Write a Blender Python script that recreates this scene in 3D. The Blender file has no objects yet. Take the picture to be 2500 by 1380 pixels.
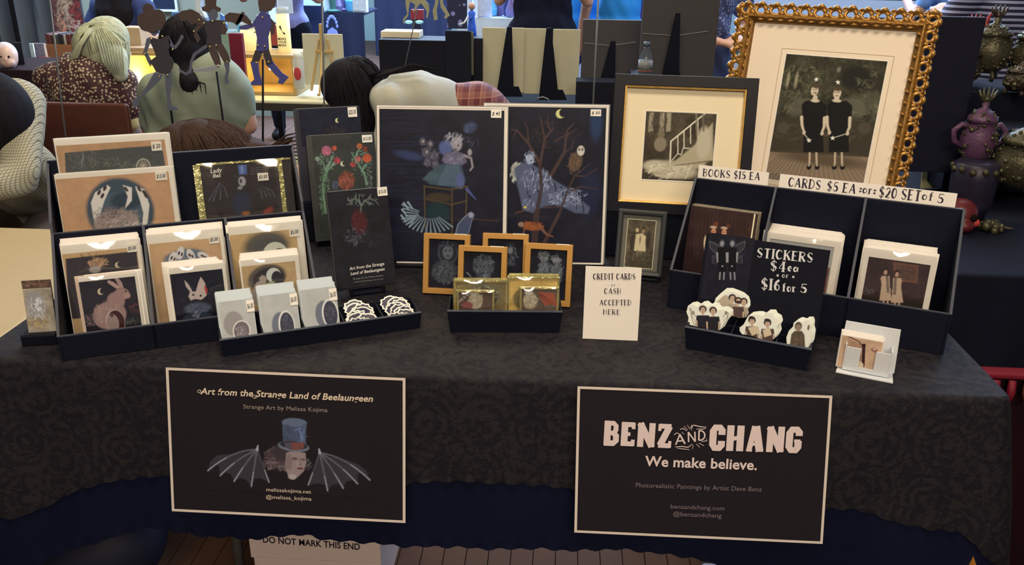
import bpy, math, random
import numpy as np
from math import radians, sin, cos, pi, atan2, degrees, tan
from mathutils import Matrix, Vector
random.seed(5)
SC = bpy.context.scene
COL = SC.collection
# ---------------------------------------------------------------- camera
F = 2080.; CZ = 1.465
def _r(ax, a): return np.array(Matrix.Rotation(radians(a), 3, ax))
RC = _r('Z', 3.0) @ _r('X', 90 - 22) @ _r('Z', 0.8)
cd = bpy.data.cameras.new('camera'); cam = bpy.data.objects.new('camera', cd); COL.objects.link(cam)
cd.sensor_width = 36; cd.lens = 36 * F / 2500; cd.clip_start = .05; cd.clip_end = 60
m4 = Matrix([list(map(float, r)) + [0] for r in RC] + [[0, 0, 0, 1]]); m4.translation = (0, 0, CZ)
cam.matrix_world = m4; SC.camera = cam
# ---------------------------------------------------------------- light and exposure
SC.view_settings.view_transform = 'Standard'; SC.view_settings.look = 'None'
SC.view_settings.gamma = 1; SC.view_settings.exposure = 0.62; SC.view_settings.use_curve_mapping = False
w = bpy.data.worlds.new('world'); SC.world = w; w.use_nodes = True
w.node_tree.nodes['Background'].inputs[0].default_value = (.75, .8, 1, 1)
w.node_tree.nodes['Background'].inputs[1].default_value = .04
def area(name, loc, size, power, col, tgt=None, spread=180):
    l = bpy.data.lights.new(name, 'AREA'); l.shape = 'RECTANGLE'; l.size, l.size_y = size; l.energy = power; l.color = col
    l.spread = radians(spread)
    o = bpy.data.objects.new(name, l); COL.objects.link(o); o.location = loc
    d = Vector(tgt or (loc[0], loc[1], 0)) - Vector(loc)
    o.rotation_euler = d.to_track_quat('-Z', 'Y').to_euler(); return o
def spot_pt(name, loc, power, col, r=.01):
    l = bpy.data.lights.new(name, 'POINT'); l.energy = power; l.color = col; l.shadow_soft_size = r
    o = bpy.data.objects.new(name, l); COL.objects.link(o); o.location = loc
WARM = (1, .78, .53)
area('ceiling_light_near', (-.2, .9, 3.3), (1.6, .5), 34, WARM, (0, 1.7, .7))
area('fill_light_behind', (.3, -2.2, 2.9), (2.4, .5), 62, WARM, (0, 1.5, .7))  # fill lamp added behind the camera, not a fixture of the hall
area('ceiling_light_seller_side', (-1.4, 3.6, 3.2), (1.6, .8), 36, (1, .8, .5), (-1.3, 3.6, 0))
area('ceiling_light_mid', (1.2, 4.3, 3.3), (1.6, 1), 36, (1, .82, .6), (1.0, 4.2, 0))
area('skylight_far', (0, 8.6, 3.2), (9, 3), 1150, (.5, .7, 1), (0, 8.2, 0))
area('partition_fill_light', (-3.6, 5.6, 3.1), (2, 1), 90, (.85, .9, .95), (-3.4, 7.3, .8))  # lamp added only to brighten the left partition
area('skylight_right', (3.6, 5.2, 3.2), (2, 2), 60, (.55, .72, 1), (3.2, 5.0, 0))
# ---------------------------------------------------------------- geometry of the view: pixel -> point on a real plane
def ray(x, y): return RC @ np.array([(x - 1250) / F, -(y - 690) / F, -1])
def onz(x, y, z=.743):
    d = ray(x, y); return d * ((z - CZ) / d[2]) + np.array([0, 0, CZ])
def ony(x, y, Y):
    d = ray(x, y); return d * (Y / d[1]) + np.array([0, 0, CZ])
def W(x, y, Y): return Vector(ony(x, y, Y))
class Pl:
    def __init__(s, o, yaw, lean=0, d=0):
        a = radians(yaw); l = radians(lean); s.yaw = yaw; s.lean = lean
        s.X = np.array([cos(a), sin(a), 0]); n = np.array([-sin(a), cos(a), 0]); s.o = np.array(o, float) + n * d
        s.U = n * sin(l) + np.array([0, 0, cos(l)]); s.N = n * cos(l) - np.array([0, 0, sin(l)])
    def hit(s, x, y):
        r = ray(x, y); c = np.array([0, 0, CZ]); t = (s.o - c) @ s.N / (r @ s.N); p = c + r * t - s.o
        return np.array([p @ s.X, p @ s.U])
    def at(s, x, y=0, z=0): return s.o + s.X * x + s.N * y + s.U * z
def stand(tl, tr, b, h=.743, lean=0, yaw=None):
    B = onz(*b, h)
    if yaw is None:
        f = lambda y: Pl(B, y, lean).hit(*tr)[1] - Pl(B, y, lean).hit(*tl)[1]
        lo, hi = -50, 50; fl = f(lo)
        for i in range(40):
            m = (lo + hi) / 2
            if f(m) * fl > 0: lo = m
            else: hi = m
        yaw = m
    return Pl(B, yaw, lean)
# ---------------------------------------------------------------- colours and materials
def lin(c): 
    c = np.array(c, float) / 255; return np.where(c <= .04045, c / 12.92, ((c + .055) / 1.055) ** 2.4)
WL = lin((238, 220, 190))
def K(c, g=1.): return np.clip(lin(c) / WL * .8 * g, .0015, .9)
MATS = {}
def mat(name, c, rough=.6, metal=0, var=.12, vs=30, bump=.0, bs=200, g=1., raw=False, emit=None, alpha=None, spec=.4, trans=0, coat=0):
    if name in MATS: return MATS[name]
    m = bpy.data.materials.new(name); m.use_nodes = True; nt = m.node_tree; b = nt.nodes['Principled BSDF']
    k = lin(c) if raw else K(c, g)
    n = nt.nodes.new('ShaderNodeTexNoise'); n.inputs['Scale'].default_value = vs; n.inputs['Detail'].default_value = 3
    tc = nt.nodes.new('ShaderNodeTexCoord'); nt.links.new(tc.outputs['Object'], n.inputs['Vector'])
    r = nt.nodes.new('ShaderNodeMix'); r.data_type = 'RGBA'
    r.inputs[6].default_value = (*[float(v * (1 - var)) for v in k], 1); r.inputs[7].default_value = (*[float(min(1, v * (1 + var))) for v in k], 1)
    nt.links.new(n.outputs['Fac'], r.inputs[0]); nt.links.new(r.outputs[2], b.inputs['Base Color'])
    b.inputs['Roughness'].default_value = rough; b.inputs['Metallic'].default_value = metal
    if not metal and float(max(k)) < .03: spec = min(spec, .12)
    b.inputs['Specular IOR Level'].default_value = spec; b.inputs['Coat Weight'].default_value = coat
    b.inputs['Transmission Weight'].default_value = trans
    if alpha is not None: b.inputs['Alpha'].default_value = alpha
    if emit: 
        b.inputs['Emission Color'].default_value = (*emit[0], 1); b.inputs['Emission Strength'].default_value = emit[1]
    if bump:
        n2 = nt.nodes.new('ShaderNodeTexNoise'); n2.inputs['Scale'].default_value = bs; nt.links.new(tc.outputs['Object'], n2.inputs['Vector'])
        bu = nt.nodes.new('ShaderNodeBump'); bu.inputs['Strength'].default_value = bump; bu.inputs['Distance'].default_value = .002
        nt.links.new(n2.outputs['Fac'], bu.inputs['Height']); nt.links.new(bu.outputs['Normal'], b.inputs['Normal'])
    MATS[name] = m; return m
def vcmat(name, rough, coat=0):
    m = bpy.data.materials.new(name); m.use_nodes = True; nt = m.node_tree; b = nt.nodes['Principled BSDF']
    a = nt.nodes.new('ShaderNodeAttribute'); a.attribute_name = 'Col'; nt.links.new(a.outputs['Color'], b.inputs['Base Color'])
    b.inputs['Roughness'].default_value = rough; b.inputs['Specular IOR Level'].default_value = .15; b.inputs['Coat Weight'].default_value = coat
    b.inputs['Coat Roughness'].default_value = .12
    return m
INK = vcmat('printed_ink', .55); GLOSS = vcmat('glossy_print', .45, .35)
PAPER = mat('white_paper', (245, 230, 205), .6, var=.03)
CREAM = mat('cream_mat_board', (238, 214, 165), .7, var=.03)
PINKP = mat('warm_white_card', (248, 230, 208), .6, var=.03)
KRAFT = mat('tan_paper', (205, 160, 115), .6, var=.06)
BLACKP = mat('black_board', (20, 21, 28), .65, var=.2, bump=.1)
BLACKW = mat('black_stained_wood', (20, 20, 24), .55, var=.3, bump=.2)
BLACKL = mat('black_plastic', (22, 22, 28), .35, var=.1)
RACK = mat('dark_rack_board', (21, 23, 33), .5, var=.15, vs=14, bump=.2)
RACKE = mat('rack_board_edge', (62, 64, 70), .6)
GREYE = mat('grey_edge', (120, 115, 105), .6)
INKD = mat('dark_ink', (30, 25, 35), .6)
INKL = mat('cream_ink', (236, 222, 200), .6)
INKG = mat('grey_ink', (150, 140, 130), .6)
def filmmat():
    m = bpy.data.materials.new('clear_sleeve_film'); m.use_nodes = True; nt = m.node_tree; nt.nodes.clear()
    o = nt.nodes.new('ShaderNodeOutputMaterial'); mx = nt.nodes.new('ShaderNodeMixShader'); t = nt.nodes.new('ShaderNodeBsdfTransparent')
    g = nt.nodes.new('ShaderNodeBsdfGlossy'); g.inputs['Roughness'].default_value = .08
    n = nt.nodes.new('ShaderNodeTexNoise'); n.inputs['Scale'].default_value = 14; tc = nt.nodes.new('ShaderNodeTexCoord')
    bu = nt.nodes.new('ShaderNodeBump'); bu.inputs['Strength'].default_value = .25; bu.inputs['Distance'].default_value = .01
    nt.links.new(tc.outputs['Object'], n.inputs['Vector']); nt.links.new(n.outputs['Fac'], bu.inputs['Height']); nt.links.new(bu.outputs['Normal'], g.inputs['Normal'])
    t.inputs[0].default_value = (.97, .97, .96, 1); mx.inputs[0].default_value = .15
    nt.links.new(t.outputs[0], mx.inputs[1]); nt.links.new(g.outputs[0], mx.inputs[2]); nt.links.new(mx.outputs[0], o.inputs[0]); return m
FILM = filmmat()
# ---------------------------------------------------------------- mesh builder
class G:
    def __init__(s): s.v = []; s.f = []
    def add(s, v, f): n = len(s.v); s.v += [tuple(map(float, p)) for p in v]; s.f += [tuple(i + n for i in q) for q in f]; return s
    def box(s, x0, x1, y0, y1, z0, z1, T=None):
        v = [(x, y, z) for x in (x0, x1) for y in (y0, y1) for z in (z0, z1)]
        if T is not None: v = [T(p) for p in v]
        return s.add(v, [(0, 1, 3, 2), (4, 6, 7, 5), (0, 4, 5, 1), (2, 3, 7, 6), (0, 2, 6, 4), (1, 5, 7, 3)])
    def prism(s, pts, y0, y1, T=None):      # pts in the XZ plane, extruded along Y
        n = len(pts); v = [(x, y0, z) for x, z in pts] + [(x, y1, z) for x, z in pts]
        if T is not None: v = [T(p) for p in v]
        a = sum(pts[i][0] * pts[(i + 1) % n][1] - pts[(i + 1) % n][0] * pts[i][1] for i in range(n))
        f = [tuple(range(n)), tuple(range(2 * n - 1, n - 1, -1))] + [(i, i + n, (i + 1) % n + n, (i + 1) % n) for i in range(n)]
        if a < 0: f = [q[::-1] for q in f]
        return s.add(v, f)
    def cyl(s, p0, p1, r0, r1=None, n=10): return s.tube([p0, p1], [r0, r0 if r1 is None else r1], n)
    def tube(s, pts, r, n=8, cap=True):
        pts = [Vector(p) for p in pts]; r = r if isinstance(r, (list, tuple)) else [r] * len(pts); v = []; f = []; up = None
        for i, p in enumerate(pts):
            d = (pts[min(i + 1, len(pts) - 1)] - pts[max(i - 1, 0)]).normalized()
            if up is None: up = d.orthogonal().normalized()
            up = (up - d * up.dot(d)); up = up.normalized() if up.length > 1e-6 else d.orthogonal().normalized()
            b = d.cross(up)
            v += [p + (up * cos(2 * pi * k / n) + b * sin(2 * pi * k / n)) * r[i] for k in range(n)]
        for i in range(len(pts) - 1):
            for k in range(n): a = i * n + k; c = i * n + (k + 1) % n; f.append((a, c, c + n, a + n))
        if cap: f += [tuple(range(n))[::-1], tuple(range((len(pts) - 1) * n, len(pts) * n))]
        return s.add(v, f)
    def lathe(s, prof, n=20, c=(0, 0, 0), sq=(1, 1)):
        v = []; f = []
        for r, z in prof: v += [(c[0] + r * cos(2 * pi * k / n) * sq[0], c[1] + r * sin(2 * pi * k / n) * sq[1], c[2] + z) for k in range(n)]
        for i in range(len(prof) - 1):
            for k in range(n): a = i * n + k; b = i * n + (k + 1) % n; f.append((a, b, b + n, a + n))
        f += [tuple(range(n))[::-1], tuple(range((len(prof) - 1) * n, len(prof) * n))]
        return s.add(v, f)
    def ball(s, c, r, n=12, m=8, R=None):
        r = r if isinstance(r, (list, tuple)) else (r, r, r); v = []; f = []; c = Vector(c)
        def q(x, y, z):
            p = Vector((x * r[0], y * r[1], z * r[2])); return c + (R @ p if R is not None else p)
        v.append(q(0, 0, -1))
        for i in range(1, m):
            a = -pi / 2 + pi * i / m; v += [q(cos(a) * cos(2 * pi * k / n), cos(a) * sin(2 * pi * k / n), sin(a)) for k in range(n)]
        v.append(q(0, 0, 1))
        for k in range(n): f.append((0, 1 + (k + 1) % n, 1 + k))
        for i in range(m - 2):
            for k in range(n): a = 1 + i * n + k; b = 1 + i * n + (k + 1) % n; f.append((a, b, b + n, a + n))
        o = 1 + (m - 2) * n
        for k in range(n): f.append((o + k, o + (k + 1) % n, len(v) - 1))
        return s.add(v, f)
    def mesh(s, name, m, smooth=False):
        me = bpy.data.meshes.new(name); me.from_pydata(s.v, [], s.f); me.materials.append(m)
        if smooth: me.polygons.foreach_set('use_smooth', [True] * len(me.polygons))
        me.update(); return me
    def build(s, name, m, parent=None, smooth=False, M=None):
        return link(name, s.mesh(name, m, smooth), parent, M)
def link(name, me, parent=None, M=None):
    o = bpy.data.objects.new(name, me); COL.objects.link(o)
    if parent is not None: o.parent = parent
    if M is not None: o.matrix_local = M
    return o
def tag(o, label, cat, group=None):
    o['label'] = label; o['category'] = cat
    if group: o['group'] = group
    return o
def struct(o): o['kind'] = 'structure'; return o
def empty(name, loc=(0, 0, 0), rz=0, M=None):
    o = bpy.data.objects.new(name, None); COL.objects.link(o); o.empty_display_size = .05
    if M is not None: o.matrix_world = M
    else: o.location = loc; o.rotation_euler = (0, 0, rz)
    return o
def bevel(o, w=.002, seg=2):
    b = o.modifiers.new('bevel', 'BEVEL'); b.width = w; b.segments = seg; b.limit_method = 'ANGLE'; return o
# ---------------------------------------------------------------- flat printed pictures painted on a fine vertex grid
class Art:
    def __init__(s, it, x0, x1, z0, z1, base, stp=1.6, noise=.08, gain=1.):
        s.it = it; s.k = it.kx; s.kz = it.kz; s.g = gain
        s.nx = max(4, int((x1 - x0) / (s.k * stp))); s.nz = max(4, int((z1 - z0) / (s.kz * stp)))
        s.xs = np.linspace(x0, x1, s.nx); s.zs = np.linspace(z0, z1, s.nz)
        s.X, s.Z = np.meshgrid(s.xs, s.zs); s.c = np.zeros((s.nz, s.nx, 3)); s.c[:] = lin(base) ; s.rng = np.random.RandomState(int(abs(x0 * 1e4)) % 9999 + 7)
        if noise: s.noise(28, noise); s.noise(7, noise * .6)
    def sl(s, a, b, c, d):
        i0 = max(0, np.searchsorted(s.xs, a) - 1); i1 = min(s.nx, np.searchsorted(s.xs, b) + 1)
        j0 = max(0, np.searchsorted(s.zs, c) - 1); j1 = min(s.nz, np.searchsorted(s.zs, d) + 1)
        return slice(j0, j1), slice(i0, i1)
    def noise(s, sc, amp):
        gx = max(2, int((s.xs[-1] - s.xs[0]) / (sc * s.k)) + 2); gz = max(2, int((s.zs[-1] - s.zs[0]) / (sc * s.kz)) + 2)
        g = s.rng.rand(gz + 1, gx + 1) - .5; u = np.linspace(0, gx - .001, s.nx); v = np.linspace(0, gz - .001, s.nz)
        iu = u.astype(int); iv = v.astype(int); fu = (u - iu)[None, :]; fv = (v - iv)[:, None]
        fu = fu * fu * (3 - 2 * fu); fv = fv * fv * (3 - 2 * fv)
        a = g[iv][:, iu] * (1 - fu) + g[iv][:, iu + 1] * fu; b = g[iv + 1][:, iu] * (1 - fu) + g[iv + 1][:, iu + 1] * fu
        s.c *= (1 + 2 * amp * 2 * (a * (1 - fv) + b * fv))[..., None]
    def put(s, sj, a, col, op):
        a = (np.clip(a, 0, 1) * op)[..., None]; s.c[sj] = s.c[sj] * (1 - a) + lin(col) * a
    def ell(s, x, y, rx, ry, col, soft=1.5, ang=0, op=1):
        cx, cz = s.it.loc(x, y); R = max(rx, ry) * max(s.k, s.kz) + soft * s.k * 2
        sj = s.sl(cx - R, cx + R, cz - R, cz + R); X = (s.X[sj] - cx) / s.k; Z = (s.Z[sj] - cz) / s.kz
        a = radians(ang); u = X * cos(a) + Z * sin(a); v = -X * sin(a) + Z * cos(a)
        d = (1 - np.sqrt((u / rx) ** 2 + (v / ry) ** 2)) * min(rx, ry); s.put(sj, d / soft + .5, col, op)
    def poly(s, pts, col, soft=1.2, op=1):
        p = np.array([s.it.loc(*q) for q in pts]); m = soft * s.k * 2
        sj = s.sl(p[:, 0].min() - m, p[:, 0].max() + m, p[:, 1].min() - m, p[:, 1].max() + m)
        X, Z = s.X[sj], s.Z[sj]; ins = np.zeros(X.shape, bool); D = np.full(X.shape, 9.)
        for i in range(len(p)):
            (ax, az), (bx, bz) = p[i], p[(i + 1) % len(p)]
            c = ((az > Z) != (bz > Z)) & (X < (bx - ax) * (Z - az) / (bz - az + 1e-12) + ax); ins ^= c
            t = np.clip(((X - ax) * (bx - ax) + (Z - az) * (bz - az)) / ((bx - ax) ** 2 + (bz - az) ** 2 + 1e-12), 0, 1)
            D = np.minimum(D, np.hypot(X - ax - t * (bx - ax), Z - az - t * (bz - az)))
        s.put(sj, np.where(ins, D, -D) / (soft * s.k) + .5, col, op)
    def line(s, pts, wd, col, soft=1., op=1):
        p = np.array([s.it.loc(*q) for q in pts]); n = len(p); wd = wd if isinstance(wd, (tuple, list)) else (wd, wd)
        ws = np.linspace(wd[0], wd[1], n) * s.k / 2; m = ws.max() + soft * s.k * 2
        sj = s.sl(p[:, 0].min() - m, p[:, 0].max() + m, p[:, 1].min() - m, p[:, 1].max() + m)
        X, Z = s.X[sj], s.Z[sj]; D = np.full(X.shape, -9.)
        for i in range(n - 1):
            (ax, az), (bx, bz) = p[i], p[i + 1]
            t = np.clip(((X - ax) * (bx - ax) + (Z - az) * (bz - az)) / ((bx - ax) ** 2 + (bz - az) ** 2 + 1e-12), 0, 1)
            D = np.maximum(D, ws[i] * (1 - t) + ws[i + 1] * t - np.hypot(X - ax - t * (bx - ax), Z - az - t * (bz - az)))
        s.put(sj, D / (soft * s.k) + .5, col, op)
    def scr(s, x, y, rx, ry, n, ln, wd, col, ang=None, op=.7, jit=38):
        ln = ln * .72; op = op * .85   # a patch of short brush strokes
        for i in range(n):
            a = s.rng.rand() * 2 * pi; q = math.sqrt(s.rng.rand()); px = x + rx * q * cos(a); py = y + ry * q * sin(a)
            t = radians((ang if ang is not None else s.rng.rand() * 180) + s.rng.randn() * jit); l = ln * (.6 + .8 * s.rng.rand()) / 2
            cc = np.clip(np.array(col) * (.7 + .6 * s.rng.rand()), 0, 255)
            b = s.rng.randn() * l * .3
            s.line([(px - l * cos(t), py + l * sin(t)), (px + b * sin(t), py + b * cos(t)), (px + l * cos(t), py - l * sin(t))], (wd, wd * .5), cc, .9, op)
    def done(s, y=-.0006, name='picture', m=None, parent=None):
        n = s.nx * s.nz; co = np.zeros((n, 3)); co[:, 0] = s.X.ravel(); co[:, 2] = s.Z.ravel(); co[:, 1] = y
        me = bpy.data.meshes.new(name); i = np.arange(s.nx - 1)[None, :] + np.arange(s.nz - 1)[:, None] * s.nx; i = i.ravel()
        q = np.stack([i, i + 1, i + 1 + s.nx, i + s.nx], 1).astype(np.int32)
        me.vertices.add(n); me.vertices.foreach_set('co', co.ravel()); me.loops.add(q.size); me.loops.foreach_set('vertex_index', q.ravel())
        me.polygons.add(len(q)); me.polygons.foreach_set('loop_start', np.arange(0, q.size, 4, dtype=np.int32))
        me.update(); at = me.color_attributes.new('Col', 'FLOAT_COLOR', 'POINT')
        c = np.ones((n, 4)); c[:, :3] = np.clip(s.c.reshape(-1, 3) / WL * .8 * s.g, .0015, .92); at.data.foreach_set('color', c.ravel())
        me.materials.append(m or INK); me.validate(); return link(name, me, parent or s.it.root)
# ---------------------------------------------------------------- an item lying in a leaning plane
class It:
    def __init__(s, name, pl, x0, x1, label=None, cat=None, group=None, root=None):
        s.pl = pl; s.xc = (x0 + x1) / 2; s.W = x1 - x0; s.o = pl.at(s.xc)
        M = Matrix([[pl.X[i], pl.N[i], pl.U[i], s.o[i]] for i in range(3)] + [[0, 0, 0, 1]])
        s.root = root or empty(name, M=M); s.M = M
        if label: tag(s.root, label, cat, group)
        c = np.array([0, 0, CZ]) - s.o; z = np.linalg.norm(c); s.kx = z / F
        # metres per pixel up the plane
        h = pl.at(s.xc, 0, .03); s.kz = s.kx * 1.05
        s.lt = None
    def calib(s, px, py):
        a = s.pl.hit(px, py); b = s.pl.hit(px + 4, py); c = s.pl.hit(px, py - 4)
        s.kx = abs(b[0] - a[0]) / 4; s.kz = abs(c[1] - a[1]) / 4; return s
    def loc(s, x, y): h = s.pl.hit(x, y); return h[0] - s.xc, h[1]
    def box(s, name, x0, x1, z0, z1, y0, y1, m, parent=None, bv=0):
        o = G().box(x0, x1, y0, y1, z0, z1).build(name, m, parent or s.root)
        return bevel(o, bv) if bv else o
    def rim(s, name, x0, x1, z0, z1, prof, m, parent=None, smooth=False):   # mitred four-sided moulding, prof = [(inset, y)...] closed
        g = G(); n = len(prof); v = []
        for cx, cz, dx, dz in ((x0, z0, 1, 1), (x1, z0, -1, 1), (x1, z1, -1, -1), (x0, z1, 1, -1)):
            v += [(cx + dx * i, y, cz + dz * i) for i, y in prof]
        f = [(a * n + k, a * n + (k + 1) % n, ((a + 1) % 4) * n + (k + 1) % n, ((a + 1) % 4) * n + k) for a in range(4) for k in range(n)]
        return g.add(v, f).build(name, m, parent or s.root, smooth)
    def sleeve(s, x0, x1, z0, z1, y=-.003):
        g = G(); nx, nz = 12, 10; v = []; f = []
        for j in range(nz + 1):
            for i in range(nx + 1):
                u = i / nx; t = j / nz; e = min(u, 1 - u, t, 1 - t)
                v.append((x0 + (x1 - x0) * u, y - (.0022 * (1 + sin(u * 8 + t * 4 + x0 * 90)) * (e > 0)) - .0005, z0 + (z1 - z0) * t))
        for j in range(nz):
            for i in range(nx): a = j * (nx + 1) + i; f.append((a, a + 1, a + nx + 2, a + nx + 1))
        return g.add(v, f).build('plastic_sleeve', FILM, s.root, True)
    # lettering
    def text(s, st, p0, p1, cap, m, shear=0, bold=0, y=-.0012, parent=None, raw=False, name='lettering'):
        a = p0 if raw else s.loc(*p0); b = p1 if raw else s.loc(*p1); cap = cap if raw else cap * s.kz
        cu = bpy.data.curves.new('t', 'FONT'); cu.body = st; cu.size = 1; cu.shear = shear; cu.offset = bold; cu.resolution_u = 3; cu.space_character = 1.02
        ob = bpy.data.objects.new('t', cu); COL.objects.link(ob); dg = bpy.context.evaluated_depsgraph_get()
        me = bpy.data.meshes.new_from_object(ob.evaluated_get(dg)); bpy.data.objects.remove(ob); bpy.data.curves.remove(cu)
        n = len(me.vertices); co = np.zeros(n * 3); me.vertices.foreach_get('co', co); co = co.reshape(-1, 3)
        x0, x1 = co[:, 0].min(), co[:, 0].max(); dx, dz = b[0] - a[0], b[1] - a[1]; L = math.hypot(dx, dz); ux, uz = dx / L, dz / L
        X = (co[:, 0] - x0) / (x1 - x0) * L; Zz = co[:, 1] / .72 * cap
        co[:, 0] = a[0] + X * ux - Zz * uz; co[:, 2] = a[1] + X * uz + Zz * ux; co[:, 1] = y
        me.vertices.foreach_set('co', co.ravel()); me.materials.clear(); me.materials.append(m); me.update()
        return link(name, me, parent or s.root)
    def hand(s, st, p0, p1, cap, m, y=-.0012, font=None, thick=.17, thin=.075, name='lettering', serif=True):
        a = s.loc(*p0); b = s.loc(*p1); cap *= s.kz; FT = font or HF; x = 0; runs = []
        for ch in st:
            if ch == ' ': x += .38; continue
            wd, sk = FT[ch]; runs.append((x, wd, sk)); x += wd + .16
        tot = x - .16; dx, dz = b[0] - a[0], b[1] - a[1]; L = math.hypot(dx, dz); ux, uz = dx / L, dz / L; sx = L / tot
        g = G()
        def tr(px, pz): X = px * sx; Zz = pz * cap; return (a[0] + X * ux - Zz * uz, y, a[1] + X * uz + Zz * ux)
        r = cap / sx
        kk = 0; y0_ = y
        for x0, wd, sk in runs:
            for th, pts in sk:
                kk += 1; y = y0_ - kk * 1.5e-5
                t = (thick if th == 1 else thin if th == 0 else th) / 2; P = [(x0 + q[0] * wd, q[1] * r) for q in pts]; t *= 1.0 * r; n = len(P); v = []
                for i in range(n):
                    d = (P[min(i + 1, n - 1)][0] - P[max(i - 1, 0)][0], P[min(i + 1, n - 1)][1] - P[max(i - 1, 0)][1]); l = math.hypot(*d) or 1
                    nx, nz = -d[1] / l * t, d[0] / l * t; v += [tr(P[i][0] + nx, (P[i][1] + nz) / r), tr(P[i][0] - nx, (P[i][1] - nz) / r)]
                g.add(v, [(2 * i, 2 * i + 1, 2 * i + 3, 2 * i + 2) for i in range(n - 1)])
                if serif and th == 1 and n == 2 and abs(P[0][0] - P[1][0]) < .2:
                    for q in (P[0], P[1]):
                        g.add([tr(q[0] - t * 1.7, q[1] / r - .03), tr(q[0] + t * 1.7, q[1] / r - .03), tr(q[0] + t * 1.7, q[1] / r + .03), tr(q[0] - t * 1.7, q[1] / r + .03)], [(0, 1, 2, 3)])
        return g.build(name, m, s.root)
def arc(cx, cy, rx, ry, a0, a1, n=9): return [(cx + rx * cos(radians(a0 + (a1 - a0) * i / n)), cy + ry * sin(radians(a0 + (a1 - a0) * i / n))) for i in range(n + 1)]
S_ = [(0, arc(.5, .74, .4, .24, 20, 160, 6)), (1, [(.14, .8), (.2, .62), (.5, .5), (.8, .38), (.86, .24)]), (0, arc(.5, .26, .4, .24, -20, -160, 6))]
HF = {
 'B': (.62, [(1, [(.15, 0), (.15, 1)]), (0, [(.15, .97)] + arc(.4, .76, .42, .21, 90, -90) + [(.15, .53)]), (0, [(.15, .5)] + arc(.42, .27, .5, .25, 90, -90) + [(.15, .03)])]),
 'O': (.7, [(1, arc(.5, .5, .42, .47, 95, 265)), (0, arc(.5, .5, .42, .47, -95, 95))]), '0': (.55, [(1, arc(.5, .5, .4, .47, 95, 265)), (0, arc(.5, .5, .4, .47, -95, 95))]),
 'K': (.66, [(1, [(.15, 0), (.15, 1)]), (0, [(.22, .42), (.9, 1)]), (1, [(.42, .56), (.72, .28), (.92, 0)])]), 'S': (.55, S_), '$': (.55, S_ + [(0, [(.5, -.12), (.5, 1.12)])]),
 '1': (.25, [(1, [(.5, 0), (.5, 1)]), (0, [(.1, .8), (.5, .97)])]), '5': (.52, [(0, [(.2, .95), (.9, .97)]), (0, [(.2, .95), (.16, .52)]), (1, arc(.45, .3, .4, .27, 110, -60)), (0, arc(.45, .3, .4, .27, -60, -160))]),
 'E': (.56, [(1, [(.18, 0), (.18, 1)]), (0, [(.18, .97), (.95, .97)]), (0, [(.18, .52), (.75, .52)]), (0, [(.18, .03), (.95, .03)])]),
 'A': (.72, [(0, [(.05, 0), (.5, 1)]), (1, [(.5, 1), (.86, 0)]), (0, [(.25, .35), (.72, .35)])]),
 'C': (.65, [(1, arc(.55, .5, .44, .47, 100, 260)), (0, arc(.55, .5, .44, .47, 35, 100, 5)), (0, arc(.55, .5, .44, .47, 260, 325, 5))]),
 'R': (.66, [(1, [(.15, 0), (.15, 1)]), (0, [(.15, .97)] + arc(.4, .75, .45, .22, 90, -90) + [(.15, .52)]), (1, [(.4, .53), (.65, .25), (.92, 0)])]),
 'P': (.6, [(1, [(.15, 0), (.15, 1)]), (0, [(.15, .97)] + arc(.4, .73, .5, .24, 90, -90) + [(.15, .49)])]),
 'D': (.7, [(1, [(.15, 0), (.15, 1)]), (0, [(.15, .97)] + arc(.35, .5, .55, .47, 90, -90) + [(.15, .03)])]),
 'T': (.66, [(1, [(.5, 0), (.5, 1)]), (0, [(.02, .96), (.98, .96)])]), 'I': (.25, [(1, [(.5, 0), (.5, 1)])]),
 'H': (.7, [(1, [(.15, 0), (.15, 1)]), (0, [(.85, 0), (.85, 1)]), (0, [(.15, .5), (.85, .5)])]),
 '2': (.52, [(0, arc(.5, .72, .36, .25, 170, 0)), (1, [(.86, .7), (.6, .35), (.1, .05)]), (0, [(.1, .04), (.92, .04)])]),
 '4': (.58, [(0, [(.62, 1), (.05, .3), (.98, .3)]), (1, [(.68, 0), (.68, 1)])]), '6': (.52, [(1, [(.75, .97), (.3, .72), (.14, .35), (.3, .05)]), (0, arc(.5, .28, .36, .26, -120, 150))]),
 'o': (.46, [(1, arc(.5, .3, .4, .28, 95, 265)), (0, arc(.5, .3, .4, .28, -95, 95))]), 'r': (.4, [(1, [(.2, 0), (.2, .6)]), (0, arc(.55, .35, .35, .24, 160, 45, 5))]),
 'f': (.4, [(1, [(.4, 0), (.4, .8)]), (0, arc(.7, .8, .3, .18, 180, 60, 5)), (0, [(.05, .55), (.85, .55)])]),
 'e': (.46, [(1, arc(.5, .3, .4, .28, 60, 300)), (0, [(.14, .32), (.88, .32), (.75, .52)])]), 'a': (.52, [(1, arc(.42, .3, .32, .27, 70, 290)), (0, arc(.42, .3, .32, .27, -70, 70)), (.12, [(.9, 0), (.9, .62)])]),
 ':': (.16, [(1, [(.5, .08), (.5, .22)]), (1, [(.5, .42), (.5, .56)])]), '-': (.3, [(0, [(0, .3), (1, .3)])]), '*': (.3, [(1, [(.2, .2), (.8, .4)]), (1, [(.2, .4), (.8, .2)]), (1, [(.5, .1), (.5, .5)])])}
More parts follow.
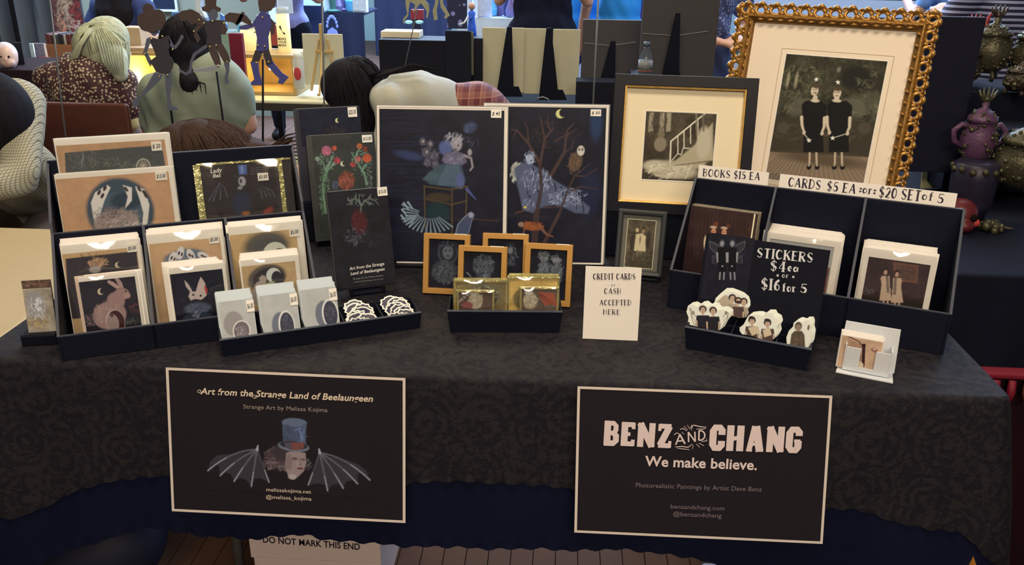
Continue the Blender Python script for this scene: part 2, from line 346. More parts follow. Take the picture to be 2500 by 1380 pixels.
BF = {  # heavy slab capitals
 'B': (.62, [(1, [(.22, 0), (.22, 1)]), (.2, [(.0, .92), (.68, .92), (.84, .82), (.84, .64), (.7, .52), (.25, .52)]), (.24, [(.7, .52), (.88, .4), (.88, .2), (.7, .09), (.0, .09)])]),
 'E': (.6, [(1, [(.25, 0), (.25, 1)]), (.2, [(.02, .9), (.98, .9)]), (.15, [(.25, .5), (.7, .5)]), (.2, [(.02, .1), (.98, .1)]), (.14, [(.92, .98), (.92, .72)]), (.14, [(.92, .28), (.92, .02)])]),
 'N': (.78, [(.24, [(.18, 0), (.18, 1)]), (.24, [(.84, 0), (.84, 1)]), (.26, [(.12, .98), (.88, .02)]), (.09, [(.0, .04), (.36, .04)]), (.09, [(.66, .96), (1.02, .96)])]),
 'Z': (.62, [(.2, [(.05, .9), (.95, .9)]), (.26, [(.82, .9), (.18, .1)]), (.2, [(.05, .1), (.95, .1)]), (.12, [(.1, .98), (.1, .7)]), (.12, [(.9, .3), (.9, .02)])]),
 'C': (.62, [(.26, [(.85, .62), (.85, .8), (.7, .9), (.32, .9), (.18, .78), (.18, .22), (.32, .1), (.7, .1), (.85, .2), (.85, .38)])]),
 'H': (.8, [(.26, [(.2, 0), (.2, 1)]), (.26, [(.8, 0), (.8, 1)]), (.16, [(.2, .45), (.8, .55)]), (.09, [(0, .04), (.4, .04)]), (.09, [(0, .96), (.4, .96)]), (.09, [(.6, .04), (1, .04)]), (.09, [(.6, .96), (1, .96)])]),
 'A': (.8, [(.2, [(.14, 0), (.42, 1)]), (.28, [(.5, 1), (.8, 0)]), (.12, [(.25, .28), (.75, .3)]), (.09, [(0, .04), (.34, .04)]), (.09, [(.6, .04), (1, .04)])]),
 'G': (.66, [(.26, [(.85, .66), (.85, .8), (.7, .9), (.32, .9), (.18, .78), (.18, .22), (.32, .1), (.7, .1), (.82, .2), (.82, .46)]), (.12, [(.52, .46), (.98, .46)])])}
def price(it, st, x0, y0, x1, y1, y=-.0022):
    a = it.loc(x0, y0); b = it.loc(x1, y1); xa, xb = a[0], b[0]; za, zb = min(a[1], b[1]), max(a[1], b[1])
    t = it.box('price_tag', xa, xb, za, zb, y, y + .0015, PAPER)
    t['label'] = 'small white handwritten price tag'
    wd = xb - xa; h = zb - za
    it.text(st, (xa + wd * .1, za + h * .28), (xb - wd * .1, za + h * .32), h * .42, INKD, shear=.25, bold=.01, y=y - .0004, parent=t, raw=True); return t
# ================================================================ ROOM
WOODF = mat('floor_wood', (88, 58, 40), .75, var=.35, vs=6, bump=.15)
g = G().box(-6, 6, -3.2, 13.2, -.05, -.012); struct(g.build('floor', mat('floor_underlay', (70, 48, 35), .8)))
fl = bpy.data.objects['floor']
def plank(name, xw, L):
    return G().box(-xw / 2 + .0012, xw / 2 - .0012, 0, L, -.012, 0).mesh(name, WOODF)
pk = plank('plank', .057, 1.2)
n = 0
for i in range(-8, 24):
    for j in range(3):
        o = link('plank', pk, fl); o.location = (i * .057, 1.15 + j * 1.203 + (i * 37 % 11) * .02, random.uniform(-.0006, 0)); n += 1
g = G()
for i in range(-105, 105):
    y = -3.2
    while y < 13:
        L = 1.2; x = i * .057
        if not (-8 <= i < 24 and 1.1 < y + L and y < 5.0): g.box(x - .0272, x + .0272, y, y + L - .003, -.012, random.uniform(-.0006, 0))
        elif y + L - 1.15 < .9: pass
        y += L
o = g.build('plank_field', WOODF, fl); o['kind'] = 'stuff'
WALL = mat('cream_green_wall', (150, 158, 135), .8, var=.06, vs=3, g=.75)
struct(G().box(-6.1, -6, -3.2, 13.2, 0, 3.4).build('wall_left', WALL)); struct(G().box(6, 6.1, -3.2, 13.2, 0, 3.4).build('wall_right', WALL))
struct(G().box(-6.1, 6.1, 13.2, 13.3, 0, 3.4).build('wall_back', WALL)); struct(G().box(-6.1, 6.1, -3.3, -3.2, 0, 3.4).build('wall_front', mat('dim_wall', (120, 105, 85), .8)))
struct(G().box(-6.1, 6.1, -3.3, 13.3, 3.4, 3.5).build('ceiling', mat('ceiling_paint', (200, 195, 180), .8)))
struct(G().box(-5.4, -2.2, 7.3, 7.4, 0, 3.4).build('wall_partition', WALL))
# grey board-clad wall seen between the clasped hands and the gilt frame
wr = struct(G().box(1.6, 3.9, 8.3, 8.4, 0, 3.4).build('wall_clad', mat('clad_core', (90, 92, 92), .8)))
CL = mat('grey_cladding', (175, 172, 160), .7, var=.1, g=.75)
for k in range(16):
    G().box(1.6, 3.9, 8.262, 8.3, .04 + k * .16, .19 + k * .16).build('cladding_board', CL, wr)
# ================================================================ TABLE
def lacemat():
    m = bpy.data.materials.new('black_lace'); m.use_nodes = True; nt = m.node_tree; b = nt.nodes['Principled BSDF']; L = nt.links.new
    N = nt.nodes.new
    tc = N('ShaderNodeTexCoord'); n1 = N('ShaderNodeTexNoise'); n1.inputs['Scale'].default_value = 120; n1.inputs['Detail'].default_value = 4; n1.inputs['Distortion'].default_value = 1.6
    n2 = N('ShaderNodeTexNoise'); n2.inputs['Scale'].default_value = 24; n2.inputs['Detail'].default_value = 2; n2.inputs['Distortion'].default_value = 2.2
    vo = N('ShaderNodeTexVoronoi'); vo.feature = 'DISTANCE_TO_EDGE'; vo.inputs['Scale'].default_value = 34
    v3 = N('ShaderNodeTexVoronoi'); v3.inputs['Scale'].default_value = 11; v3.inputs['Randomness'].default_value = .75; L(tc.outputs['Object'], v3.inputs['Vector'])
    for q in (n1, n2, vo): L(tc.outputs['Object'], q.inputs['Vector'])
    a = N('ShaderNodeMath'); a.operation = 'MULTIPLY_ADD'; L(n2.outputs['Fac'], a.inputs[0]); a.inputs[1].default_value = .9; L(n1.outputs['Fac'], a.inputs[2])
    v2 = N('ShaderNodeMath'); v2.operation = 'MINIMUM'; L(vo.outputs['Distance'], v2.inputs[0]); v2.inputs[1].default_value = .12
    a2 = N('ShaderNodeMath'); a2.operation = 'MULTIPLY_ADD'; L(v2.outputs[0], a2.inputs[0]); a2.inputs[1].default_value = 1.1; L(a.outputs[0], a2.inputs[2])
    s1_ = N('ShaderNodeMath'); s1_.operation = 'SINE'; m1_ = N('ShaderNodeMath'); m1_.operation = 'MULTIPLY'; m1_.inputs[1].default_value = 34; L(v3.outputs['Distance'], m1_.inputs[0]); L(m1_.outputs[0], s1_.inputs[0]); a3 = N('ShaderNodeMath'); a3.operation = 'MULTIPLY_ADD'; L(s1_.outputs[0], a3.inputs[0]); a3.inputs[1].default_value = .10; L(a2.outputs[0], a3.inputs[2]); a2 = a3
    r = N('ShaderNodeValToRGB'); e = r.color_ramp.elements; e[0].position = .40; e[1].position = .70
    mr = N('ShaderNodeMapRange'); mr.inputs[1].default_value = .7; mr.inputs[2].default_value = 1.35; L(a2.outputs[0], mr.inputs[0]); L(mr.outputs[0], r.inputs[0])
    e[0].color = (*[float(v) for v in K((17, 16, 24))], 1); e[1].color = (*[float(v) for v in K((34, 30, 31))], 1)
    # woven bands that cross the table top
    sp = N('ShaderNodeSeparateXYZ'); L(tc.outputs['Object'], sp.inputs[0])
    def M(op, x, y=0, z=0):
        q = N('ShaderNodeMath'); q.operation = op
        for i, t in enumerate((x, y, z)):
            if isinstance(t, (int, float)): q.inputs[i].default_value = t
            else: L(t, q.inputs[i])
        return q.outputs[0]
    top = M('GREATER_THAN', sp.outputs[2], .742)
    fx = M('ABSOLUTE', M('SUBTRACT', M('FRACT', M('MULTIPLY_ADD', sp.outputs[0], 1 / .196, .27 + 20)), .5))
    bx = M('MULTIPLY', M('GREATER_THAN', fx, .47), M('MULTIPLY', M('GREATER_THAN', sp.outputs[1], 1.372), M('LESS_THAN', sp.outputs[1], 1.47)))
    by = M('LESS_THAN', M('ABSOLUTE', M('SUBTRACT', sp.outputs[1], 1.475)), .003); by2 = M('LESS_THAN', M('ABSOLUTE', M('SUBTRACT', sp.outputs[1], 1.366)), .003)
    band = M('MULTIPLY', top, M('MINIMUM', M('ADD', M('ADD', bx, by), by2), 1)); band = M('MULTIPLY', band, M('GREATER_THAN', n1.outputs['Fac'], .42))
    inner = M('MULTIPLY', top, M('MULTIPLY', M('GREATER_THAN', sp.outputs[1], 1.37), M('LESS_THAN', sp.outputs[1], 1.6)))
    mx0 = N('ShaderNodeMix'); mx0.data_type = 'RGBA'; L(M('MULTIPLY', inner, M('MULTIPLY', M('GREATER_THAN', n2.outputs['Fac'], .47), .75)), mx0.inputs[0]); L(r.outputs[0], mx0.inputs[6]); mx0.inputs[7].default_value = (*[float(v) for v in K((37, 33, 33))], 1)
    mx = N('ShaderNodeMix'); mx.data_type = 'RGBA'; L(M('MULTIPLY', band, .8), mx.inputs[0]); L(mx0.outputs[2], mx.inputs[6]); mx.inputs[7].default_value = (*[float(v) for v in K((28, 26, 31))], 1)
    L(mx.outputs[2], b.inputs['Base Color']); b.inputs['Roughness'].default_value = .75; b.inputs['Specular IOR Level'].default_value = .25
    bu = N('ShaderNodeBump'); bu.inputs['Strength'].default_value = .35; bu.inputs['Distance'].default_value = .002; L(mr.outputs[0], bu.inputs['Height']); L(bu.outputs[0], b.inputs['Normal'])
    return m
LACE = lacemat(); NAVY = mat('navy_satin', (13, 18, 36), .5, var=.25, vs=5, bump=.2, bs=600)
TX0, TX1, TY0, TY1 = -1.055, .80, 1.325, 2.14
hem1 = [ony(x, y, 1.27)[[0, 2]] for x, y in [(0, 1262), (50, 1262), (105, 1246), (150, 1222), (200, 1200), (290, 1186), (350, 1180), (418, 1174), (700, 1185), (990, 1193), (1200, 1198), (1402, 1212), (1700, 1235), (2018, 1257), (2097, 1261), (2176, 1289), (2289, 1308), (2343, 1312), (2400, 1348)]]
hem2 = [ony(x, y, 1.26)[[0, 2]] for x, y in [(0, 1420), (180, 1345), (348, 1304), (400, 1304), (480, 1328), (616, 1334), (740, 1320), (932, 1336), (1100, 1352), (1380, 1358), (1613, 1368), (1700, 1378), (1900, 1420), (2350, 1430), (2388, 1380), (2400, 1364), (2424, 1358), (2430, 1400), (2460, 1440)]]
def hemf(h, x): return float(np.interp(x, [p[0] for p in h], [p[1] for p in h]))
def drape(name, m, hem, inset, side_z, corner_z):
    z0 = .743 - inset; g = G(); P = []
    for i in range(201): x = TX0 + (TX1 - .03 - TX0) * i / 200; P.append(((x, TY0 + .012), (0, -1), hemf(hem, x)))
    for i in range(1, 13): a = -pi / 2 + pi / 2 * i / 12; P.append(((TX1 - .03 + .018 * cos(a), TY0 + .03 + .018 * sin(a)), (cos(a), sin(a)), hemf(hem, TX1) * (1 - i / 12) + corner_z * i / 12 - .012 * sin(pi * i / 12)))
    for i in range(1, 61): y = TY0 + .03 + (TY1 - TY0 - .03) * i / 60; P.append(((TX1 - .012, y), (1, 0), corner_z + (side_z - corner_z) * min(1, i / 15)))
    rows = 30; s = 0; v = []
    for k, ((x, y), (nx, ny), hz) in enumerate(P):
        if k: s += math.hypot(x - P[k - 1][0][0], y - P[k - 1][0][1])
        fold = .5 * sin(s * 9 + 1) + .35 * sin(s * 17 + 2.3) + .2 * sin(s * 41)
        if nx > .02: fold += 1.0 * nx
        for r in range(rows + 1):
            if r <= 5: a = pi / 2 * r / 5; off = .012 * sin(a); z = z0 - .012 + .012 * cos(a)
            else:
                t = (r - 5) / (rows - 5); z = z0 - .012 + (hz - z0 + .012) * t; dz = z0 - z; off = .012 + dz * .17 + fold * .012 * min(1, dz / .2) - inset + .0035 * sin(s * 160) * (t > .96)
                z += .0012 * sin(s * 85) * (t > .97)
            v.append((x + nx * off, y + ny * off, z))
    R = rows + 1; f = [(k * R + r, k * R + r + 1, (k + 1) * R + r + 1, (k + 1) * R + r) for k in range(len(P) - 1) for r in range(rows)]
    g.add(v, f)
    # top sheet
    nx_, ny_ = 120, 50; v = []
    for j in range(ny_ + 1):
        for i in range(nx_ + 1):
            x = TX0 + (TX1 - .012 - TX0) * i / nx_; y = TY0 + .012 + (TY1 - TY0 - .012) * j / ny_
            v.append((x, y, z0 + (0 if i in (0, nx_) or j in (0,) else .0006 * sin(x * 31 + y * 11) * sin(y * 43) - .0006)))
    g.add(v, [(j * (nx_ + 1) + i, j * (nx_ + 1) + i + 1, (j + 1) * (nx_ + 1) + i + 1, (j + 1) * (nx_ + 1) + i) for j in range(ny_) for i in range(nx_)])
    return g.build(name, m, None, True)
t = empty('folding_table', (0, 1.73, 0)); tag(t, 'folding table hidden under the black lace cloth, its metal legs showing below the hem', 'table')
G().box(TX0 + .01, TX1 - .02, TY0 + .02 - 1.73, TY1 - .01 - 1.73, .70, .736).build('table_top', mat('table_top_plastic', (150, 140, 120), .6), t)
LEG = mat('steel_leg', (170, 165, 150), .3, .8)
a = W(405, 1300, 1.62); b = onz(372, 1460, 0)
for (x, y) in ((-.71, 1.60), (.62, 1.52), (-.80, 1.98), (.62, 1.98)):
    G().tube([(x, y - 1.73, .70), (x - (.02 if x < 0 else -.02), y - 1.73, 0)], .0125, 12).build('leg', LEG, t, True)
for x in (-.76, .62): G().tube([(x, -.13, .4), (x, .25, .4)], .01, 8).build('crossbar', LEG, t, True)
tag(drape('table_skirt', NAVY, hem2, .004, .33, .33), 'plain navy satin cloth hanging below the lace to the crate', 'tablecloth')
tag(drape('lace_tablecloth', LACE, hem1, 0, .40, .392), 'black lace tablecloth with a wavy hem over the navy cloth', 'tablecloth')
# neighbouring pale table at the left
t = empty('side_table', (-1.7, 1.65, 0)); tag(t, 'bare cream plastic tabletop left of the lace cloth', 'table')
bevel(G().box(-.62, .64, -.33, .42, .70, .738).build('table_top', mat('cream_plastic', (174, 146, 98), .55, var=.04), t), .008)
for x in (-.5, .5):
    for y in (-.25, .3): G().cyl((x, y, 0), (x, y, .7), .013).build('leg', LEG, t, True)
# ---------------------------------------------------------------- generic card helpers
def card(name, label, pl, tl, tr, z0, cat='card', group=None, T=.0015, m=PAPER, part='card_board', cx=None, bot=None):
    a = pl.hit(*tl); b = pl.hit(*tr); it = It(name, pl, a[0], b[0], label, cat, group); it.calib((tl[0] + tr[0]) / 2, tl[1] + 20)
    it.H = (a[1] + b[1]) / 2; it.z0 = z0 if bot is None else it.loc(*bot)[1]; it.T = T; hw = it.W / 2
    it.box(part, -hw, hw, it.z0, it.H, 0, T, m); return it
def pack(it, n, dy, name, label, group, m=PAPER, jx=.0025, jz=.002, T=.0012, cat='card', rise=.0, shift=0):
    hw = it.W / 2; me = G().box(-hw, hw, 0, T, it.z0, it.H).mesh(name, m)
    for i in range(n):
        o = link(name, me); k = i + 1
        o.matrix_world = it.M @ Matrix.Translation((random.uniform(-jx, jx) + shift * k, it.T + dy * k, random.uniform(-jz, jz) + rise * k)) @ Matrix.Rotation(random.uniform(-.006, .006), 4, 'Y')
        tag(o, label, cat, group)
def wbox(it, name, x0, x1, y0, y1, z0, z1, m, bv=.001):   # box in an upright frame
    return it.box(name, x0, x1, z0, z1, y0, y1, m, bv=bv)
# ================================================================ LEFT RACK
yl = degrees(atan2(1.441 - 1.331, .25)); LO = (-.883, 1.331, .743)
P0 = Pl(LO, yl); rw = .462; R1 = It('display_rack', P0, 0, rw, 'black two-tier display rack holding cards and prints left of the table', 'rack')
X0, X1 = -rw / 2, rw / 2; D1, D2, HF1, HR, HB = .145, .245, .048, .196, .312
wbox(R1, 'front_panel', X0, X1, 0, .005, 0, HF1, RACK); wbox(R1, 'base_panel', X0, X1, .005, D2, 0, .004, RACK)
wbox(R1, 'middle_panel', X0, X1, D1, D1 + .005, 0, HR, RACK); R1.box('rack_edge', X0, X1, HR, HR + .0012, D1, D1 + .005, RACKE)
bk = wbox(R1, 'back_panel', X0, X1, D2, D2 + .005, 0, HB, RACK); R1.box('rack_edge', X0, X1, HB, HB + .0012, D2, D2 + .005, RACKE)
R1.box('rack_edge', X0, X1, HF1, HF1 + .0012, 0, .005, RACKE)
for i, x in enumerate((X0 - .0025, X0 + rw * .337, X0 + rw * .665, X1 - .0025)):
    yz = [(.0, 0), (.0, HF1), (D1, HR + .002), (D1, 0)] if i in (1, 2) else [(.0, 0), (.0, HF1), (D1, HR), (D1 + .005, HR + .02), (D2 + .005, HB), (D2 + .005, 0)]
    g = G(); v = [(xx, y, z) for xx in (x, x + .005) for y, z in yz]; n = len(yz)
    g.add(v, [tuple(range(n)), tuple(range(2 * n - 1, n - 1, -1))] + [(k, k + n, (k + 1) % n + n, (k + 1) % n) for k in range(n)]).build('side_panel' if i in (0, 3) else 'divider', RACK, R1.root)
    g = G(); v = []
    for k in range(1, len(yz) - 2): 
        (ya, za), (yb, zb) = yz[k], yz[k + 1]; g.add([(x, ya, za + .0006), (x + .005, ya, za + .0006), (x + .005, yb, zb + .0006), (x, yb, zb + .0006)], [(0, 1, 2, 3)])
    g.build('rack_edge', RACKE, R1.root)
LP = lambda d, lean: Pl(LO, yl, lean, d)
def crescent(a, x, y, r, col, ang=30, op=1, w=.75, soft=1.2):
    p = []
    for k in range(13): t = radians(ang - 100 + 200 * k / 12); p.append((x + r * cos(t), y - r * sin(t)))
    for k in range(13): t = radians(ang + 100 - 200 * k / 12); q = radians(ang); p.append((x - r * .55 * cos(q) + r * .92 * cos(t) * w * 1.1, y + r * .55 * sin(q) - r * .92 * sin(t) * 1.02))
    a.poly(p, col, soft, op)
# --- back prints (upper tier)
pl = LP(.19, 8)
it = card('art_print', 'tallest tan print with a carriage wheel picture and $20 tag, left end', pl, (131, 343), (410, 323), .01, 'print'); hw = it.W / 2
a = Art(it, -hw + .002, hw - .008, it.z0 + .02, it.H - .012, (196, 152, 108), 1.7, .05)
a.poly([(158, 373), (395, 354), (408, 430), (162, 450)], (82, 82, 76), 1.5); a.scr(280, 392, 110, 24, 90, 24, 2, (70, 84, 60), 60, .5); a.scr(205, 390, 40, 26, 50, 16, 2, (150, 140, 120), 80, .4)
a.scr(270, 400, 60, 12, 40, 12, 2, (160, 150, 120), None, .4)
for k in range(10): t = pi * k / 9; a.line([(350, 408), (350 + 17 * cos(t), 408 - 20 * sin(t))], 1.5, (190, 175, 150))
a.line([(350 + 17 * cos(pi * k / 10), 408 - 20 * sin(pi * k / 10)) for k in range(11)], 2.2, (200, 190, 165))
a.line([(200, 405), (203, 375)], 2, (150, 150, 140)); a.done(); price(it, '$ 20', 368, 346, 396, 367); it.sleeve(-hw - .003, hw + .004, it.z0, it.H + .004)
pack(it, 5, .003, 'art_print', 'white backed print in clear sleeve behind the carriage wheel print', 'prints behind the carriage wheel print', cat='print')
pl = LP(.165, 8)
it = card('art_print', 'tan print of a winged furry creature seen from above, $15 tag', pl, (132, 428), (421, 405), .005, 'print'); hw = it.W / 2
a = Art(it, -hw + .001, hw - .009, it.z0 + .01, it.H - .009, (208, 160, 115), 1.7, .04)
a.ell(295, 515, 84, 82, (70, 84, 92), 9, 0, 1); a.ell(295, 530, 70, 62, (84, 98, 105), 6); a.ell(310, 490, 40, 22, (52, 68, 76), 8)
for pts in ([(232, 470), (262, 452), (270, 458), (255, 490), (243, 530), (240, 565), (228, 530), (222, 495)], [(300, 452), (322, 458), (322, 490), (305, 510), (312, 480)], [(330, 455), (352, 462), (365, 500), (360, 545), (345, 570), (350, 520), (342, 490)]): a.poly(pts, (236, 224, 205), 2)
for x, y in ((242, 470), (256, 460), (308, 462), (340, 462), (352, 470), (250, 478), (356, 478)): a.ell(x, y, 3.6, 7.5, (62, 44, 44), 1.5, -35 if x < 300 else 30)
a.ell(285, 545, 56, 34, (172, 150, 135), 5); a.scr(285, 532, 50, 22, 130, 30, 3, (150, 132, 120), 40, .7); a.scr(270, 520, 45, 12, 40, 22, 2, (92, 80, 74), 30, .6); a.scr(300, 548, 40, 14, 40, 20, 2, (225, 205, 185), 30, .5)
a.done(); price(it, '$15.00', 378, 420, 409, 439); it.sleeve(-hw - .003, hw + .004, it.z0, it.H + .003)
pack(it, 4, .0025, 'art_print', 'white backed print in clear sleeve behind the winged creature print', 'prints behind the winged creature print', cat='print')
pl = LP(.185, 12)
it = card('card_pack', 'black bat lady card set in a shiny clear bag, upper tier of left rack', pl, (478, 405), (708, 386), .01, 'card', m=mat('dark_card', (48, 40, 42), .5)); hw = it.W / 2
a = Art(it, *sorted((it.loc(490, 500)[0], it.loc(680, 500)[0])), it.z0 + .06, it.H - .004, (54, 46, 44), 1.4, .08)
a.poly([(580, 403), (602, 402), (603, 425), (584, 427)], (84, 104, 150), 2); a.poly([(586, 405), (594, 404), (595, 424), (588, 424)], (120, 140, 180), 2); a.line([(570, 430), (590, 434), (604, 426)], 3, (60, 60, 70)); a.ell(591, 443, 9, 12, (165, 160, 155), 2.5); a.ell(588, 442, 3, 5, (60, 50, 50), 2); a.ell(586, 459, 6, 4, (150, 145, 140), 2)
a.ell(590, 500, 22, 34, (52, 56, 74), 12, 0, .8)
for x, y, x2, y2 in ((535, 447, 510, 490), (535, 447, 520, 492), (535, 447, 538, 488), (538, 447, 555, 480), (640, 465, 650, 480), (640, 455, 660, 478), (632, 460, 640, 485), (650, 458, 672, 480)): a.line([(x, y), ((x + x2) / 2 + 2, (y + y2) / 2 - 4), (x2, y2)], (1, 3), (110, 110, 115), 1.2, .6)
a.ell(655, 515, 14, 8, (150, 60, 50), 4, 30, .8); a.ell(600, 521, 10, 5, (170, 100, 40), 3, 0, .8); a.done()
it.text('Lady', (514, 423), (543, 420), 11, INKL, shear=.2, bold=.02); it.text('Bat', (520, 434), (540, 432), 9, INKL, shear=.2, bold=.02)
for k in range(4): it.text('mmm mmmm mmmmm', (612, 412 + k * 5), (655, 408 + k * 5), 2.4, INKG)
price(it, '$5.00', 628, 423, 656, 440)
it.sleeve(-hw - .002, hw + .003, it.z0, it.H + .003); GOLDF = mat('shiny_bag_edge', (205, 190, 120), .18, .55, var=.5, vs=40, bump=.8, bs=120)
for xa, xb in ((480, 497), (686, 697)):
    u = it.loc(xa, 480)[0]; v_ = it.loc(xb, 480)[0]; it.box('bag_edge', u, v_, it.z0, it.H, -.004, -.0015, GOLDF)
it.box('bag_top_fold', -hw, hw, it.H - .0015, it.H + .0025, -.003, .001, GOLDF)
pack(it, 5, .003, 'card_pack', 'bagged card set behind the bat lady set', 'card sets behind the bat lady set', m=mat('bag_side', (130, 120, 80), .25, .3), T=.002)
# --- lower tier, back cards
def mooncard(it, a, x, y, s):
    a.ell(x, y, 40 * s, 27 * s, (98, 90, 76), 10 * s, 5); a.ell(x + 6 * s, y + 3, 30 * s, 18 * s, (84, 80, 72), 8 * s)
    crescent(a, x + 16 * s, y + 14 * s, 22 * s, (212, 208, 180), 130, 1, .72)
pl = LP(.075, 12)
specs = []
it = card('greeting_card', 'tan bordered card with curled blond figure and moon, left column behind rabbit card', pl, (147, 603), (338, 580), .006); hw = it.W / 2
a = Art(it, -hw + .001, hw - .006, it.z0 + .01, it.H - .016, (205, 165, 115), 1.5, .04)
a.poly([(160, 632), (333, 613), (350, 760), (170, 780)], (62, 54, 56), 1.6); a.scr(230, 640, 60, 20, 40, 14, 4, (44, 38, 42), None, .5)
a.ell(237, 642, 20, 11, (160, 124, 92), 3, 10); a.scr(240, 640, 26, 13, 70, 10, 2.4, (190, 150, 110), 30, .7); a.ell(232, 658, 14, 9, (165, 150, 140), 3); crescent(a, 288, 647, 7, (225, 205, 165), 200); a.done()
price(it, '$5.00', 309, 597, 336, 614); it.sleeve(-hw, hw + .001, it.z0, it.H)
pack(it, 11, .0034, 'greeting_card', 'white sleeved card in the left column behind the blond figure card', 'cards behind the blond figure card', rise=.0011, m=PINKP, jx=.0035)
it = card('greeting_card', 'tan card with rabbit masks on blue in the middle column', pl, (359, 578), (541, 553), .006); hw = it.W / 2
a = Art(it, -hw + .001, hw - .006, it.z0 + .01, it.H - .018, (208, 166, 118), 1.5, .04)
a.ell(452, 632, 54, 24, (105, 115, 122), 5, 3)
for x, y, an in ((422, 630, 30), (466, 623, -20), (497, 625, -60), (440, 618, 20)): a.ell(x, y, 9, 16, (224, 214, 200), 2, -an); a.ell(x - 3, y, 2.6, 5, (70, 44, 48), 1, -an); a.ell(x + 4, y + 3, 2.4, 5, (70, 44, 48), 1, -an)
a.done(); price(it, '$5.00', 509, 575, 536, 593); it.sleeve(-hw, hw + .001, it.z0, it.H)
pack(it, 11, .0034, 'greeting_card', 'white sleeved card in the middle column behind the rabbit mask card', 'cards behind the rabbit masks card', rise=.0011, m=PINKP, jx=.0035)
it = card('greeting_card', 'tall card with crescent moon in a dark cloud, right column of rack', pl, (556, 556), (735, 538), .006); hw = it.W / 2
a = Art(it, -hw + .001, hw - .012, it.z0 + .01, it.H - .016, (205, 168, 112), 1.5, .04); mooncard(it, a, 650, 602, 1.4)
a.done(); price(it, '$5.00', 705, 556, 732, 576); it.sleeve(-hw, hw + .001, it.z0, it.H)
pack(it, 11, .0034, 'greeting_card', 'white sleeved card in the right column behind the cloud moon card', 'cards behind the cloud moon card', rise=.0011, m=PINKP, jx=.0035)
# --- lower tier, front cards
pl = LP(.026, 10)
it = card('greeting_card', 'front card of a pink rabbit with a door in its side under a moon', pl, (190, 682), (331, 661), .006); hw = it.W / 2
a = Art(it, -hw + .0005, hw - .003, it.z0 + .004, it.H - .008, (44, 38, 44), 1.2, .1)
PK = (172, 136, 124)
a.ell(268, 770, 42, 34, PK, 3, 10); a.ell(297, 718, 19, 15, PK, 2.5, 0); a.ell(310, 722, 9, 7, (190, 150, 135), 2); a.ell(283, 735, 22, 22, PK, 4)
a.poly([(284, 705), (262, 690), (264, 684), (276, 688), (296, 703)], (200, 160, 145), 1.5); a.poly([(292, 702), (280, 680), (286, 676), (298, 690), (302, 704)], (185, 150, 138), 1.5)
a.ell(307, 711, 2, 2.4, (30, 22, 24), 1); a.scr(265, 762, 38, 28, 120, 9, 2, (190, 155, 140), 120, .5); a.ell(282, 786, 24, 32, (200, 178, 160), 1.6); a.ell(284, 786, 21, 29, (72, 34, 34), 1.6); a.ell(276, 790, 15, 24, (168, 140, 128), 1.6); a.ell(273, 770, 4, 5, (90, 66, 60), 1)
crescent(a, 246, 712, 8, (225, 205, 165), 200); a.scr(222, 780, 14, 16, 40, 8, 3, (130, 104, 98), None, .6); a.scr(330, 752, 16, 12, 30, 8, 3, (110, 60, 62), None, .7); a.scr(325, 785, 20, 10, 30, 8, 3, (84, 90, 84), None, .6)
a.done(m=GLOSS); it.sleeve(-hw, hw, it.z0, it.H)
pack(it, 5, .004, 'greeting_card', 'sleeved card in the small stack behind the pink rabbit card', 'cards behind the pink rabbit card', m=mat('card_stack_side', (215, 185, 155), .6), shift=-.0016)
pack(it, 4, .005, 'greeting_card', 'white card standing at the right of the pink rabbit card', 'white cards right of the pink rabbit card', shift=.0024)
it = card('greeting_card', 'front card of a figure in a white rabbit mask on black', pl, (412, 658), (548, 638), .006); hw = it.W / 2
a = Art(it, -hw + .0005, hw - .006, it.z0 + .004, it.H - .012, (26, 25, 36), 1.2, .15); a.scr(480, 700, 55, 50, 16, 5, 3, (60, 62, 74), None, .6)
WM = (214, 190, 172); a.poly([(450, 684), (460, 694), (470, 712), (478, 712), (484, 690), (490, 676), (500, 690), (506, 712), (504, 722), (492, 732), (476, 730), (466, 734), (460, 724), (464, 712), (454, 700)], WM, 1.2)
a.poly([(500, 695), (507, 708), (504, 720), (499, 705)], (190, 60, 50), 1.2); a.ell(472, 720, 3, 2.6, (30, 24, 28), 1); a.ell(490, 722, 3, 2.6, (30, 24, 28), 1)
a.ell(482, 752, 33, 14, (72, 78, 92), 4); a.scr(482, 754, 30, 12, 60, 16, 2, (100, 108, 122), 15, .5); a.ell(482, 776, 36, 14, (50, 56, 72), 4); a.scr(480, 768, 9, 7, 24, 8, 2, (150, 150, 160), 80, .6)
a.done(m=GLOSS); it.sleeve(-hw, hw, it.z0, it.H)
pack(it, 7, .004, 'greeting_card', 'sleeved card in the small stack behind the rabbit mask figure', 'cards behind the rabbit mask figure', m=PINKP, shift=-.0020, rise=.0009)
it = card('greeting_card', 'front card of an animal gazing at a white crescent, right column of rack', pl, (587, 640), (728, 618), .006); hw = it.W / 2
a = Art(it, -hw + .0005, hw - .008, it.z0 + .01, it.H - .012, (205, 168, 115), 1.2, .05); a.ell(652, 680, 48, 34, (100, 88, 76), 6, 10); a.ell(656, 682, 40, 28, (58, 52, 52), 5, 10)
crescent(a, 668, 672, 18, (226, 222, 205), 140, 1, .72); a.ell(642, 682, 9, 10, (180, 158, 138), 2); a.ell(638, 704, 18, 18, (182, 158, 140), 3); a.ell(632, 724, 24, 20, (182, 160, 142), 3); a.ell(660, 692, 12, 4, (176, 170, 130), 2, 12)
a.done(m=GLOSS); it.sleeve(-hw, hw, it.z0, it.H)
pack(it, 8, .004, 'greeting_card', 'white sleeved card in the small stack behind the crescent gazing animal', 'cards behind the crescent gazing animal', m=PINKP, rise=.0010)
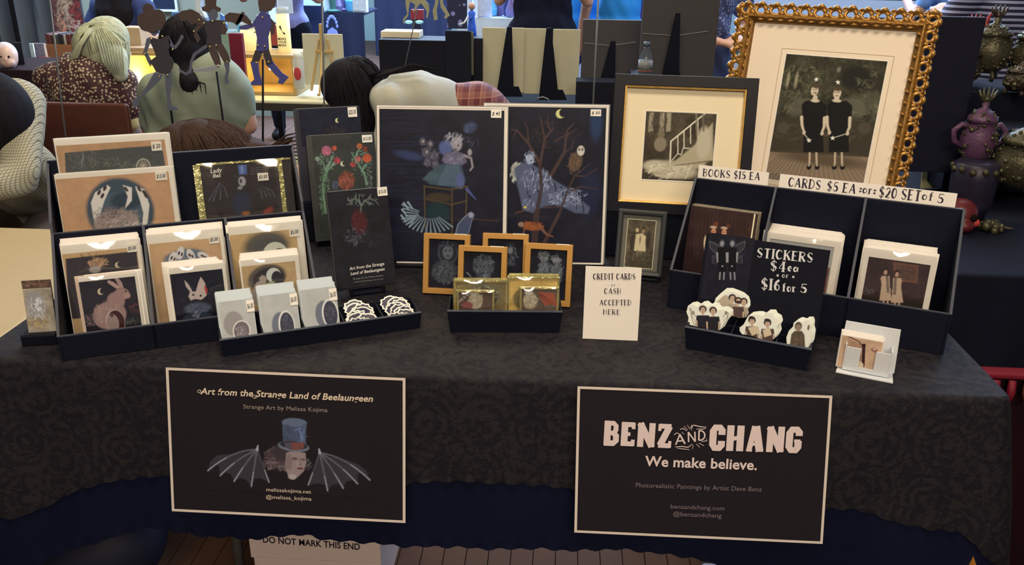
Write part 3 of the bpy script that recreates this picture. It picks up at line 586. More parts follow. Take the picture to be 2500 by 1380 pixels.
# --- small card holder at the far left
pl = Pl(onz(55, 845), 14, 0); h = It('card_holder', pl, 0, .062, 'small black business card holder at the left end of the lace cloth', 'holder')
wbox(h, 'tray', -.031, .031, -.004, .03, 0, .022, BLACKL, .003); wbox(h, 'back_rest', -.024, .031, .028, .034, 0, .055, BLACKL, .002)
pl = stand((55, 707), (124, 703), (62, 822), .758, 10)
it = card('picture_card', 'small grey-gold card with a pale winged figure, in the left card holder', pl, (55, 707), (124, 703), 0); hw = it.W / 2
a = Art(it, -hw, hw, 0, it.H, (160, 146, 122), .9, .15); a.ell(88, 745, 24, 34, (150, 145, 135), 8); a.scr(92, 752, 24, 28, 70, 14, 3, (190, 180, 168), 120, .6); a.scr(94, 742, 8, 16, 30, 8, 3, (220, 212, 200), 130, .7); a.scr(92, 790, 30, 14, 40, 12, 4, (176, 150, 96), 20, .6); a.done()
pl2 = Pl(pl.at(0, .012, 0), pl.yaw, 8); it = card('picture_card', 'brown photo card standing behind the winged figure card', pl2, (52, 688), (123, 681), 0, m=mat('brown_card', (70, 58, 50), .6)); hw = it.W / 2
a = Art(it, -hw, hw, it.H - .03, it.H, (92, 72, 58), 1.2, .2); a.scr(88, 695, 30, 6, 40, 14, 3, (130, 95, 75), 0, .6); a.done()
# ================================================================ FIVE-POCKET TRAY
yt = degrees(atan2(1.529 - 1.374, .345)); TO = (-.606, 1.372, .743); PT = Pl(TO, yt); tw = .38
T1 = It('compartment_tray', PT, 0, tw, 'long black five-pocket tray with small packets and stickers, in front of the left rack', 'tray')
def tray(T, tw, dep, h, divs, flare=.004):
    v = lambda p: (p[0] + (flare if p[0] > 0 else -flare) * p[2] / h, p[1] - (flare * p[2] / h if p[1] < dep / 2 else -flare * p[2] / h), p[2])
    x0, x1 = -tw / 2 + flare, tw / 2 - flare; th = .0035
    for nm, b in (('front_panel', (x0, x1, 0, th, 0, h)), ('back_panel', (x0, x1, dep - th, dep, 0, h)), ('side_panel', (x0, x0 + th, th, dep - th, 0, h)), ('side_panel', (x1 - th, x1, th, dep - th, 0, h)), ('base_panel', (x0, x1, th, dep - th, 0, .003))):
        G().box(*b, T=v).build(nm, RACK, T.root)
    G().box(x0 - flare, x1 + flare, -flare - .0005, .0025, h, h + .001).build('rim', RACKE, T.root)
    for d in divs: G().box(-tw / 2 + d, -tw / 2 + d + .003, th, dep - th, 0, h * .96).build('divider', RACK, T.root)
tray(T1, tw, .078, .034, [tw * k / 5 for k in (1, 2, 3, 4)])
VEL = mat('vellum_envelope', (205, 205, 190), .45, var=.05, spec=.3)
for k, (tl, tr, txt, lab, ax, ay) in enumerate((((531, 743), (616, 722), '2', 'leftmost packet stack: vellum envelopes with a pale oval picture', 590, 808), ((632, 728), (722, 706), '3', 'middle vellum envelope stack with a dark arched picture', 700, 790), ((732, 712), (818, 694), '5', 'rightmost vellum envelope stack with a dark oval picture', 806, 762))):
    pl = Pl(TO, yt, 22, .012); it = card('vellum_packet', lab, pl, tl, tr, .006, 'packet', m=VEL); hw = it.W / 2; it.calib(ax, ay)
    a = Art(it, -hw + .001, hw - .001, it.z0 + .002, it.H - .001, (182, 178, 164), 1.1, .03)
    if k == 0: a.ell(570, 790, 24, 30, (150, 140, 130), 3, -10); a.ell(ax, ay, 22, 26, (220, 210, 190), 1.5, -10); a.ell(ax, ay, 19, 23, (112, 100, 98), 1.5, -10); a.scr(ax, ay, 14, 14, 40, 8, 2, (170, 155, 150), None, .5)
    else: a.ell(ax - 14, ay + 6, 22, 34, (110, 112, 116), 3); a.ell(ax, ay + 4, 20, 36, (225, 218, 200), 1.5); a.ell(ax + 1, ay + 5, 17, 33, (62, 62, 72), 1.5); a.scr(ax, ay, 12, 20, 30, 8, 2, (100, 100, 112), None, .5)
    a.done(); price(it, '$6.00', tr[0] - 16, tr[1] + 12, tr[0] + 6, tr[1] + 38)
    pack(it, 8, .0034, 'vellum_packet', ('vellum envelope standing behind the pale oval packet', 'vellum envelope standing behind the dark arched packet', 'vellum envelope standing behind the dark oval packet')[k], 'vellum envelopes in tray pocket ' + ('left', 'middle', 'right')[k], m=VEL, cat='packet', jx=.001, jz=.0012, rise=.0024, shift=-.0002)
# die-cut cloud stickers
STK = mat('sticker_paper', (240, 232, 215), .4, var=.03); DKS = mat('dark_sticker_print', (48, 46, 66), .4, var=.4, vs=200)
def cloud(n, rx, rz, seed):
    r = random.Random(seed); return [((rx * (1 + .16 * r.random()) * cos(2 * pi * k / n)) * (1 + .12 * (k % 2)), rz * (1 + .25 * r.random()) * sin(2 * pi * k / n) * (1 + .12 * (k % 2))) for k in range(n)]
for q, (xc, lab, grp) in enumerate(((.266, 'die-cut dark blue cloud sticker, fourth pocket of the tray', 'stickers in the fourth pocket'), (.342, 'die-cut dark blue cloud sticker, right-end pocket of the tray', 'stickers in the right-end pocket'))):
    for k in range(9):
        r = random.Random(k + q * 20); P_ = PT.at(xc + r.uniform(-.012, .012), .012 + k * .0058, .012 + .003 * k + r.uniform(0, .002))
        M = Matrix.Translation(Vector(P_)) @ Matrix.Rotation(radians(yt + r.uniform(-8, 8)), 4, 'Z') @ Matrix.Rotation(radians(-22 - 3 * k), 4, 'X')
        e = empty('cloud_sticker', M=M); tag(e, lab, 'sticker', grp); p = cloud(22, .019, .014, k); G().prism(p, 0, .0006).build('sticker_border', STK, e); G().prism([(x * .84, z * .82) for x, z in p], -.0004, 0).build('printed_cloud', DKS, e)
# ================================================================ BOOKS ON EASELS
def easel(name, label, pl, x0, x1, lip=.018, h=.1, z=0, back=.09):
    e = It(name, Pl((pl.o[0], pl.o[1], .743), pl.yaw, 0), x0, x1, label, 'easel'); wd = e.W
    e.box('base_ledge', -wd / 2, wd / 2, .0, .008, -.012, .03, BLACKL, bv=.002)
    for s in (-1, 1): e.box('front_lip', s * wd / 2 - .004, s * wd / 2 + .004, .0, lip, -.014, -.008, BLACKL, bv=.001)
    th = math.tan(radians(max(pl.lean, 5)))
    G().tube([(0, .02, .005), (0, .02 + h * th + .006, h)], .004, 6).build('support_post', BLACKL, e.root); G().tube([(0, .02 + h * th + .006, h * .95), (0, back, .003)], .003, 6).build('back_leg', BLACKL, e.root); return e
def book(name, label, tl, tr, b, lean, T, base, h=.743, cat='book', m=None, under=.008):
    pl = stand(tl, tr, b, h, lean); it = card(name, label, pl, tl, tr, 0, cat, T=T, m=m or BLACKP, part='cover'); it.pl0 = pl
    hw = it.W / 2; it.box('page_block', -hw + .004, hw - .003, it.H - .0005, it.H + .001, .003, T - .003, GREYE); it.box('spine_edge', -hw - .0015, -hw, 0, it.H, 0, T, mat('book_edge', (70, 68, 62), .5)); return it
BK1 = mat('black_book_cover', (30, 29, 33), .42, var=.1)
it = book('art_book', 'front black paperback on small easel, bare tree above a red figure, $15 tag', (797, 470), (945, 457), (822, 712), 14, .012, (28, 27, 30), h=.755, m=BK1); hw = it.W / 2
a = Art(it, -hw + .001, hw - .001, .004, it.H - .002, (34, 33, 37), 1.2, .1)
for p in ([(880, 520), (882, 500), (868, 485), (852, 490), (848, 483)], [(868, 485), (870, 472)], [(882, 503), (890, 490), (902, 484), (916, 490), (924, 500)], [(902, 484), (905, 474)], [(880, 500), (876, 485), (878, 474)], [(890, 490), (900, 496), (912, 500)], [(860, 488), (856, 498), (846, 500)]): a.line(p, (3, 1.2), (108, 118, 104), 1)
a.scr(884, 488, 36, 13, 34, 10, 1.4, (110, 122, 112), None, .6); a.ell(877, 541, 18, 28, (74, 34, 36), 8, 5); a.scr(878, 545, 20, 30, 70, 10, 2, (96, 46, 50), 80, .45); a.scr(866, 578, 26, 22, 60, 9, 1.8, (112, 112, 116), None, .4); a.scr(905, 580, 26, 22, 34, 10, 1.5, (62, 60, 66), None, .5)
a.done(); it.text('Art from the Strange', (853, 660), (938, 647), 8, INKL, shear=.2, bold=.012); it.text('Land of Beelaungeen', (856, 672), (939, 660), 8, INKL, shear=.2, bold=.012)
it.text('Strange Art by Melissa Kojima', (862, 683), (935, 674), 4, INKG); it.text('collected paintings and stories', (864, 690), (936, 682), 3, INKG)
price(it, '$15.00', 920, 458, 946, 477); easel('book_easel', 'small black easel holding the front black book', it.pl0, .03, .10)
BK2 = mat('green_black_cover', (52, 54, 48), .45, var=.1)
it = book('art_book', 'dark green-black book with two rose trees beside a red-cloaked figure', (748, 332), (913, 323), (776, 590), 12, .016, 0, h=.76, m=BK2); hw = it.W / 2
a = Art(it, -hw + .012, hw - .001, .01, it.H - .002, (56, 58, 52), 1.3, .08)
for p in ([(796, 520), (790, 480), (788, 450), (796, 420), (790, 400), (782, 388)], [(790, 440), (800, 415), (816, 400), (826, 390)], [(795, 415), (806, 398), (812, 380)], [(895, 450), (890, 425), (878, 405), (868, 390), (858, 372)], [(884, 415), (896, 400)], [(870, 395), (862, 402)], [(868, 388), (872, 372), (880, 360)]): a.line(p, (6, 2.4), (112, 138, 108), 1.2)
a.scr(792, 470, 12, 60, 110, 9, 2.6, (96, 120, 90), 60, .7); a.scr(802, 392, 26, 22, 50, 8, 2.4, (120, 140, 115), None, .7); a.scr(880, 395, 26, 34, 60, 8, 2.4, (110, 135, 108), None, .7); a.scr(900, 440, 9, 28, 40, 8, 2.4, (120, 130, 110), 80, .6)
for x, y, r_, c in ((797, 368, 12, (160, 92, 104)), (823, 392, 8, (150, 60, 66)), (816, 362, 6, (160, 74, 56)), (896, 386, 11, (176, 82, 52)), (878, 357, 7, (150, 84, 48)), (892, 364, 7, (104, 56, 40)), (862, 402, 7, (140, 62, 58)), (874, 388, 7, (150, 82, 76)), (775, 388, 6, (110, 120, 100))):
    a.ell(x, y, r_, r_, c, 2); a.scr(x, y, r_ * .8, r_ * .8, 14, r_ * .7, 1.6, tuple(min(255, v * 1.35) for v in c), None, .6)
crescent(a, 837, 400, 6, (214, 208, 170), 200); a.ell(846, 442, 20, 22, (100, 58, 46), 4); a.scr(846, 440, 20, 22, 80, 12, 2.6, (150, 86, 62), 70, .6); a.scr(818, 452, 9, 10, 30, 8, 2, (90, 96, 112), None, .6); a.done()
price(it, '$15.00', 883, 330, 909, 347); easel('book_easel', 'small black easel behind the front book, holding the rose tree book', it.pl0, .04, .12)
rz = It('riser_block', Pl(onz(742, 595), 20, 0), 0, .15, 'low black riser block under the rear dark blue book', 'riser'); 
it = book('art_book', 'rear dark blue book with a thin tree and tiny moon, behind the rose tree book', (718, 267), (877, 259), (745, 492), 10, .016, 0, h=.85, m=mat('blue_black_cover', (30, 32, 44), .45)); hw = it.W / 2; o_ = it.pl0
bpy.data.objects.remove(rz.root)
rz = It('riser_block', Pl((o_.o[0], o_.o[1], .743), o_.yaw, 0), -.01, it.W + .01, 'black riser block under the rear dark blue book', 'riser'); wbox(rz, 'riser_body', -rz.W / 2, rz.W / 2, -.002, .09, 0, .106, BLACKP, .003)
a = Art(it, -hw + .01, hw - .001, it.H - .09, it.H - .002, (32, 34, 46), 1.4, .1)
crescent(a, 824, 294, 5.5, (220, 214, 150), 190); [a.line([(820, 345), (820 + dx * .5, 325), (820 + dx, 300 + abs(dx) * .4)], (2.4, 1), (72, 60, 52)) for dx in (-26, -12, 0, 14, 28)]; a.scr(820, 325, 32, 14, 40, 10, 1.4, (60, 52, 50), None, .6); a.done()
price(it, '$25.00', 848, 262, 872, 285)
# ================================================================ TWO LARGE BLACK PRINTS
it_p = []
DKP = (23, 25, 38)
pl1 = stand((920, 257), (1240, 262), (945, 642), .75, 12); pl2 = Pl(pl1.at(0, .03), pl1.yaw, 11)
WB = mat('foam_board', (226, 212, 186), .6, var=.04)
it = card('art_print', 'large black print of a chalk-pale woman over a chest and a fan of bones', pl1, (920, 257), (1240, 262), 0, 'print', T=.006, m=WB, part='backing_board'); hw = it.W / 2; it.calib(1080, 450)
a = Art(it, *(it.loc(928, 450)[0], it.loc(1229, 450)[0]), .004, it.loc(1080, 268)[1], DKP, 1.5, .12)
for k in range(26): a.line([(930 + k % 5 * 20, 290 + k * 11), (990 + k % 7 * 16, 286 + k * 11 + (k % 3) * 4)], 3, (34, 42, 66), 2.5, .5)
a.ell(1000, 380, 34, 10, (52, 62, 96), 8, -10, .8); a.ell(1148, 312, 16, 12, (58, 66, 92), 7, 30, .9); a.scr(1145, 312, 14, 12, 16, 12, 2, (82, 92, 118), 40, .5); a.scr(1140, 345, 26, 10, 20, 20, 1.6, (90, 96, 112), 30, .5)
a.ell(1115, 352, 13, 17, (150, 140, 138), 3); a.scr(1108, 340, 22, 16, 80, 9, 2.4, (156, 152, 156), 50, .6); a.ell(1118, 355, 2, 2, (40, 32, 40), 1); a.ell(1112, 365, 4, 1.6, (60, 40, 48), 1)
a.ell(1088, 362, 16, 18, (88, 100, 142), 6, 20, .8); a.poly([(1086, 374), (1112, 368), (1134, 376), (1140, 396), (1124, 406), (1094, 404), (1078, 392)], (96, 90, 106), 3); a.scr(1110, 388, 24, 14, 50, 12, 1.6, (140, 134, 150), 20, .5); [a.ell(x_, y_, r_, r_ * 1.2, (78, 74, 84), 3) for x_, y_, r_ in ((1032, 346, 8), (1050, 352, 8), (1040, 372, 10), (1060, 380, 10), (1044, 396, 9), (1064, 404, 9))]; [a.ell(x_ + 1, y_, 3, 4, (150, 138, 132), 1.5) for x_, y_ in ((1032, 345), (1050, 351), (1041, 371))]; a.scr(1050, 378, 22, 34, 60, 8, 1.6, (124, 116, 120), None, .45)
a.poly([(1080, 400), (1126, 402), (1136, 440), (1128, 462), (1096, 456), (1050, 450), (1032, 436), (1052, 418)], (60, 78, 86), 4); [a.line([(1090 + 2.4 * q, 404), (1070 + q * 5.2, 452)], (1.2, 2.6), (104, 122, 138), 1, .55) for q in range(13)]; [a.line([(1050 + q * 5, 420 + q), (1034 + q * 6, 440)], 2, (88, 112, 112), 1.2, .5) for q in range(7)]; a.ell(1124, 442, 10, 18, (88, 90, 140), 5, 0, .7); a.line([(1134, 380), (1150, 386), (1154, 408), (1148, 416)], (6, 4), (140, 130, 132), 1.6); a.ell(1147, 372, 5, 8, (150, 142, 140), 2)
for p in ([(1035, 455), (1100, 463), (1142, 455)], [(1036, 455), (1038, 560)], [(1103, 465), (1104, 575)], [(1040, 485), (1102, 500), (1140, 490)], [(1140, 458), (1136, 560)]): a.line(p, 3, (96, 76, 44), 1.6, .8)
a.ell(1070, 483, 32, 12, (70, 56, 40), 6, 0, .8); a.ell(1070, 520, 30, 26, (24, 50, 52), 10, 0, .8); a.line([(1140, 462), (1162, 488)], (7, 2), (86, 92, 150), 2, .8)
for k in range(14): t = radians(-45 - k * 9); x = 1062 + 4 * cos(t); a.line([(1050 + 30 * cos(t), 520 - 14 * sin(t)), (1052 + 74 * cos(t), 520 - 48 * sin(t))], (1.6, 4.4), (128, 146, 152), 1, .8)
for k in range(7): a.line([(1024 - k * 2, 516 + k * 3), (982 + k * 3, 500 + k * 9)], (1.6, 4), (138, 156, 162), 1, .75)
[a.line([(x_, y_), (x_ + 12, y_ + 16)], (5, 2), (160, 176, 178), 1.2, .8) for x_, y_ in ((986, 496), (996, 494), (982, 512), (980, 526))]; a.poly([(1112, 572), (1118, 548), (1132, 532), (1146, 520), (1158, 524), (1150, 545), (1144, 572)], (66, 76, 98), 3); a.line([(1112, 572), (1118, 548), (1132, 532), (1146, 520)], 2, (140, 150, 165), 1.2, .8); a.line([(1144, 572), (1150, 545), (1158, 524)], 2, (120, 130, 150), 1.2, .7); a.ell(1150, 525, 6, 7, (150, 150, 160), 3); a.line([(1120, 540), (1160, 535), (1215, 540)], 2, (90, 66, 52), 2, .6)
a.done(m=GLOSS); price(it, '$ 45', 1199, 267, 1224, 288)
it.rim('front_edge', -hw, hw, 0, it.H, [(0, -.001), (.0035, -.001), (.0035, .001), (0, .001)], mat('white_frame_edge', (235, 218, 190), .4)); it.box('plastic_backing', -hw - .004, hw + .002, 0, it.H + .002, .007, .012, GREYE)
it = card('art_print', 'large black print with bare tree, owl, fox and striped creature under a moon', pl2, (1182, 252), (1487, 257), 0, 'print', T=.008, m=WB, part='backing_board'); hw = it.W / 2; it.calib(1350, 450)
a = Art(it, *(it.loc(1200, 450)[0], it.loc(1474, 450)[0]), .004, it.loc(1350, 262)[1], DKP, 1.5, .12)
crescent(a, 1368, 278, 11, (214, 206, 128), 200); a.ell(1456, 300, 14, 40, (36, 62, 96), 10, 0, .7); a.ell(1440, 470, 26, 60, (30, 40, 70), 14, 0, .5)
BR = (74, 54, 50)
for p, w_ in (([(1305, 590), (1310, 520), (1322, 460), (1318, 400), (1330, 340), (1352, 312)], (15, 3)), ([(1318, 400), (1290, 350), (1262, 318), (1245, 316)], (8, 2)), ([(1330, 340), (1322, 300), (1318, 284)], (5, 1.5)), ([(1322, 460), (1350, 420), (1378, 372), (1384, 320), (1402, 300)], (11, 2)), ([(1355, 345), (1380, 330), (1408, 315)], (4, 1.5)), ([(1290, 350), (1288, 315), (1280, 296)], (4, 1.5)),
           ([(1330, 590), (1366, 520), (1384, 470), (1402, 430), (1440, 400)], (9, 2)), ([(1384, 470), (1420, 455), (1458, 462)], (5, 1.5)), ([(1260, 520), (1300, 508), (1380, 505), (1440, 512)], (5, 2)), ([(1345, 320), (1335, 296), (1340, 280)], (4, 1.5)), ([(1402, 430), (1430, 430), (1460, 410)], (4, 1.5)), ([(1262, 318), (1250, 340)], (3, 1.5)), ([(1370, 380), (1396, 360), (1400, 340)], (4, 1.5))): a.line(p, w_, BR, 1.6, .95)
a.scr(1350, 330, 70, 40, 80, 18, 1.6, BR, None, .5); a.scr(1300, 560, 60, 30, 30, 18, 1.4, (44, 40, 44), None, .5)
a.ell(1262, 420, 13, 22, (150, 146, 130), 4, 10); a.scr(1262, 422, 16, 26, 70, 9, 2.4, (196, 196, 176), 70, .6); a.ell(1294, 390, 10, 12, (150, 156, 170), 3); a.scr(1294, 386, 14, 18, 50, 8, 2, (176, 186, 205), None, .6); a.ell(1297, 392, 1.8, 1.8, (40, 36, 44), 1)
a.poly([(1254, 412), (1276, 396), (1300, 402), (1330, 420), (1352, 440), (1384, 458), (1414, 486), (1440, 506), (1436, 522), (1404, 520), (1376, 506), (1350, 500), (1322, 506), (1300, 520), (1276, 512), (1270, 480), (1262, 450)], (84, 90, 110), 5); [a.line([(x_, y_), (x_ + 5, y_ + 13), (x_ + 3, y_ + 26)], (5, 2), (30, 32, 46), 1.4, .85) for x_, y_ in ((1300, 410), (1316, 420), (1334, 432), (1352, 446), (1370, 458), (1388, 470), (1404, 486), (1420, 498), (1284, 450), (1292, 478), (1312, 462))]; a.scr(1310, 440, 42, 30, 110, 14, 1.8, (165, 172, 190), 70, .5); a.scr(1385, 482, 48, 22, 120, 13, 1.8, (170, 178, 194), 40, .5); a.scr(1292, 500, 18, 14, 26, 10, 1.8, (150, 158, 176), 80, .4)
for p, w_ in (([(1305, 590), (1310, 520), (1322, 460), (1318, 400)], 11), ([(1366, 520), (1384, 470), (1402, 430)], 6)): a.line(p, (w_, w_ * .7), (62, 46, 44), 1.6, .9)
a.ell(1405, 395, 16, 24, (92, 72, 54), 4, -15); a.scr(1400, 400, 16, 26, 50, 8, 2, (120, 92, 66), 70, .6); a.ell(1418, 368, 9, 12, (206, 196, 176), 2.4); a.ell(1414, 366, 2, 2.6, (40, 30, 30), 1); a.ell(1422, 366, 2, 2.6, (40, 30, 30), 1); a.line([(1410, 360), (1418, 364), (1427, 360)], 1.4, (110, 80, 60))
a.ell(1300, 552, 26, 10, (128, 72, 42), 4, -8); a.scr(1298, 552, 28, 11, 50, 10, 2, (170, 92, 50), 0, .6); a.line([(1322, 558), (1334, 572), (1350, 578)], (8, 3), (120, 80, 60), 2); a.ell(1272, 548, 7, 6, (150, 120, 96), 2); a.line([(1280, 560), (1276, 578)], 3, (120, 80, 56)); a.ell(1282, 506, 4, 3, (210, 190, 80), 2)
a.done(m=GLOSS); price(it, '$ 50', 1442, 267, 1467, 284)
it.rim('front_edge', -hw, hw, 0, it.H, [(0, -.001), (.004, -.001), (.004, .001), (0, .001)], mat('white_frame_edge', (235, 218, 190), .4)); it.box('plastic_backing', -hw - .002, hw + .004, 0, it.H + .002, .009, .014, GREYE)
for p_, lab, x in ((pl1, 'black folding easel behind the print of the pale woman', .11), (pl2, 'black folding easel behind the print of the owl and fox', .30)): easel('print_easel', lab, Pl((p_.o[0], p_.o[1], .743), p_.yaw, 12), x - .09, x + .09, lip=.02, h=.26, back=.15)
# ================================================================ FOUR SMALL GOLD FRAMES
GF = mat('gold_painted_frame', (196, 140, 68), .35, .25, var=.08, vs=20)
def gframe(lab, tl, tr, b, draw, lean=14, z0=0, yaw=None, h=.743):
    pl = stand(tl, tr, b, h, lean, yaw); a_ = pl.hit(*tl); b_ = pl.hit(*tr); it = It('framed_drawing', pl, a_[0], b_[0], lab, 'picture frame', 'small gold frames'); it.calib((tl[0] + tr[0]) / 2, tl[1] + 60); hw = it.W / 2; H = (a_[1] + b_[1]) / 2
    bevel(it.rim('moulding', -hw, hw, 0, H, [(0, -.012), (.012, -.012), (.012, -.004), (.012, .004), (0, .004)], GF), .0012); it.box('backing', -hw + .002, hw - .002, .002, H - .002, .002, .005, BLACKP)
    a = Art(it, -hw + .011, hw - .011, .011, H - .011, (24, 25, 36), 1.1, .12); draw(a, (tl[0] + tr[0]) / 2, tl[1]); a.done(y=.0)
    it.box('price_sticker', hw * .3, hw * .85, H, H + .0008, -.0115, -.003, PAPER)
    g = G().tube([(0, .005, H * .6), (0, .035, H * .03)], .003, 6); g.build('strut', BLACKL, it.root); return it
GH = (96, 104, 108)
def d1(a, x, y): a.ell(x, y + 50, 25, 28, (54, 60, 66), 3); a.ell(x, y + 48, 20, 24, (32, 34, 42), 3); a.ell(x, y + 48, 13, 17, (88, 92, 94), 4); [a.ell(x + dx, y + 44, 2.4, 2.4, (26, 26, 34), 1) for dx in (-5, 5)]; a.ell(x, y + 57, 4, 1.6, (30, 28, 34), 1); a.scr(x, y + 30, 24, 9, 40, 8, 1.4, GH, None, .6); a.ell(x - 8, y + 95, 30, 28, (54, 56, 60), 6); a.scr(x - 8, y + 95, 32, 30, 120, 12, 1.8, (92, 94, 96), 60, .5)
def d2(a, x, y): a.ell(x, y + 52, 26, 28, (48, 52, 58), 4); a.scr(x, y + 50, 26, 28, 150, 10, 1.5, (112, 118, 120), None, .5); a.ell(x - 4, y + 54, 11, 13, (74, 78, 82), 3); a.ell(x - 8, y + 52, 2, 2, (28, 28, 34), 1); a.ell(x, y + 53, 2, 2, (28, 28, 34), 1); a.scr(x, y + 82, 20, 10, 40, 10, 1.8, GH, None, .5); a.line([(x - 40, y + 68), (x - 32, y + 76), (x - 30, y + 90)], (4, 1.5), (120, 120, 120), 1.2, .7)
def d3(a, x, y): a.scr(x + 8, y + 54, 18, 28, 100, 12, 1.6, GH, 120, .5); a.ell(x + 10, y + 44, 6, 8, (110, 112, 110), 2)
def d4(a, x, y):
    for dx, dy, s in ((-14, 36, 1), (16, 44, .85)): a.ell(x + dx, y + dy, 10 * s, 11 * s, (92, 94, 94), 3); a.scr(x + dx, y + dy - 4, 15 * s, 12 * s, 60, 8, 1.6, (124, 126, 122), None, .6); a.ell(x + dx, y + dy + 34, 13, 26, (74, 78, 80), 5); a.scr(x + dx, y + dy + 30, 16, 30, 90, 12, 1.8, (112, 116, 116), 70, .5)
gframe('small gold frame, leftmost, with a chalk drawing of a crowned face', (1037, 568), (1150, 573), (1033, 714), d1)
gframe('small gold frame at the back between the two drawings of faces and figures', (1180, 568), (1292, 572), (1180, 712), d3)
gframe('small gold frame with a round maned face, directly behind the left yellow packet', (1121, 598), (1240, 603), (1118, 742), d2)
gframe('small gold frame, rightmost, with two pale huddled figures', (1284, 592), (1400, 598), (1282, 742), d4)
# ================================================================ CENTRE TRAY WITH TWO YELLOW PACKETS
yc = degrees(atan2(.015, .223)); CO = (-.205, 1.513, .743); PC = Pl(CO, yc); cw = .225
T2 = It('small_tray', PC, 0, cw, 'small black tray holding two yellow bagged packets before the gold frames', 'tray'); tray(T2, cw, .07, .046, [], .005)
YB = mat('yellow_bag_board', (214, 176, 96), .4, var=.1)
for tl, tr, lab, L2, tl2, tr2, kk in (((1109, 684), (1239, 688), 'left yellow bagged picture packet in the small tray', 'small brown bagged card in front of the left yellow packet', (1116, 711), (1206, 711), 0), ((1241, 680), (1364, 678), 'right yellow bagged picture packet in the small tray', 'small bagged card of a pale figure with a red bat wing', (1270, 703), (1364, 703), 1)):
    it = card('bagged_packet', lab, Pl(CO, yc, 8, .03), tl, tr, .004, 'packet', T=.006, m=YB); hw = it.W / 2
    a = Art(it, -hw + .003, hw - .003, it.z0 + .01, it.H - .003, (140, 122, 78) if kk == 0 else (222, 182, 100), 1.1, .1); xm = (tl[0] + tr[0]) / 2
    if kk == 0: a.ell(xm + 6, 720, 40, 30, (120, 112, 84), 3); a.ell(xm + 6, 726, 34, 26, (84, 70, 56), 3); a.scr(xm + 6, 714, 36, 20, 60, 8, 2, (196, 188, 140), None, .5)
    else: a.ell(xm - 22, 704, 16, 9, (196, 168, 110), 2); a.ell(xm - 24, 730, 26, 26, (130, 116, 70), 5); a.ell(xm + 10, 712, 30, 12, (140, 96, 66), 3); a.scr(xm, 730, 50, 20, 60, 12, 2, (150, 140, 90), None, .5)
    a.done(m=GLOSS); it.sleeve(-hw - .002, hw + .002, it.z0, it.H + .003); it.rim('bag_edge', -hw - .002, hw + .002, it.z0, it.H + .003, [(0, -.003), (.003, -.0035), (.003, .003), (0, .004)], GOLDF)
    pack(it, 3, .007, 'bagged_packet', ('yellow bagged packet hidden behind the left one', 'yellow bagged packet hidden behind the right one')[kk], ('packets behind the left yellow one', 'packets behind the right yellow one')[kk], m=GOLDF, T=.005, cat='packet')
    it = card('bagged_card', L2, Pl(CO, yc, 8, .012), tl2, tr2, .004, T=.005, m=YB); hw = it.W / 2; xm = (tl2[0] + tr2[0]) / 2
    a = Art(it, -hw + .003, hw - .003, it.z0 + .01, it.H - .003, (96, 76, 62) if kk == 0 else (110, 92, 74), 1., .1)
    a.ell(xm - (0 if kk == 0 else 22), 735, 17, 20, (178, 158, 124), 3); a.scr(xm - (0 if kk == 0 else 22), 735, 20, 18, 60, 8, 2, (212, 198, 162), None, .6); a.ell(xm - (3 if kk == 0 else 26), 714, 10, 7, (206, 196, 170), 2)
    if kk == 0: a.ell(xm - 20, 745, 14, 8, (150, 80, 76), 3)
    else: a.poly([(xm - 5, 712), (xm + 36, 716), (xm + 44, 750), (xm + 28, 742), (xm + 14, 748), (xm + 6, 738)], (178, 92, 66), 2); [a.line([(xm - 2, 714), (xm + 10 + 10 * q, 744)], 1.6, (120, 54, 44)) for q in range(4)]
    a.done(m=GLOSS)
    if kk == 0: it.text('THIS IS ALL', (1120, 742), (1150, 716), 7, INKL)
    it.sleeve(-hw - .001, hw + .001, it.z0, it.H + .002); it.rim('bag_edge', -hw - .001, hw + .001, it.z0, it.H + .002, [(0, -.003), (.0025, -.0035), (.0025, .003), (0, .004)], GOLDF)
# ================================================================ CREDIT CARD SIGN
pl = stand((1430, 650), (1567, 655), (1426, 827), .743, 9)
it = card('counter_sign', 'white hand-lettered credit cards or cash sign in the middle of the table', pl, (1430, 650), (1567, 655), 0, 'sign', m=PINKP, part='sign_card', T=.0022); it.calib(1500, 740)
BI = mat('brush_ink', (62, 50, 56), .6)
it.hand('CREDIT CARDS', (1448, 682), (1551, 682), 14, BI); it.hand('- or -', (1483, 698), (1512, 698), 6, BI); it.hand('CASH', (1475, 717), (1516, 717), 13, BI)
it.hand('ACCEPTED', (1464, 745), (1541, 745), 13, BI); it.hand('HERE', (1472, 767), (1513, 768), 12, BI)
G().prism([(-.03, .002), (.03, .002), (0, .1)], .003, .004).build('back_flap', PAPER, it.root)
G().tube([(0, .003, .1), (0, .05, .012)], .0012, 5).build('strut', PAPER, it.root)
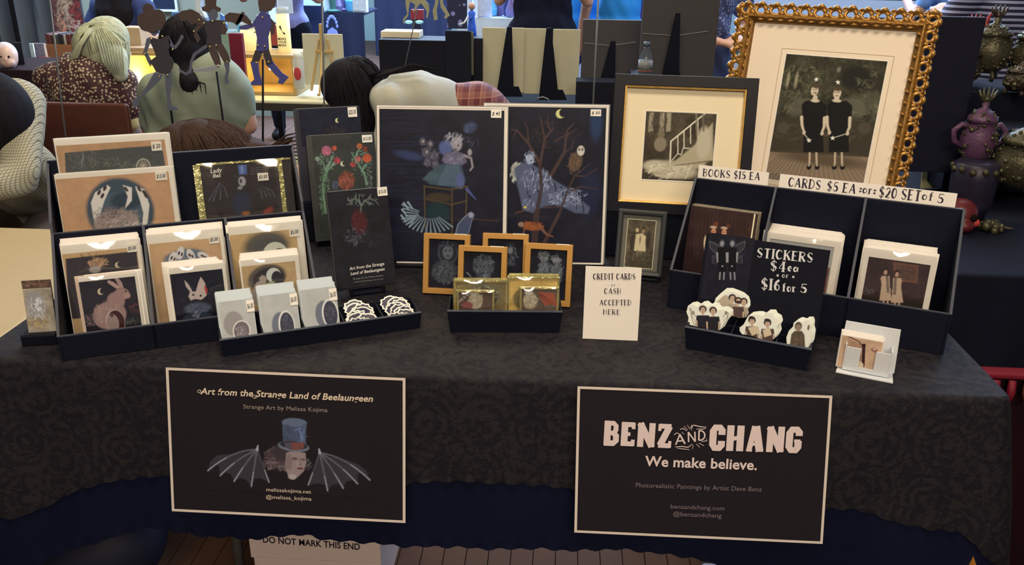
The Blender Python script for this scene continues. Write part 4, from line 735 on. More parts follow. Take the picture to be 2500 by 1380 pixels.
# ================================================================ SMALL GREY FRAME
pl = stand((1512, 509), (1630, 518), (1500, 667), .752, 14); a_, b_ = pl.hit(1512, 509), pl.hit(1630, 518)
it = It('framed_picture', pl, a_[0], b_[0], 'small grey wooden frame with sepia couple picture right of the owl print', 'picture frame'); it.calib(1565, 590); hw = it.W / 2; H = (a_[1] + b_[1]) / 2
bevel(it.rim('moulding', -hw, hw, 0, H, [(0, -.010), (.003, -.014), (.009, -.012), (.012, -.006), (.012, .004), (0, .004)], mat('grey_wood', (62, 62, 58), .45)), .0008)
it.box('mat_board', -hw + .01, hw - .01, .01, H - .01, -.002, .002, mat('grey_mat', (104, 98, 82), .8))
x0, z0 = it.loc(1521, 650); x1, z1 = it.loc(1600, 540); cx = (x0 + x1) / 2 + .0025; wx = .031; zc = (z0 + z1) / 2; hz = abs(z1 - z0) / 2
it.rim('fillet', cx - wx - .0015, cx + wx + .0015, zc - hz - .0015, zc + hz + .0015, [(0, -.0035), (.0015, -.0035), (.0015, -.002), (0, -.002)], mat('cream_line', (205, 190, 150), .6))
a = Art(it, cx - wx, cx + wx, zc - hz, zc + hz, (82, 72, 54), .8, .2); a.scr(1560, 590, 36, 50, 60, 12, 4, (104, 92, 66), None, .5); a.poly([(1553, 572), (1568, 570), (1580, 580), (1576, 614), (1548, 612)], (205, 185, 138), 2.5); a.ell(1556, 562, 4, 5, (190, 165, 120), 1.5); a.ell(1571, 565, 4, 5, (150, 125, 90), 1.5); a.ell(1582, 588, 6, 22, (60, 50, 40), 3); a.ell(1543, 592, 5, 20, (62, 52, 42), 3); a.line([(1557, 612), (1555, 626)], 3, (120, 105, 80)); a.ell(1563, 585, 2, 10, (130, 108, 78), 2); a.done(y=-.0026)
easel('frame_easel', 'black easel under the small grey frame', Pl((pl.o[0], pl.o[1], .743), pl.yaw, 14), .01, .10, lip=.016)
# ================================================================ BLACK FRAME WITH STAIRCASE PICTURE
def onplane_h(b, y):   # height at which the ray through pixel b passes depth y
    return float(ony(*b, y)[2])
hB = onplane_h((1480, 515), 1.985); plB = stand((1502, 180), (1853, 192), (1480, 515), hB, 12)
a_, b_ = plB.hit(1502, 180), plB.hit(1853, 192); it = It('framed_picture', plB, a_[0], b_[0], 'black frame with thin gold lip, cream mat and a pale staircase picture', 'picture frame'); it.calib(1670, 350); hw = it.W / 2; H = (a_[1] + b_[1]) / 2
bevel(it.rim('moulding', -hw, hw, 0, H, [(0, -.012), (.026, -.012), (.026, .012), (0, .012)], mat('black_satin_frame', (26, 26, 31), .35, var=.1)), .0015)
it.rim('gold_lip', -hw + .026, hw - .026, .026, H - .026, [(0, -.012), (.004, -.011), (.004, .004), (0, .004)], mat('worn_gold_lip', (206, 156, 76), .35, .5, var=.4, vs=80))
it.box('mat_board', -hw + .03, hw - .03, .03, H - .03, .001, .004, CREAM); it.box('backing', -hw + .02, hw - .02, .02, H - .02, .006, .012, BLACKP)
x0, z1 = it.loc(1578, 272); x1, _ = it.loc(1750, 279); z0 = it.loc(1660, 442)[1]
it.rim('mat_bevel', x0 - .002, x1 + .002, z0 - .002, z1 + .002, [(0, -.0002), (.002, .0006), (.002, .0009), (0, .0009)], PAPER)
a = Art(it, x0, x1, z0, z1, (72, 62, 46), 1.4, .2)
for x in (1585, 1612, 1628): a.poly([(x, 275), (x + 11, 275), (x + 9, 320), (x - 2, 322)], (170, 156, 124), 3, .8)
a.scr(1600, 300, 28, 30, 40, 18, 4, (56, 48, 38), 90, .5); a.ell(1612, 352, 15, 18, (136, 122, 94), 4); a.ell(1614, 328, 9, 9, (120, 106, 80), 3); a.poly([(1740, 300), (1695, 355), (1640, 400), (1640, 410), (1742, 412)], (176, 160, 124), 5); a.ell(1718, 350, 17, 40, (190, 176, 142), 6)
a.ell(1640, 415, 62, 22, (178, 164, 130), 7, -4); a.ell(1600, 405, 30, 14, (190, 176, 140), 6); a.poly([(1580, 425), (1600, 436), (1720, 440), (1745, 440), (1575, 440)], (58, 50, 40), 4); a.scr(1640, 415, 60, 18, 60, 26, 4, (206, 192, 158), 5, .4); a.line([(1650, 404), (1700, 398), (1725, 394)], 3, (70, 60, 46), 2, .7)
a.ell(1738, 402, 16, 10, (70, 58, 44), 5); a.line([(1636, 396), (1638, 345), (1740, 262)], (3.4, 3.4), (226, 214, 180), 1)
for x, y in ((1655, 376), (1670, 362), (1686, 350), (1704, 335)): a.line([(x, 331 - (x - 1655) * .82), (x, y)], 2.4, (220, 206, 172), 1)
a.line([(1640, 392), (1655, 375), (1663, 378), (1668, 362), (1684, 362)], 2.4, (214, 200, 166), 1, .9); a.line([(1700, 276), (1702, 330)], 5, (130, 118, 94), 2, .8); a.line([(1716, 276), (1718, 320)], 5, (110, 98, 78), 2, .8)
a.done(y=.0008)
rz = It('riser_block', Pl((plB.o[0], plB.o[1], .743), plB.yaw, 0), -.005, it.W + .005, 'black draped riser block under the black staircase frame', 'riser'); wbox(rz, 'riser_body', -rz.W / 2, rz.W / 2, -.006, .05, 0, hB - .743, BLACKP, .003)
G().tube([(0, .012, H * .5), (0, .085, .006)], .004, 6).build('strut', BLACKL, it.root)
# ================================================================ GILT FRAME
hG = onplane_h((1775, 480), 2.24); plG = stand((1809, 8), (2300, 32), (1775, 480), hG, 10)
a_, b_ = plG.hit(1809, 8), plG.hit(2300, 32); it = It('framed_picture', plG, a_[0], b_[0], 'large ornate gilt frame with pierced scrollwork around a picture of two girls', 'picture frame'); it.calib(2040, 250); hw = it.W / 2; H = (a_[1] + b_[1]) / 2
GILT = mat('gilt', (176, 124, 56), .36, .6, var=.5, vs=45, bump=.5, bs=160); GILTD = mat('dark_gilt', (136, 94, 42), .45, .5, var=.6, vs=30, bump=.6, bs=120)
o1 = .024
bevel(it.rim('inner_moulding', -hw + o1, hw - o1, o1, H - o1, [(0, -.004), (.002, -.016), (.007, -.018), (.010, -.012), (.018, -.008), (.021, -.003), (.021, .008), (0, .008)], GILTD), .0008)
it.rim('bright_fillet', -hw + o1 + .001, hw - o1 - .001, o1 + .001, H - o1 - .001, [(.0, -.0165), (.003, -.0205), (.006, -.0205), (.008, -.0165)], GILT)
it.rim('outer_rail', -hw + .0, hw - .0, .0, H - .0, [(.0012, -.004), (.005, -.008), (.006, .002), (.001, .002)], GILTD)
# scroll ornament: C scroll with leaf, shared mesh
g = G(); P_ = []
for k in range(17): an = 2 * pi * k / 16; P_.append((.0125 * cos(an) + .002, -.005 - .002 * sin(an * 2), .0105 * sin(an)))
g.tube(P_, .0046, 7)
P_ = [(.0125 + .002 - .020 * t, -.007 - .004 * sin(pi * t), .0095 + .006 * sin(pi * t)) for t in [k / 8 for k in range(9)]]; g.tube(P_, [.0012 + .0042 * sin(pi * (k + .5) / 9) for k in range(9)], 6)
P_ = []
for k in range(14): t = k / 13; an = radians(200 + 330 * t); r_ = .0075 * (1 - .6 * t); P_.append((-.0165 + r_ * cos(an), -.007, .004 + r_ * sin(an)))
g.tube(P_, .0026, 6); g.ball((-.0165, -.006, -.006), (.006, .005, .0055), 8, 6); g.ball((.0165, -.006, -.004), (.004, .004, .007), 8, 6); g.tube([(-.02, -.005, -.0135), (-.006, -.007, -.0115), (.008, -.007, -.0125), (.02, -.005, -.0135)], [.002, .0034, .0034, .002], 6)
g.tube([(-.019, -.005, .011), (-.012, -.006, .0145), (-.004, -.005, .013)], [.001, .003, .001], 6)
sm = g.mesh('scroll_ornament', GILT, True); pit = .0385
def scrolls(n, f):
    for k in range(n):
        o = link('scroll_ornament', sm, it.root); x, z, an, mir = f((k + .5) / n); o.matrix_local = Matrix.Translation((x, -.002, z)) @ Matrix.Rotation(an, 4, 'Y') @ Matrix.Diagonal((mir, 1, 1, 1)) @ Matrix.Scale(random.uniform(.95, 1.06), 4)
nx, nz = 13, 14; ofs = .0148
scrolls(nx, lambda t: (-hw + it.W * t, H - ofs, 0, 1)); scrolls(nx, lambda t: (-hw + it.W * t, ofs, pi, 1))
scrolls(nz, lambda t: (-hw + ofs, H * t, -pi / 2, 1)); scrolls(nz, lambda t: (hw - ofs, H * t, pi / 2, 1))
lm = G().tube([(-.008, -.014, -.004), (0, -.018, 0), (.009, -.014, .005)], [.001, .0035, .001], 5).mesh('carved_leaf', GILT, True)
for s_ in (-1, 1):
    for k in range(16): o = link('carved_leaf', lm, it.root); o.matrix_local = Matrix.Translation((s_ * (hw - .038), 0, .05 + (H - .1) * k / 15)) @ Matrix.Rotation(s_ * 1.1, 4, 'Y')
for k in range(15): o = link('carved_leaf', lm, it.root); o.matrix_local = Matrix.Translation((-hw + .06 + (it.W - .12) * k / 14, 0, H - .038)) @ Matrix.Rotation(.4, 4, 'Y')
it.box('mat_board', -hw + .042, hw - .042, .042, H - .042, .0, .003, mat('ivory_mat', (245, 218, 178), .7, var=.02)); it.box('backing', -hw + .03, hw - .03, .03, H - .03, .004, .012, BLACKP)
x0, z1 = it.loc(1909, 131); x1 = it.loc(2155, 141)[0]; z0 = z1 - .36
xb = it.loc(2122, 442)[0]; x1 = (x1 + xb) / 2; x0 = (x0 + it.loc(1882, 422)[0]) / 2; z0 = it.loc(2000, 455)[1]
for e in (.0, .012): it.rim('mat_line', x0 - .014 + e - .0, x1 + .014 - e, z0 - .014 + e, z1 + .014 - e, [(0, -.0004), (.001, -.0006), (.002, .0), (0, .0)], PAPER if e else mat('mat_tan_line', (205, 175, 135), .7))  # outer tan line and inner white line around the picture opening
a = Art(it, x0, x1, z0, z1, (60, 56, 42), 1.5, .22)
a.scr(2030, 180, 120, 60, 160, 22, 7, (72, 70, 50), None, .5); a.scr(1960, 200, 50, 50, 60, 16, 5, (104, 100, 72), None, .4); a.ell(2090, 190, 40, 30, (40, 38, 30), 14); a.scr(2120, 230, 34, 70, 90, 14, 4, (92, 88, 64), None, .5); a.ell(2048, 170, 5, 7, (120, 112, 90), 3)
for x in (1924, 1944): a.ell(x, 195, 4, 20, (150, 140, 105), 3)
a.scr(1930, 250, 40, 30, 60, 16, 5, (96, 90, 64), None, .5); a.scr(2100, 255, 50, 26, 60, 20, 5, (104, 98, 72), 30, .45); a.ell(2112, 248, 40, 22, (92, 88, 66), 10, 20, .6)
a.poly([(1880, 282), (2150, 300), (2140, 390), (1880, 370)], (66, 58, 44), 4, .9); a.scr(2000, 320, 120, 30, 90, 24, 4, (82, 72, 54), 0, .5); [a.ell(x, 312, 16, 14, (88, 78, 60), 4, 0, .7) for x in (1912, 2110)]
a.poly([(1870, 370), (2135, 385), (2130, 460), (1870, 450)], (142, 120, 92), 4)
for k in range(26): a.line([(2000 + (k - 13) * 7, 374), (2000 + (k - 13) * 15, 462)], 1.6, (84, 68, 52), .8, .7)
a.ell(2010, 390, 110, 16, (84, 68, 50), 12, 0, .8)
SKN = (216, 194, 158); DR = (28, 27, 26)
for cx, fx, fy, lk in ((1985, 1990, 219, 1), (2047, 2043, 226, -1)):
    a.ell(cx + (-36 if cx < 2000 else 40), 262, 30, 20, (110, 104, 82), 8, 30 if cx < 2000 else -30, .5)
    for s in (-1, 1): a.line([(cx + s * 8, 370), (cx + s * 9, 405)], 5, (196, 172, 138)); a.ell(cx + s * 10, 408, 6, 7, (30, 26, 24), 1.2); a.ell(cx + s * 10, 404, 3, 3, (170, 148, 120), 1)
    a.poly([(cx - 26, 290), (cx - 28, 256), (cx - 18, 246), (cx + 20, 246), (cx + 34, 258), (cx + 32, 290), (cx + 24, 300), (cx + 26, 372), (cx - 24, 372), (cx - 22, 300)], DR, 2)
    a.line([(cx - 28, 286), (cx - 27, 306), (cx - 22, 322)], (8, 5), SKN, 1.2); a.line([(cx + 28, 288), (cx + 27, 310), (cx + 22, 322)], (8, 5), SKN, 1.2); a.ell(cx - 22, 324, 4, 5, SKN); a.ell(cx + 22, 326, 4, 5, SKN)
    a.ell(fx, 240, 6, 8, SKN, 2); a.ell(fx, 246, 11, 4, SKN, 2); a.ell(fx, fy - 2, 14, 14, (70, 58, 44), 2.4); a.ell(fx - lk, fy + 2, 9.5, 12.5, SKN, 1.5); a.ell(fx, fy - 9, 12, 5, (84, 70, 52), 2, -8)
    a.line([(fx - 6, fy - 1), (fx - 2, fy - 1)], 1.8, (60, 48, 38), .6); a.line([(fx + 2, fy - 1), (fx + 6, fy - 1)], 1.8, (60, 48, 38), .6); a.line([(fx - 3, fy + 8), (fx + 3, fy + 8)], 2.2, (110, 60, 50), .6); a.line([(fx, fy), (fx - lk, fy + 4)], 1, (170, 140, 110), .6)
    def star(x, y, r): a.poly([(x + (r if k % 2 == 0 else r * .42) * sin(k * pi / 5), y - (r if k % 2 == 0 else r * .42) * cos(k * pi / 5)) for k in range(10)], (246, 236, 208), .7)
    star(fx + 3, fy - 25, 6.5); sx = cx + (-10 if cx < 2000 else -14); a.line([(cx - 22 if cx < 2000 else cx + 22, 326), (sx, 342 if cx < 2000 else 337)], 2, (200, 190, 160)); star(sx, 343 if cx < 2000 else 337, 6.5)
a.done(y=-.0002)
rz = It('riser_block', Pl((plG.o[0], plG.o[1], .743), plG.yaw, 0), -.03, it.W * .82, 'black riser block at the back under the gilt frame', 'riser'); wbox(rz, 'riser_body', -rz.W / 2, rz.W / 2, -.006, .07, 0, hG - .743, BLACKP, .003)
G().tube([(0, .012, H * .5), (0, .1, .006)], .005, 6).build('strut', BLACKL, it.root)
# ================================================================ RIGHT RACK
RO = (.244, 1.675, .743); yr = degrees(atan2(1.487 - 1.675, .502)); PR = Pl(RO, yr); rw = .528; R2 = It('display_rack', PR, 0, rw, 'black three-pocket display rack with price strip, right end of the table', 'rack')
X0, X1 = -rw / 2, rw / 2; D, HF2, HB2 = .17, .084, .24
wbox(R2, 'front_panel', X0, X1, 0, .005, 0, HF2, RACK); wbox(R2, 'base_panel', X0, X1, .005, D, 0, .004, RACK); wbox(R2, 'back_panel', X0, X1, D, D + .005, 0, HB2, RACK)
R2.box('rack_edge', X0, X1, HF2, HF2 + .0012, 0, .005, RACKE); R2.box('rack_edge', X0, X1, HB2, HB2 + .0012, D, D + .005, RACKE)
for i, x in enumerate((X0 - .0025, X0 + rw * .318, X0 + rw * .655, X1 - .0025)):
    yz = [(0, 0), (0, HF2), (D, HB2 + .002), (D, 0)]; g = G(); v = [(xx, y, z) for xx in (x, x + .005) for y, z in yz]; n = 4
    g.add(v, [tuple(range(n)), tuple(range(2 * n - 1, n - 1, -1))] + [(k, k + n, (k + 1) % n + n, (k + 1) % n) for k in range(n)]).build('side_panel' if i in (0, 3) else 'divider', RACK, R2.root)
    G().add([(x, 0, HF2 + .0008), (x + .005, 0, HF2 + .0008), (x + .005, D, HB2 + .0028), (x, D, HB2 + .0028)], [(0, 1, 2, 3)]).build('rack_edge', RACKE, R2.root)
# price strip on top of the back panel
plS = Pl(RO, yr, 6, D - .012); a_, b_ = plS.hit(1707, 403), plS.hit(2338, 472); zt = (a_[1] + b_[1]) / 2; zb = plS.hit(1707, 438)[1]; zb = (zb + plS.hit(2335, 510)[1]) / 2
s0 = It('price_strip', plS, a_[0], b_[0], 'long white lettered price strip along the top of the right rack', 'sign'); s0.calib(2020, 450); hw = s0.W / 2
xa = s0.loc(1877, 430)[0]; xb = s0.loc(1904, 435)[0]
s0.box('paper_panel', -hw, xa, zb, zt, -.001, .0, PINKP); s0.box('paper_panel', xb, hw, zb, zt, -.001, 0, PINKP); s0.box('clear_strip', -hw, hw, zb, zt, .0002, .001, FILM); s0.box('clip', -hw + .02, -hw + .04, zb - .02, zb, 0, .003, BLACKL); s0.box('clip', hw - .04, hw - .02, zb - .02, zb, 0, .003, BLACKL)
DI = mat('violet_black_ink', (44, 32, 48), .6)
s0.hand('BOOKS $15 EA', (1716, 430), (1855, 440), 19, DI); s0.hand('CARDS', (1924, 455), (2002, 463), 23, DI); s0.hand('$5 EA', (2018, 465), (2088, 473), 23, DI)
s0.hand(':or:', (2098, 470), (2136, 475), 20, DI); s0.hand('$20 SET', (2145, 481), (2246, 491), 25, DI); s0.hand('of', (2250, 487), (2277, 490), 20, DI); s0.hand('5', (2287, 495), (2302, 497), 22, DI)
# books in pocket one
pl = Pl(RO, yr, 12, .095); BKD = mat('dark_brown_cover', (52, 36, 34), .4, var=.15)
it = card('story_book', 'front dark wood-panelled photo book in the left pocket of the right rack', pl, (1676, 500), (1852, 524), .008, 'book', T=.006, m=BKD); hw = it.W / 2; it.calib(1760, 560)
a = Art(it, -hw + .001, hw - .012, it.z0 + .001, it.H - .002, (60, 40, 36), 1.4, .1)
for k in range(26): a.line([(1640 + k * 9, 505), (1632 + k * 9, 680)], 2.5, (42, 28, 27), 2, .5)
a.ell(1748, 548, 6, 7, (110, 62, 40), 3); a.ell(1778, 552, 5, 6, (96, 56, 38), 3)
for x, y in ((1742, 562), (1768, 564)): a.ell(x, y + 1, 8, 9, (52, 34, 28), 2); a.ell(x, y + 4, 6, 8, (205, 140, 100), 1.6); a.ell(x, y - 7, 8, 3.5, (190, 160, 130), 2); a.line([(x - 3, y + 3), (x + 3, y + 3)], 1.2, (90, 55, 42), .6)
a.ell(1724, 598, 6, 22, (214, 184, 144), 2, 10); a.ell(1835, 560, 8, 10, (84, 52, 36), 3); a.done(m=GLOSS)
it.box('cover_edge', hw - .009, hw - .006, it.z0, it.H, -.0012, 0, CREAM); it.box('page_block', hw - .004, hw + .0005, it.z0, it.H - .001, .001, .005, CREAM)
STB = mat('book_page_edges', (150, 132, 104), .6, var=.3, vs=200)
pack(it, 7, .0062, 'story_book', 'photo book standing behind the front wood-panelled one', 'photo books in the rack', m=STB, T=.0045, cat='book', jx=.002, rise=.0004)
# pocket two: plain backs
pl = Pl(RO, yr, 10, .07); WH = mat('grey_white_card', (176, 172, 158), .6, var=.04)
it = card('greeting_card', 'front card of the tall white stack behind the stickers sign', pl, (1868, 566), (2055, 592), .01, m=WH, T=.002); hw = it.W / 2; it.calib(1960, 600)
a = Art(it, -hw + .012, hw - .014, it.z0 + .012, it.H - .055, (112, 72, 60), 1.6, .2); a.done(); it.rim('card_border', -hw, hw, it.z0, it.H, [(0, -.0012), (.012, -.0012), (.012, -.0004), (0, -.0004)], PINKP); it.sleeve(-hw, hw, it.z0, it.H)
pack(it, 16, .0050, 'greeting_card', 'white card in the tall stack behind the stickers sign', 'white cards in the middle pocket', m=PINKP, T=.0016, rise=.0009, jz=.002, jx=.004)
# pocket three
pl = Pl(RO, yr, 10, .055)
it = card('greeting_card', 'white square card of two girls in pale dresses, right pocket of rack', pl, (2112, 604), (2290, 627), .01, m=PINKP, T=.002); hw = it.W / 2; it.calib(2190, 690)
x0, z1 = it.loc(2118, 626); x1 = it.loc(2270, 644)[0]; z0 = it.z0 + .005
x1 = it.loc(2262, 700)[0]; x0 = it.loc(2112, 680)[0]
a = Art(it, x0, x1, z0, z1, (66, 46, 42), 1.2, .15); a.poly([(2100, 720), (2270, 742), (2265, 800), (2095, 790)], (50, 42, 36), 4); a.poly([(2180, 640), (2243, 648), (2240, 692), (2184, 686)], (122, 80, 60), 1.5); a.poly([(2186, 646), (2237, 653), (2234, 686), (2189, 680)], (104, 72, 58), 1.5); a.scr(2210, 666, 24, 16, 60, 10, 3, (84, 64, 50), None, .6); a.scr(2120, 712, 14, 8, 20, 10, 3, (92, 86, 80), 0, .6)
for x, y, s in ((2162, 662, 1), (2190, 667, -1)):
    a.ell(x, y, 7, 8, (38, 26, 24), 1.6); a.ell(x, y + 3, 4.6, 6, (206, 160, 130), 1.2); a.poly([(x - 10, y + 12), (x + 10, y + 12), (x + 10, y + 36), (x + 15, y + 72), (x - 15, y + 72), (x - 10, y + 36)], (212, 180, 146), 1.6); a.line([(x - 10 * s, y + 18), (x - 6 * s, y + 36), (x + 12 * s, y + 44)], (5, 3.5), (214, 172, 138), 1); a.line([(x + 4 * s, y + 14), (x + 6 * s, y + 50)], 7, (60, 42, 38), 2, .7)
    for q in (-5, 5): a.line([(x + q, y + 72), (x + q, y + 92)], 4.5, (214, 165, 135), 1)
a.done(m=GLOSS); it.sleeve(-hw, hw, it.z0, it.H)
pack(it, 15, .0046, 'greeting_card', 'white card in the stack behind the card of two girls in pale dresses', 'white cards in the right pocket', m=PINKP, T=.0016, rise=.0005, jz=.0015, jx=.004)
# ================================================================ STICKERS SIGN AND STICKER TRAY
yk = degrees(atan2(1.405 - 1.483, .212)); KO = (.252, 1.481, .743); PK_ = Pl(KO, yk); kw = .229
T3 = It('sticker_tray', PK_, 0, kw, 'black divided tray of die-cut photo stickers before the stickers sign', 'tray'); tray(T3, kw, .10, .045, [kw * .36, kw * .72], .005)
wbox(T3, 'cross_divider', -kw / 2 + .006, kw / 2 - .006, .052, .055, .003, .04, RACK)
plK = stand((1725, 571), (2028, 611), (1705, 770), .80, 12, yaw=yk - 1.0); plK = Pl(PK_.at(0, .106, .0), yk, 12)
it = card('stickers_sign', 'black stickers price sign with white hand lettering and faint winged girls', plK, (1725, 571), (2028, 611), .0, 'sign', m=BLACKP, T=.003, part='sign_board'); hw = it.W / 2; it.calib(1870, 680)
a = Art(it, it.loc(1722, 640)[0], it.loc(1835, 640)[0], it.loc(1780, 740)[1], it.loc(1780, 574)[1], (30, 30, 38), 1., .1)
for x in (1763, 1788):
    s = -1 if x < 1775 else 1; a.poly([(x, 600), (x + s * 18, 590), (x + s * 32, 588), (x + s * 30, 606), (x + s * 14, 618)], (54, 52, 58), 2, .8); a.poly([(x, 620), (x + s * 22, 622), (x + s * 24, 644), (x + s * 10, 646)], (50, 48, 54), 2, .8)
    a.line([(x + s * 8, 600), (x + s * 31, 589), (x + s * 29, 606), (x + s * 16, 618)], 1.6, (96, 92, 92), .8); a.line([(x + s * 14, 630), (x + s * 24, 624), (x + s * 24, 643)], 1.4, (84, 80, 84), .8)
    a.ell(x, 594, 7, 9, (74, 72, 76), 1.5); a.ell(x, 595, 5, 6.5, (140, 136, 132), 1.2); a.poly([(x - 11, 605), (x + 11, 605), (x + 12, 630), (x + 9, 664), (x - 9, 664), (x - 12, 630)], (20, 19, 24), 1.5); a.line([(x - 2 * s, 602), (x + 2 * s, 602)], 2, (110, 108, 106))
    a.line([(x + s * 12, 618), (x + s * 11, 640)], (5, 3), (150, 144, 138), 1); a.line([(x - s * 11, 618), (x - s * 11, 640)], (4, 3), (150, 144, 138), 1)
    for q in (-5, 5): a.line([(x + q, 666), (x + q + s, 682)], 4, (136, 130, 128), 1)
    a.ell(x - s * 1, 650, 2, 2, (170, 165, 158), .8)
a.done()
CI = mat('chalk_white_ink', (222, 212, 196), .6)
it.hand('STICKERS', (1848, 628), (1983, 641), 23, CI, thick=.2); it.hand('$4', (1880, 660), (1917, 664), 24, CI, thick=.2); it.hand('ea', (1923, 661), (1948, 664), 18, CI, thick=.2)
it.hand('* or *', (1896, 676), (1939, 680), 12, CI); it.hand('$16', (1858, 706), (1904, 710), 27, CI, thick=.2); it.hand('for', (1910, 711), (1943, 713), 20, CI, thick=.2); it.hand('5', (1953, 714), (1969, 716), 22, CI, thick=.2)
def diecut(name, lab, pl, outline, draw, group=None, T=.0012, y=-.0006):
    p = [pl.hit(*q) for q in outline]; xs = [q[0] for q in p]; it = It(name, pl, min(xs), max(xs), lab, 'sticker', group); cx, cy = sum(q[0] for q in outline) / len(outline), sum(q[1] for q in outline) / len(outline); it.calib(cx, cy)
    q = [it.loc(*o) for o in outline]; G().prism(q, 0, T).build('sticker_border', STK, it.root)
    if draw:
        x0, x1 = min(v[0] for v in q), max(v[0] for v in q); z0, z1 = min(v[1] for v in q), max(v[1] for v in q); a = Art(it, x0, x1, z0, z1, (240, 232, 212), .8, .02); draw(a); o = a.done(y=y, name='printed_figures', m=GLOSS)
        # keep only the printed part that lies inside the die-cut outline
        me = o.data; import bmesh; bm = bmesh.new(); bm.from_mesh(me); n = len(q); dl = []
        for f in bm.faces:
            c = f.calc_center_median(); ins = False
            for i in range(n):
                (ax, az), (bx, bz) = q[i], q[(i + 1) % n]
                if (az > c.z) != (bz > c.z) and c.x < (bx - ax) * (c.z - az) / (bz - az + 1e-12) + ax: ins = not ins
            if not ins: dl.append(f)
        bmesh.ops.delete(bm, geom=dl, context='FACES'); bm.to_mesh(me); bm.free()
    return it
def stk_shift(it, n, lab, grp, dx=.002, dy=.003, dz=.002):
    ch = [c for c in it.root.children if c.name.startswith('sticker_border')][0]
    for k in range(n):
        o = link('photo_sticker', ch.data); o.matrix_world = it.M @ Matrix.Translation((dx * (k + 1), dy * (k + 1), dz * (k + 1))); tag(o, lab, 'sticker', grp)
def girls(a, cs, fr=7, dress=(40, 36, 40), skin=(205, 172, 140), hb=26, dw=15):
    for x, y in cs:
        a.poly([(x - dw, y + 14), (x + dw, y + 14), (x + dw + 3, y + 34), (x + dw, y + 34 + hb), (x - dw, y + 34 + hb), (x - dw - 3, y + 34)], dress, 1.4); a.ell(x, y - 1, fr + 2.5, fr + 2, (60, 46, 40), 1.2); a.ell(x, y + 2, fr - 1, fr + 1, skin, 1); a.line([(x - 3, y), (x - 1, y)], 1.2, (60, 44, 40), .5); a.line([(x + 1, y), (x + 3, y)], 1.2, (60, 44, 40), .5); a.line([(x - 2, y + 6), (x + 2, y + 6)], 1.2, (130, 70, 62), .5); a.ell(x, y + 11, 4, 3, skin, 1)
        for s in (-1, 1): a.line([(x + s * dw, y + 28), (x + s * (dw - 1), y + 46)], (4, 3), skin, .8)
TX = lambda d, ln: Pl(KO, yk, ln, d)
def s1(a):
    girls(a, [(1716, 756), (1741, 759)])
    for s, cx in ((-1, 1700), (1, 1765)): a.line([(cx, 775), (cx + s * 16, 752), (cx + s * 10, 780), (cx + s * 2, 800)], 1.5, (110, 100, 80), .8); a.ell(cx + s * 8, 764, 4, 5, (150, 140, 110), 1); a.line([(cx + s, 785), (cx + s * 12, 770)], 1.2, (130, 120, 95), .8)
it = diecut('photo_sticker', 'die-cut sticker of two winged girls in black dresses, front left of the sticker tray', TX(.012, 14), [(1679, 792), (1681, 775), (1676, 762), (1680, 746), (1692, 744), (1702, 750), (1708, 744), (1718, 742), (1728, 750), (1734, 746), (1745, 747), (1752, 757), (1768, 756), (1780, 764), (1778, 776), (1768, 788), (1758, 806), (1748, 808), (1735, 806)], s1)
stk_shift(it, 3, 'winged girls sticker stacked behind the front one', 'winged girls stickers')
def s2(a): a.ell(1768, 742, 20, 22, (190, 170, 138), 4); girls(a, [(1788, 728), (1816, 737)], dress=(176, 158, 130), dw=11); girls(a, [(1802, 735)], dress=(88, 66, 58), dw=13); a.poly([(1792, 728), (1797, 734), (1807, 735), (1812, 730), (1808, 742), (1796, 740)], (70, 52, 46), 1); a.scr(1770, 750, 16, 14, 30, 8, 2, (160, 140, 110), None, .5)
it = diecut('photo_sticker', 'die-cut sticker of three children in costume, back left of the sticker tray', TX(.06, 14), [(1747, 748), (1750, 738), (1760, 728), (1772, 718), (1778, 713), (1792, 713), (1806, 718), (1820, 724), (1832, 734), (1832, 746), (1826, 754), (1828, 764), (1822, 775), (1805, 777), (1790, 772), (1770, 768), (1752, 762)], s2)
stk_shift(it, 3, 'costumed children sticker stacked behind the front one', 'costumed children stickers', dx=-.0015)
def s3(a): girls(a, [(1836, 783), (1874, 789)], dress=(84, 66, 56)); a.poly([(1826, 800), (1850, 796), (1856, 812), (1836, 820)], (214, 190, 150), 1.5); a.poly([(1862, 806), (1880, 800), (1884, 818), (1866, 824)], (214, 190, 150), 1.5); a.ell(1836, 776, 8, 4, (58, 46, 44), 1.2); a.ell(1874, 782, 8, 4, (50, 42, 44), 1.2)
it = diecut('photo_sticker', 'die-cut sticker of two children in caps, middle pocket of the sticker tray', TX(.012, 14), [(1806, 808), (1806, 800), (1816, 792), (1822, 780), (1828, 770), (1842, 768), (1852, 768), (1862, 772), (1868, 768), (1870, 764), (1884, 764), (1888, 772), (1898, 778), (1901, 790), (1896, 800), (1898, 812), (1892, 824), (1884, 832), (1866, 830), (1840, 822), (1812, 816)], s3)
stk_shift(it, 3, 'capped children sticker stacked behind the front one', 'capped children stickers')
def s4(a): a.ell(1949, 797, 9, 11, (92, 76, 62), 1.5); a.ell(1949, 800, 7, 8, (150, 128, 100), 1.5); a.poly([(1932, 816), (1940, 808), (1958, 808), (1964, 818), (1966, 850), (1928, 846)], (96, 80, 62), 1.5); a.line([(1950, 812), (1950, 846)], 1.6, (60, 50, 42), .8); a.ell(1974, 800, 3, 7, (130, 112, 90), 1.5); a.scr(1948, 830, 14, 14, 30, 10, 2, (120, 100, 76), 80, .5)
it = diecut('photo_sticker', 'die-cut sticker of a figure in a brown coat, right pocket of the sticker tray', TX(.012, 12), [(1921, 842), (1920, 824), (1926, 808), (1936, 798), (1938, 788), (1948, 783), (1960, 786), (1966, 782), (1976, 782), (1979, 790), (1978, 802), (1981, 814), (1978, 836), (1970, 854), (1945, 850)], s4)
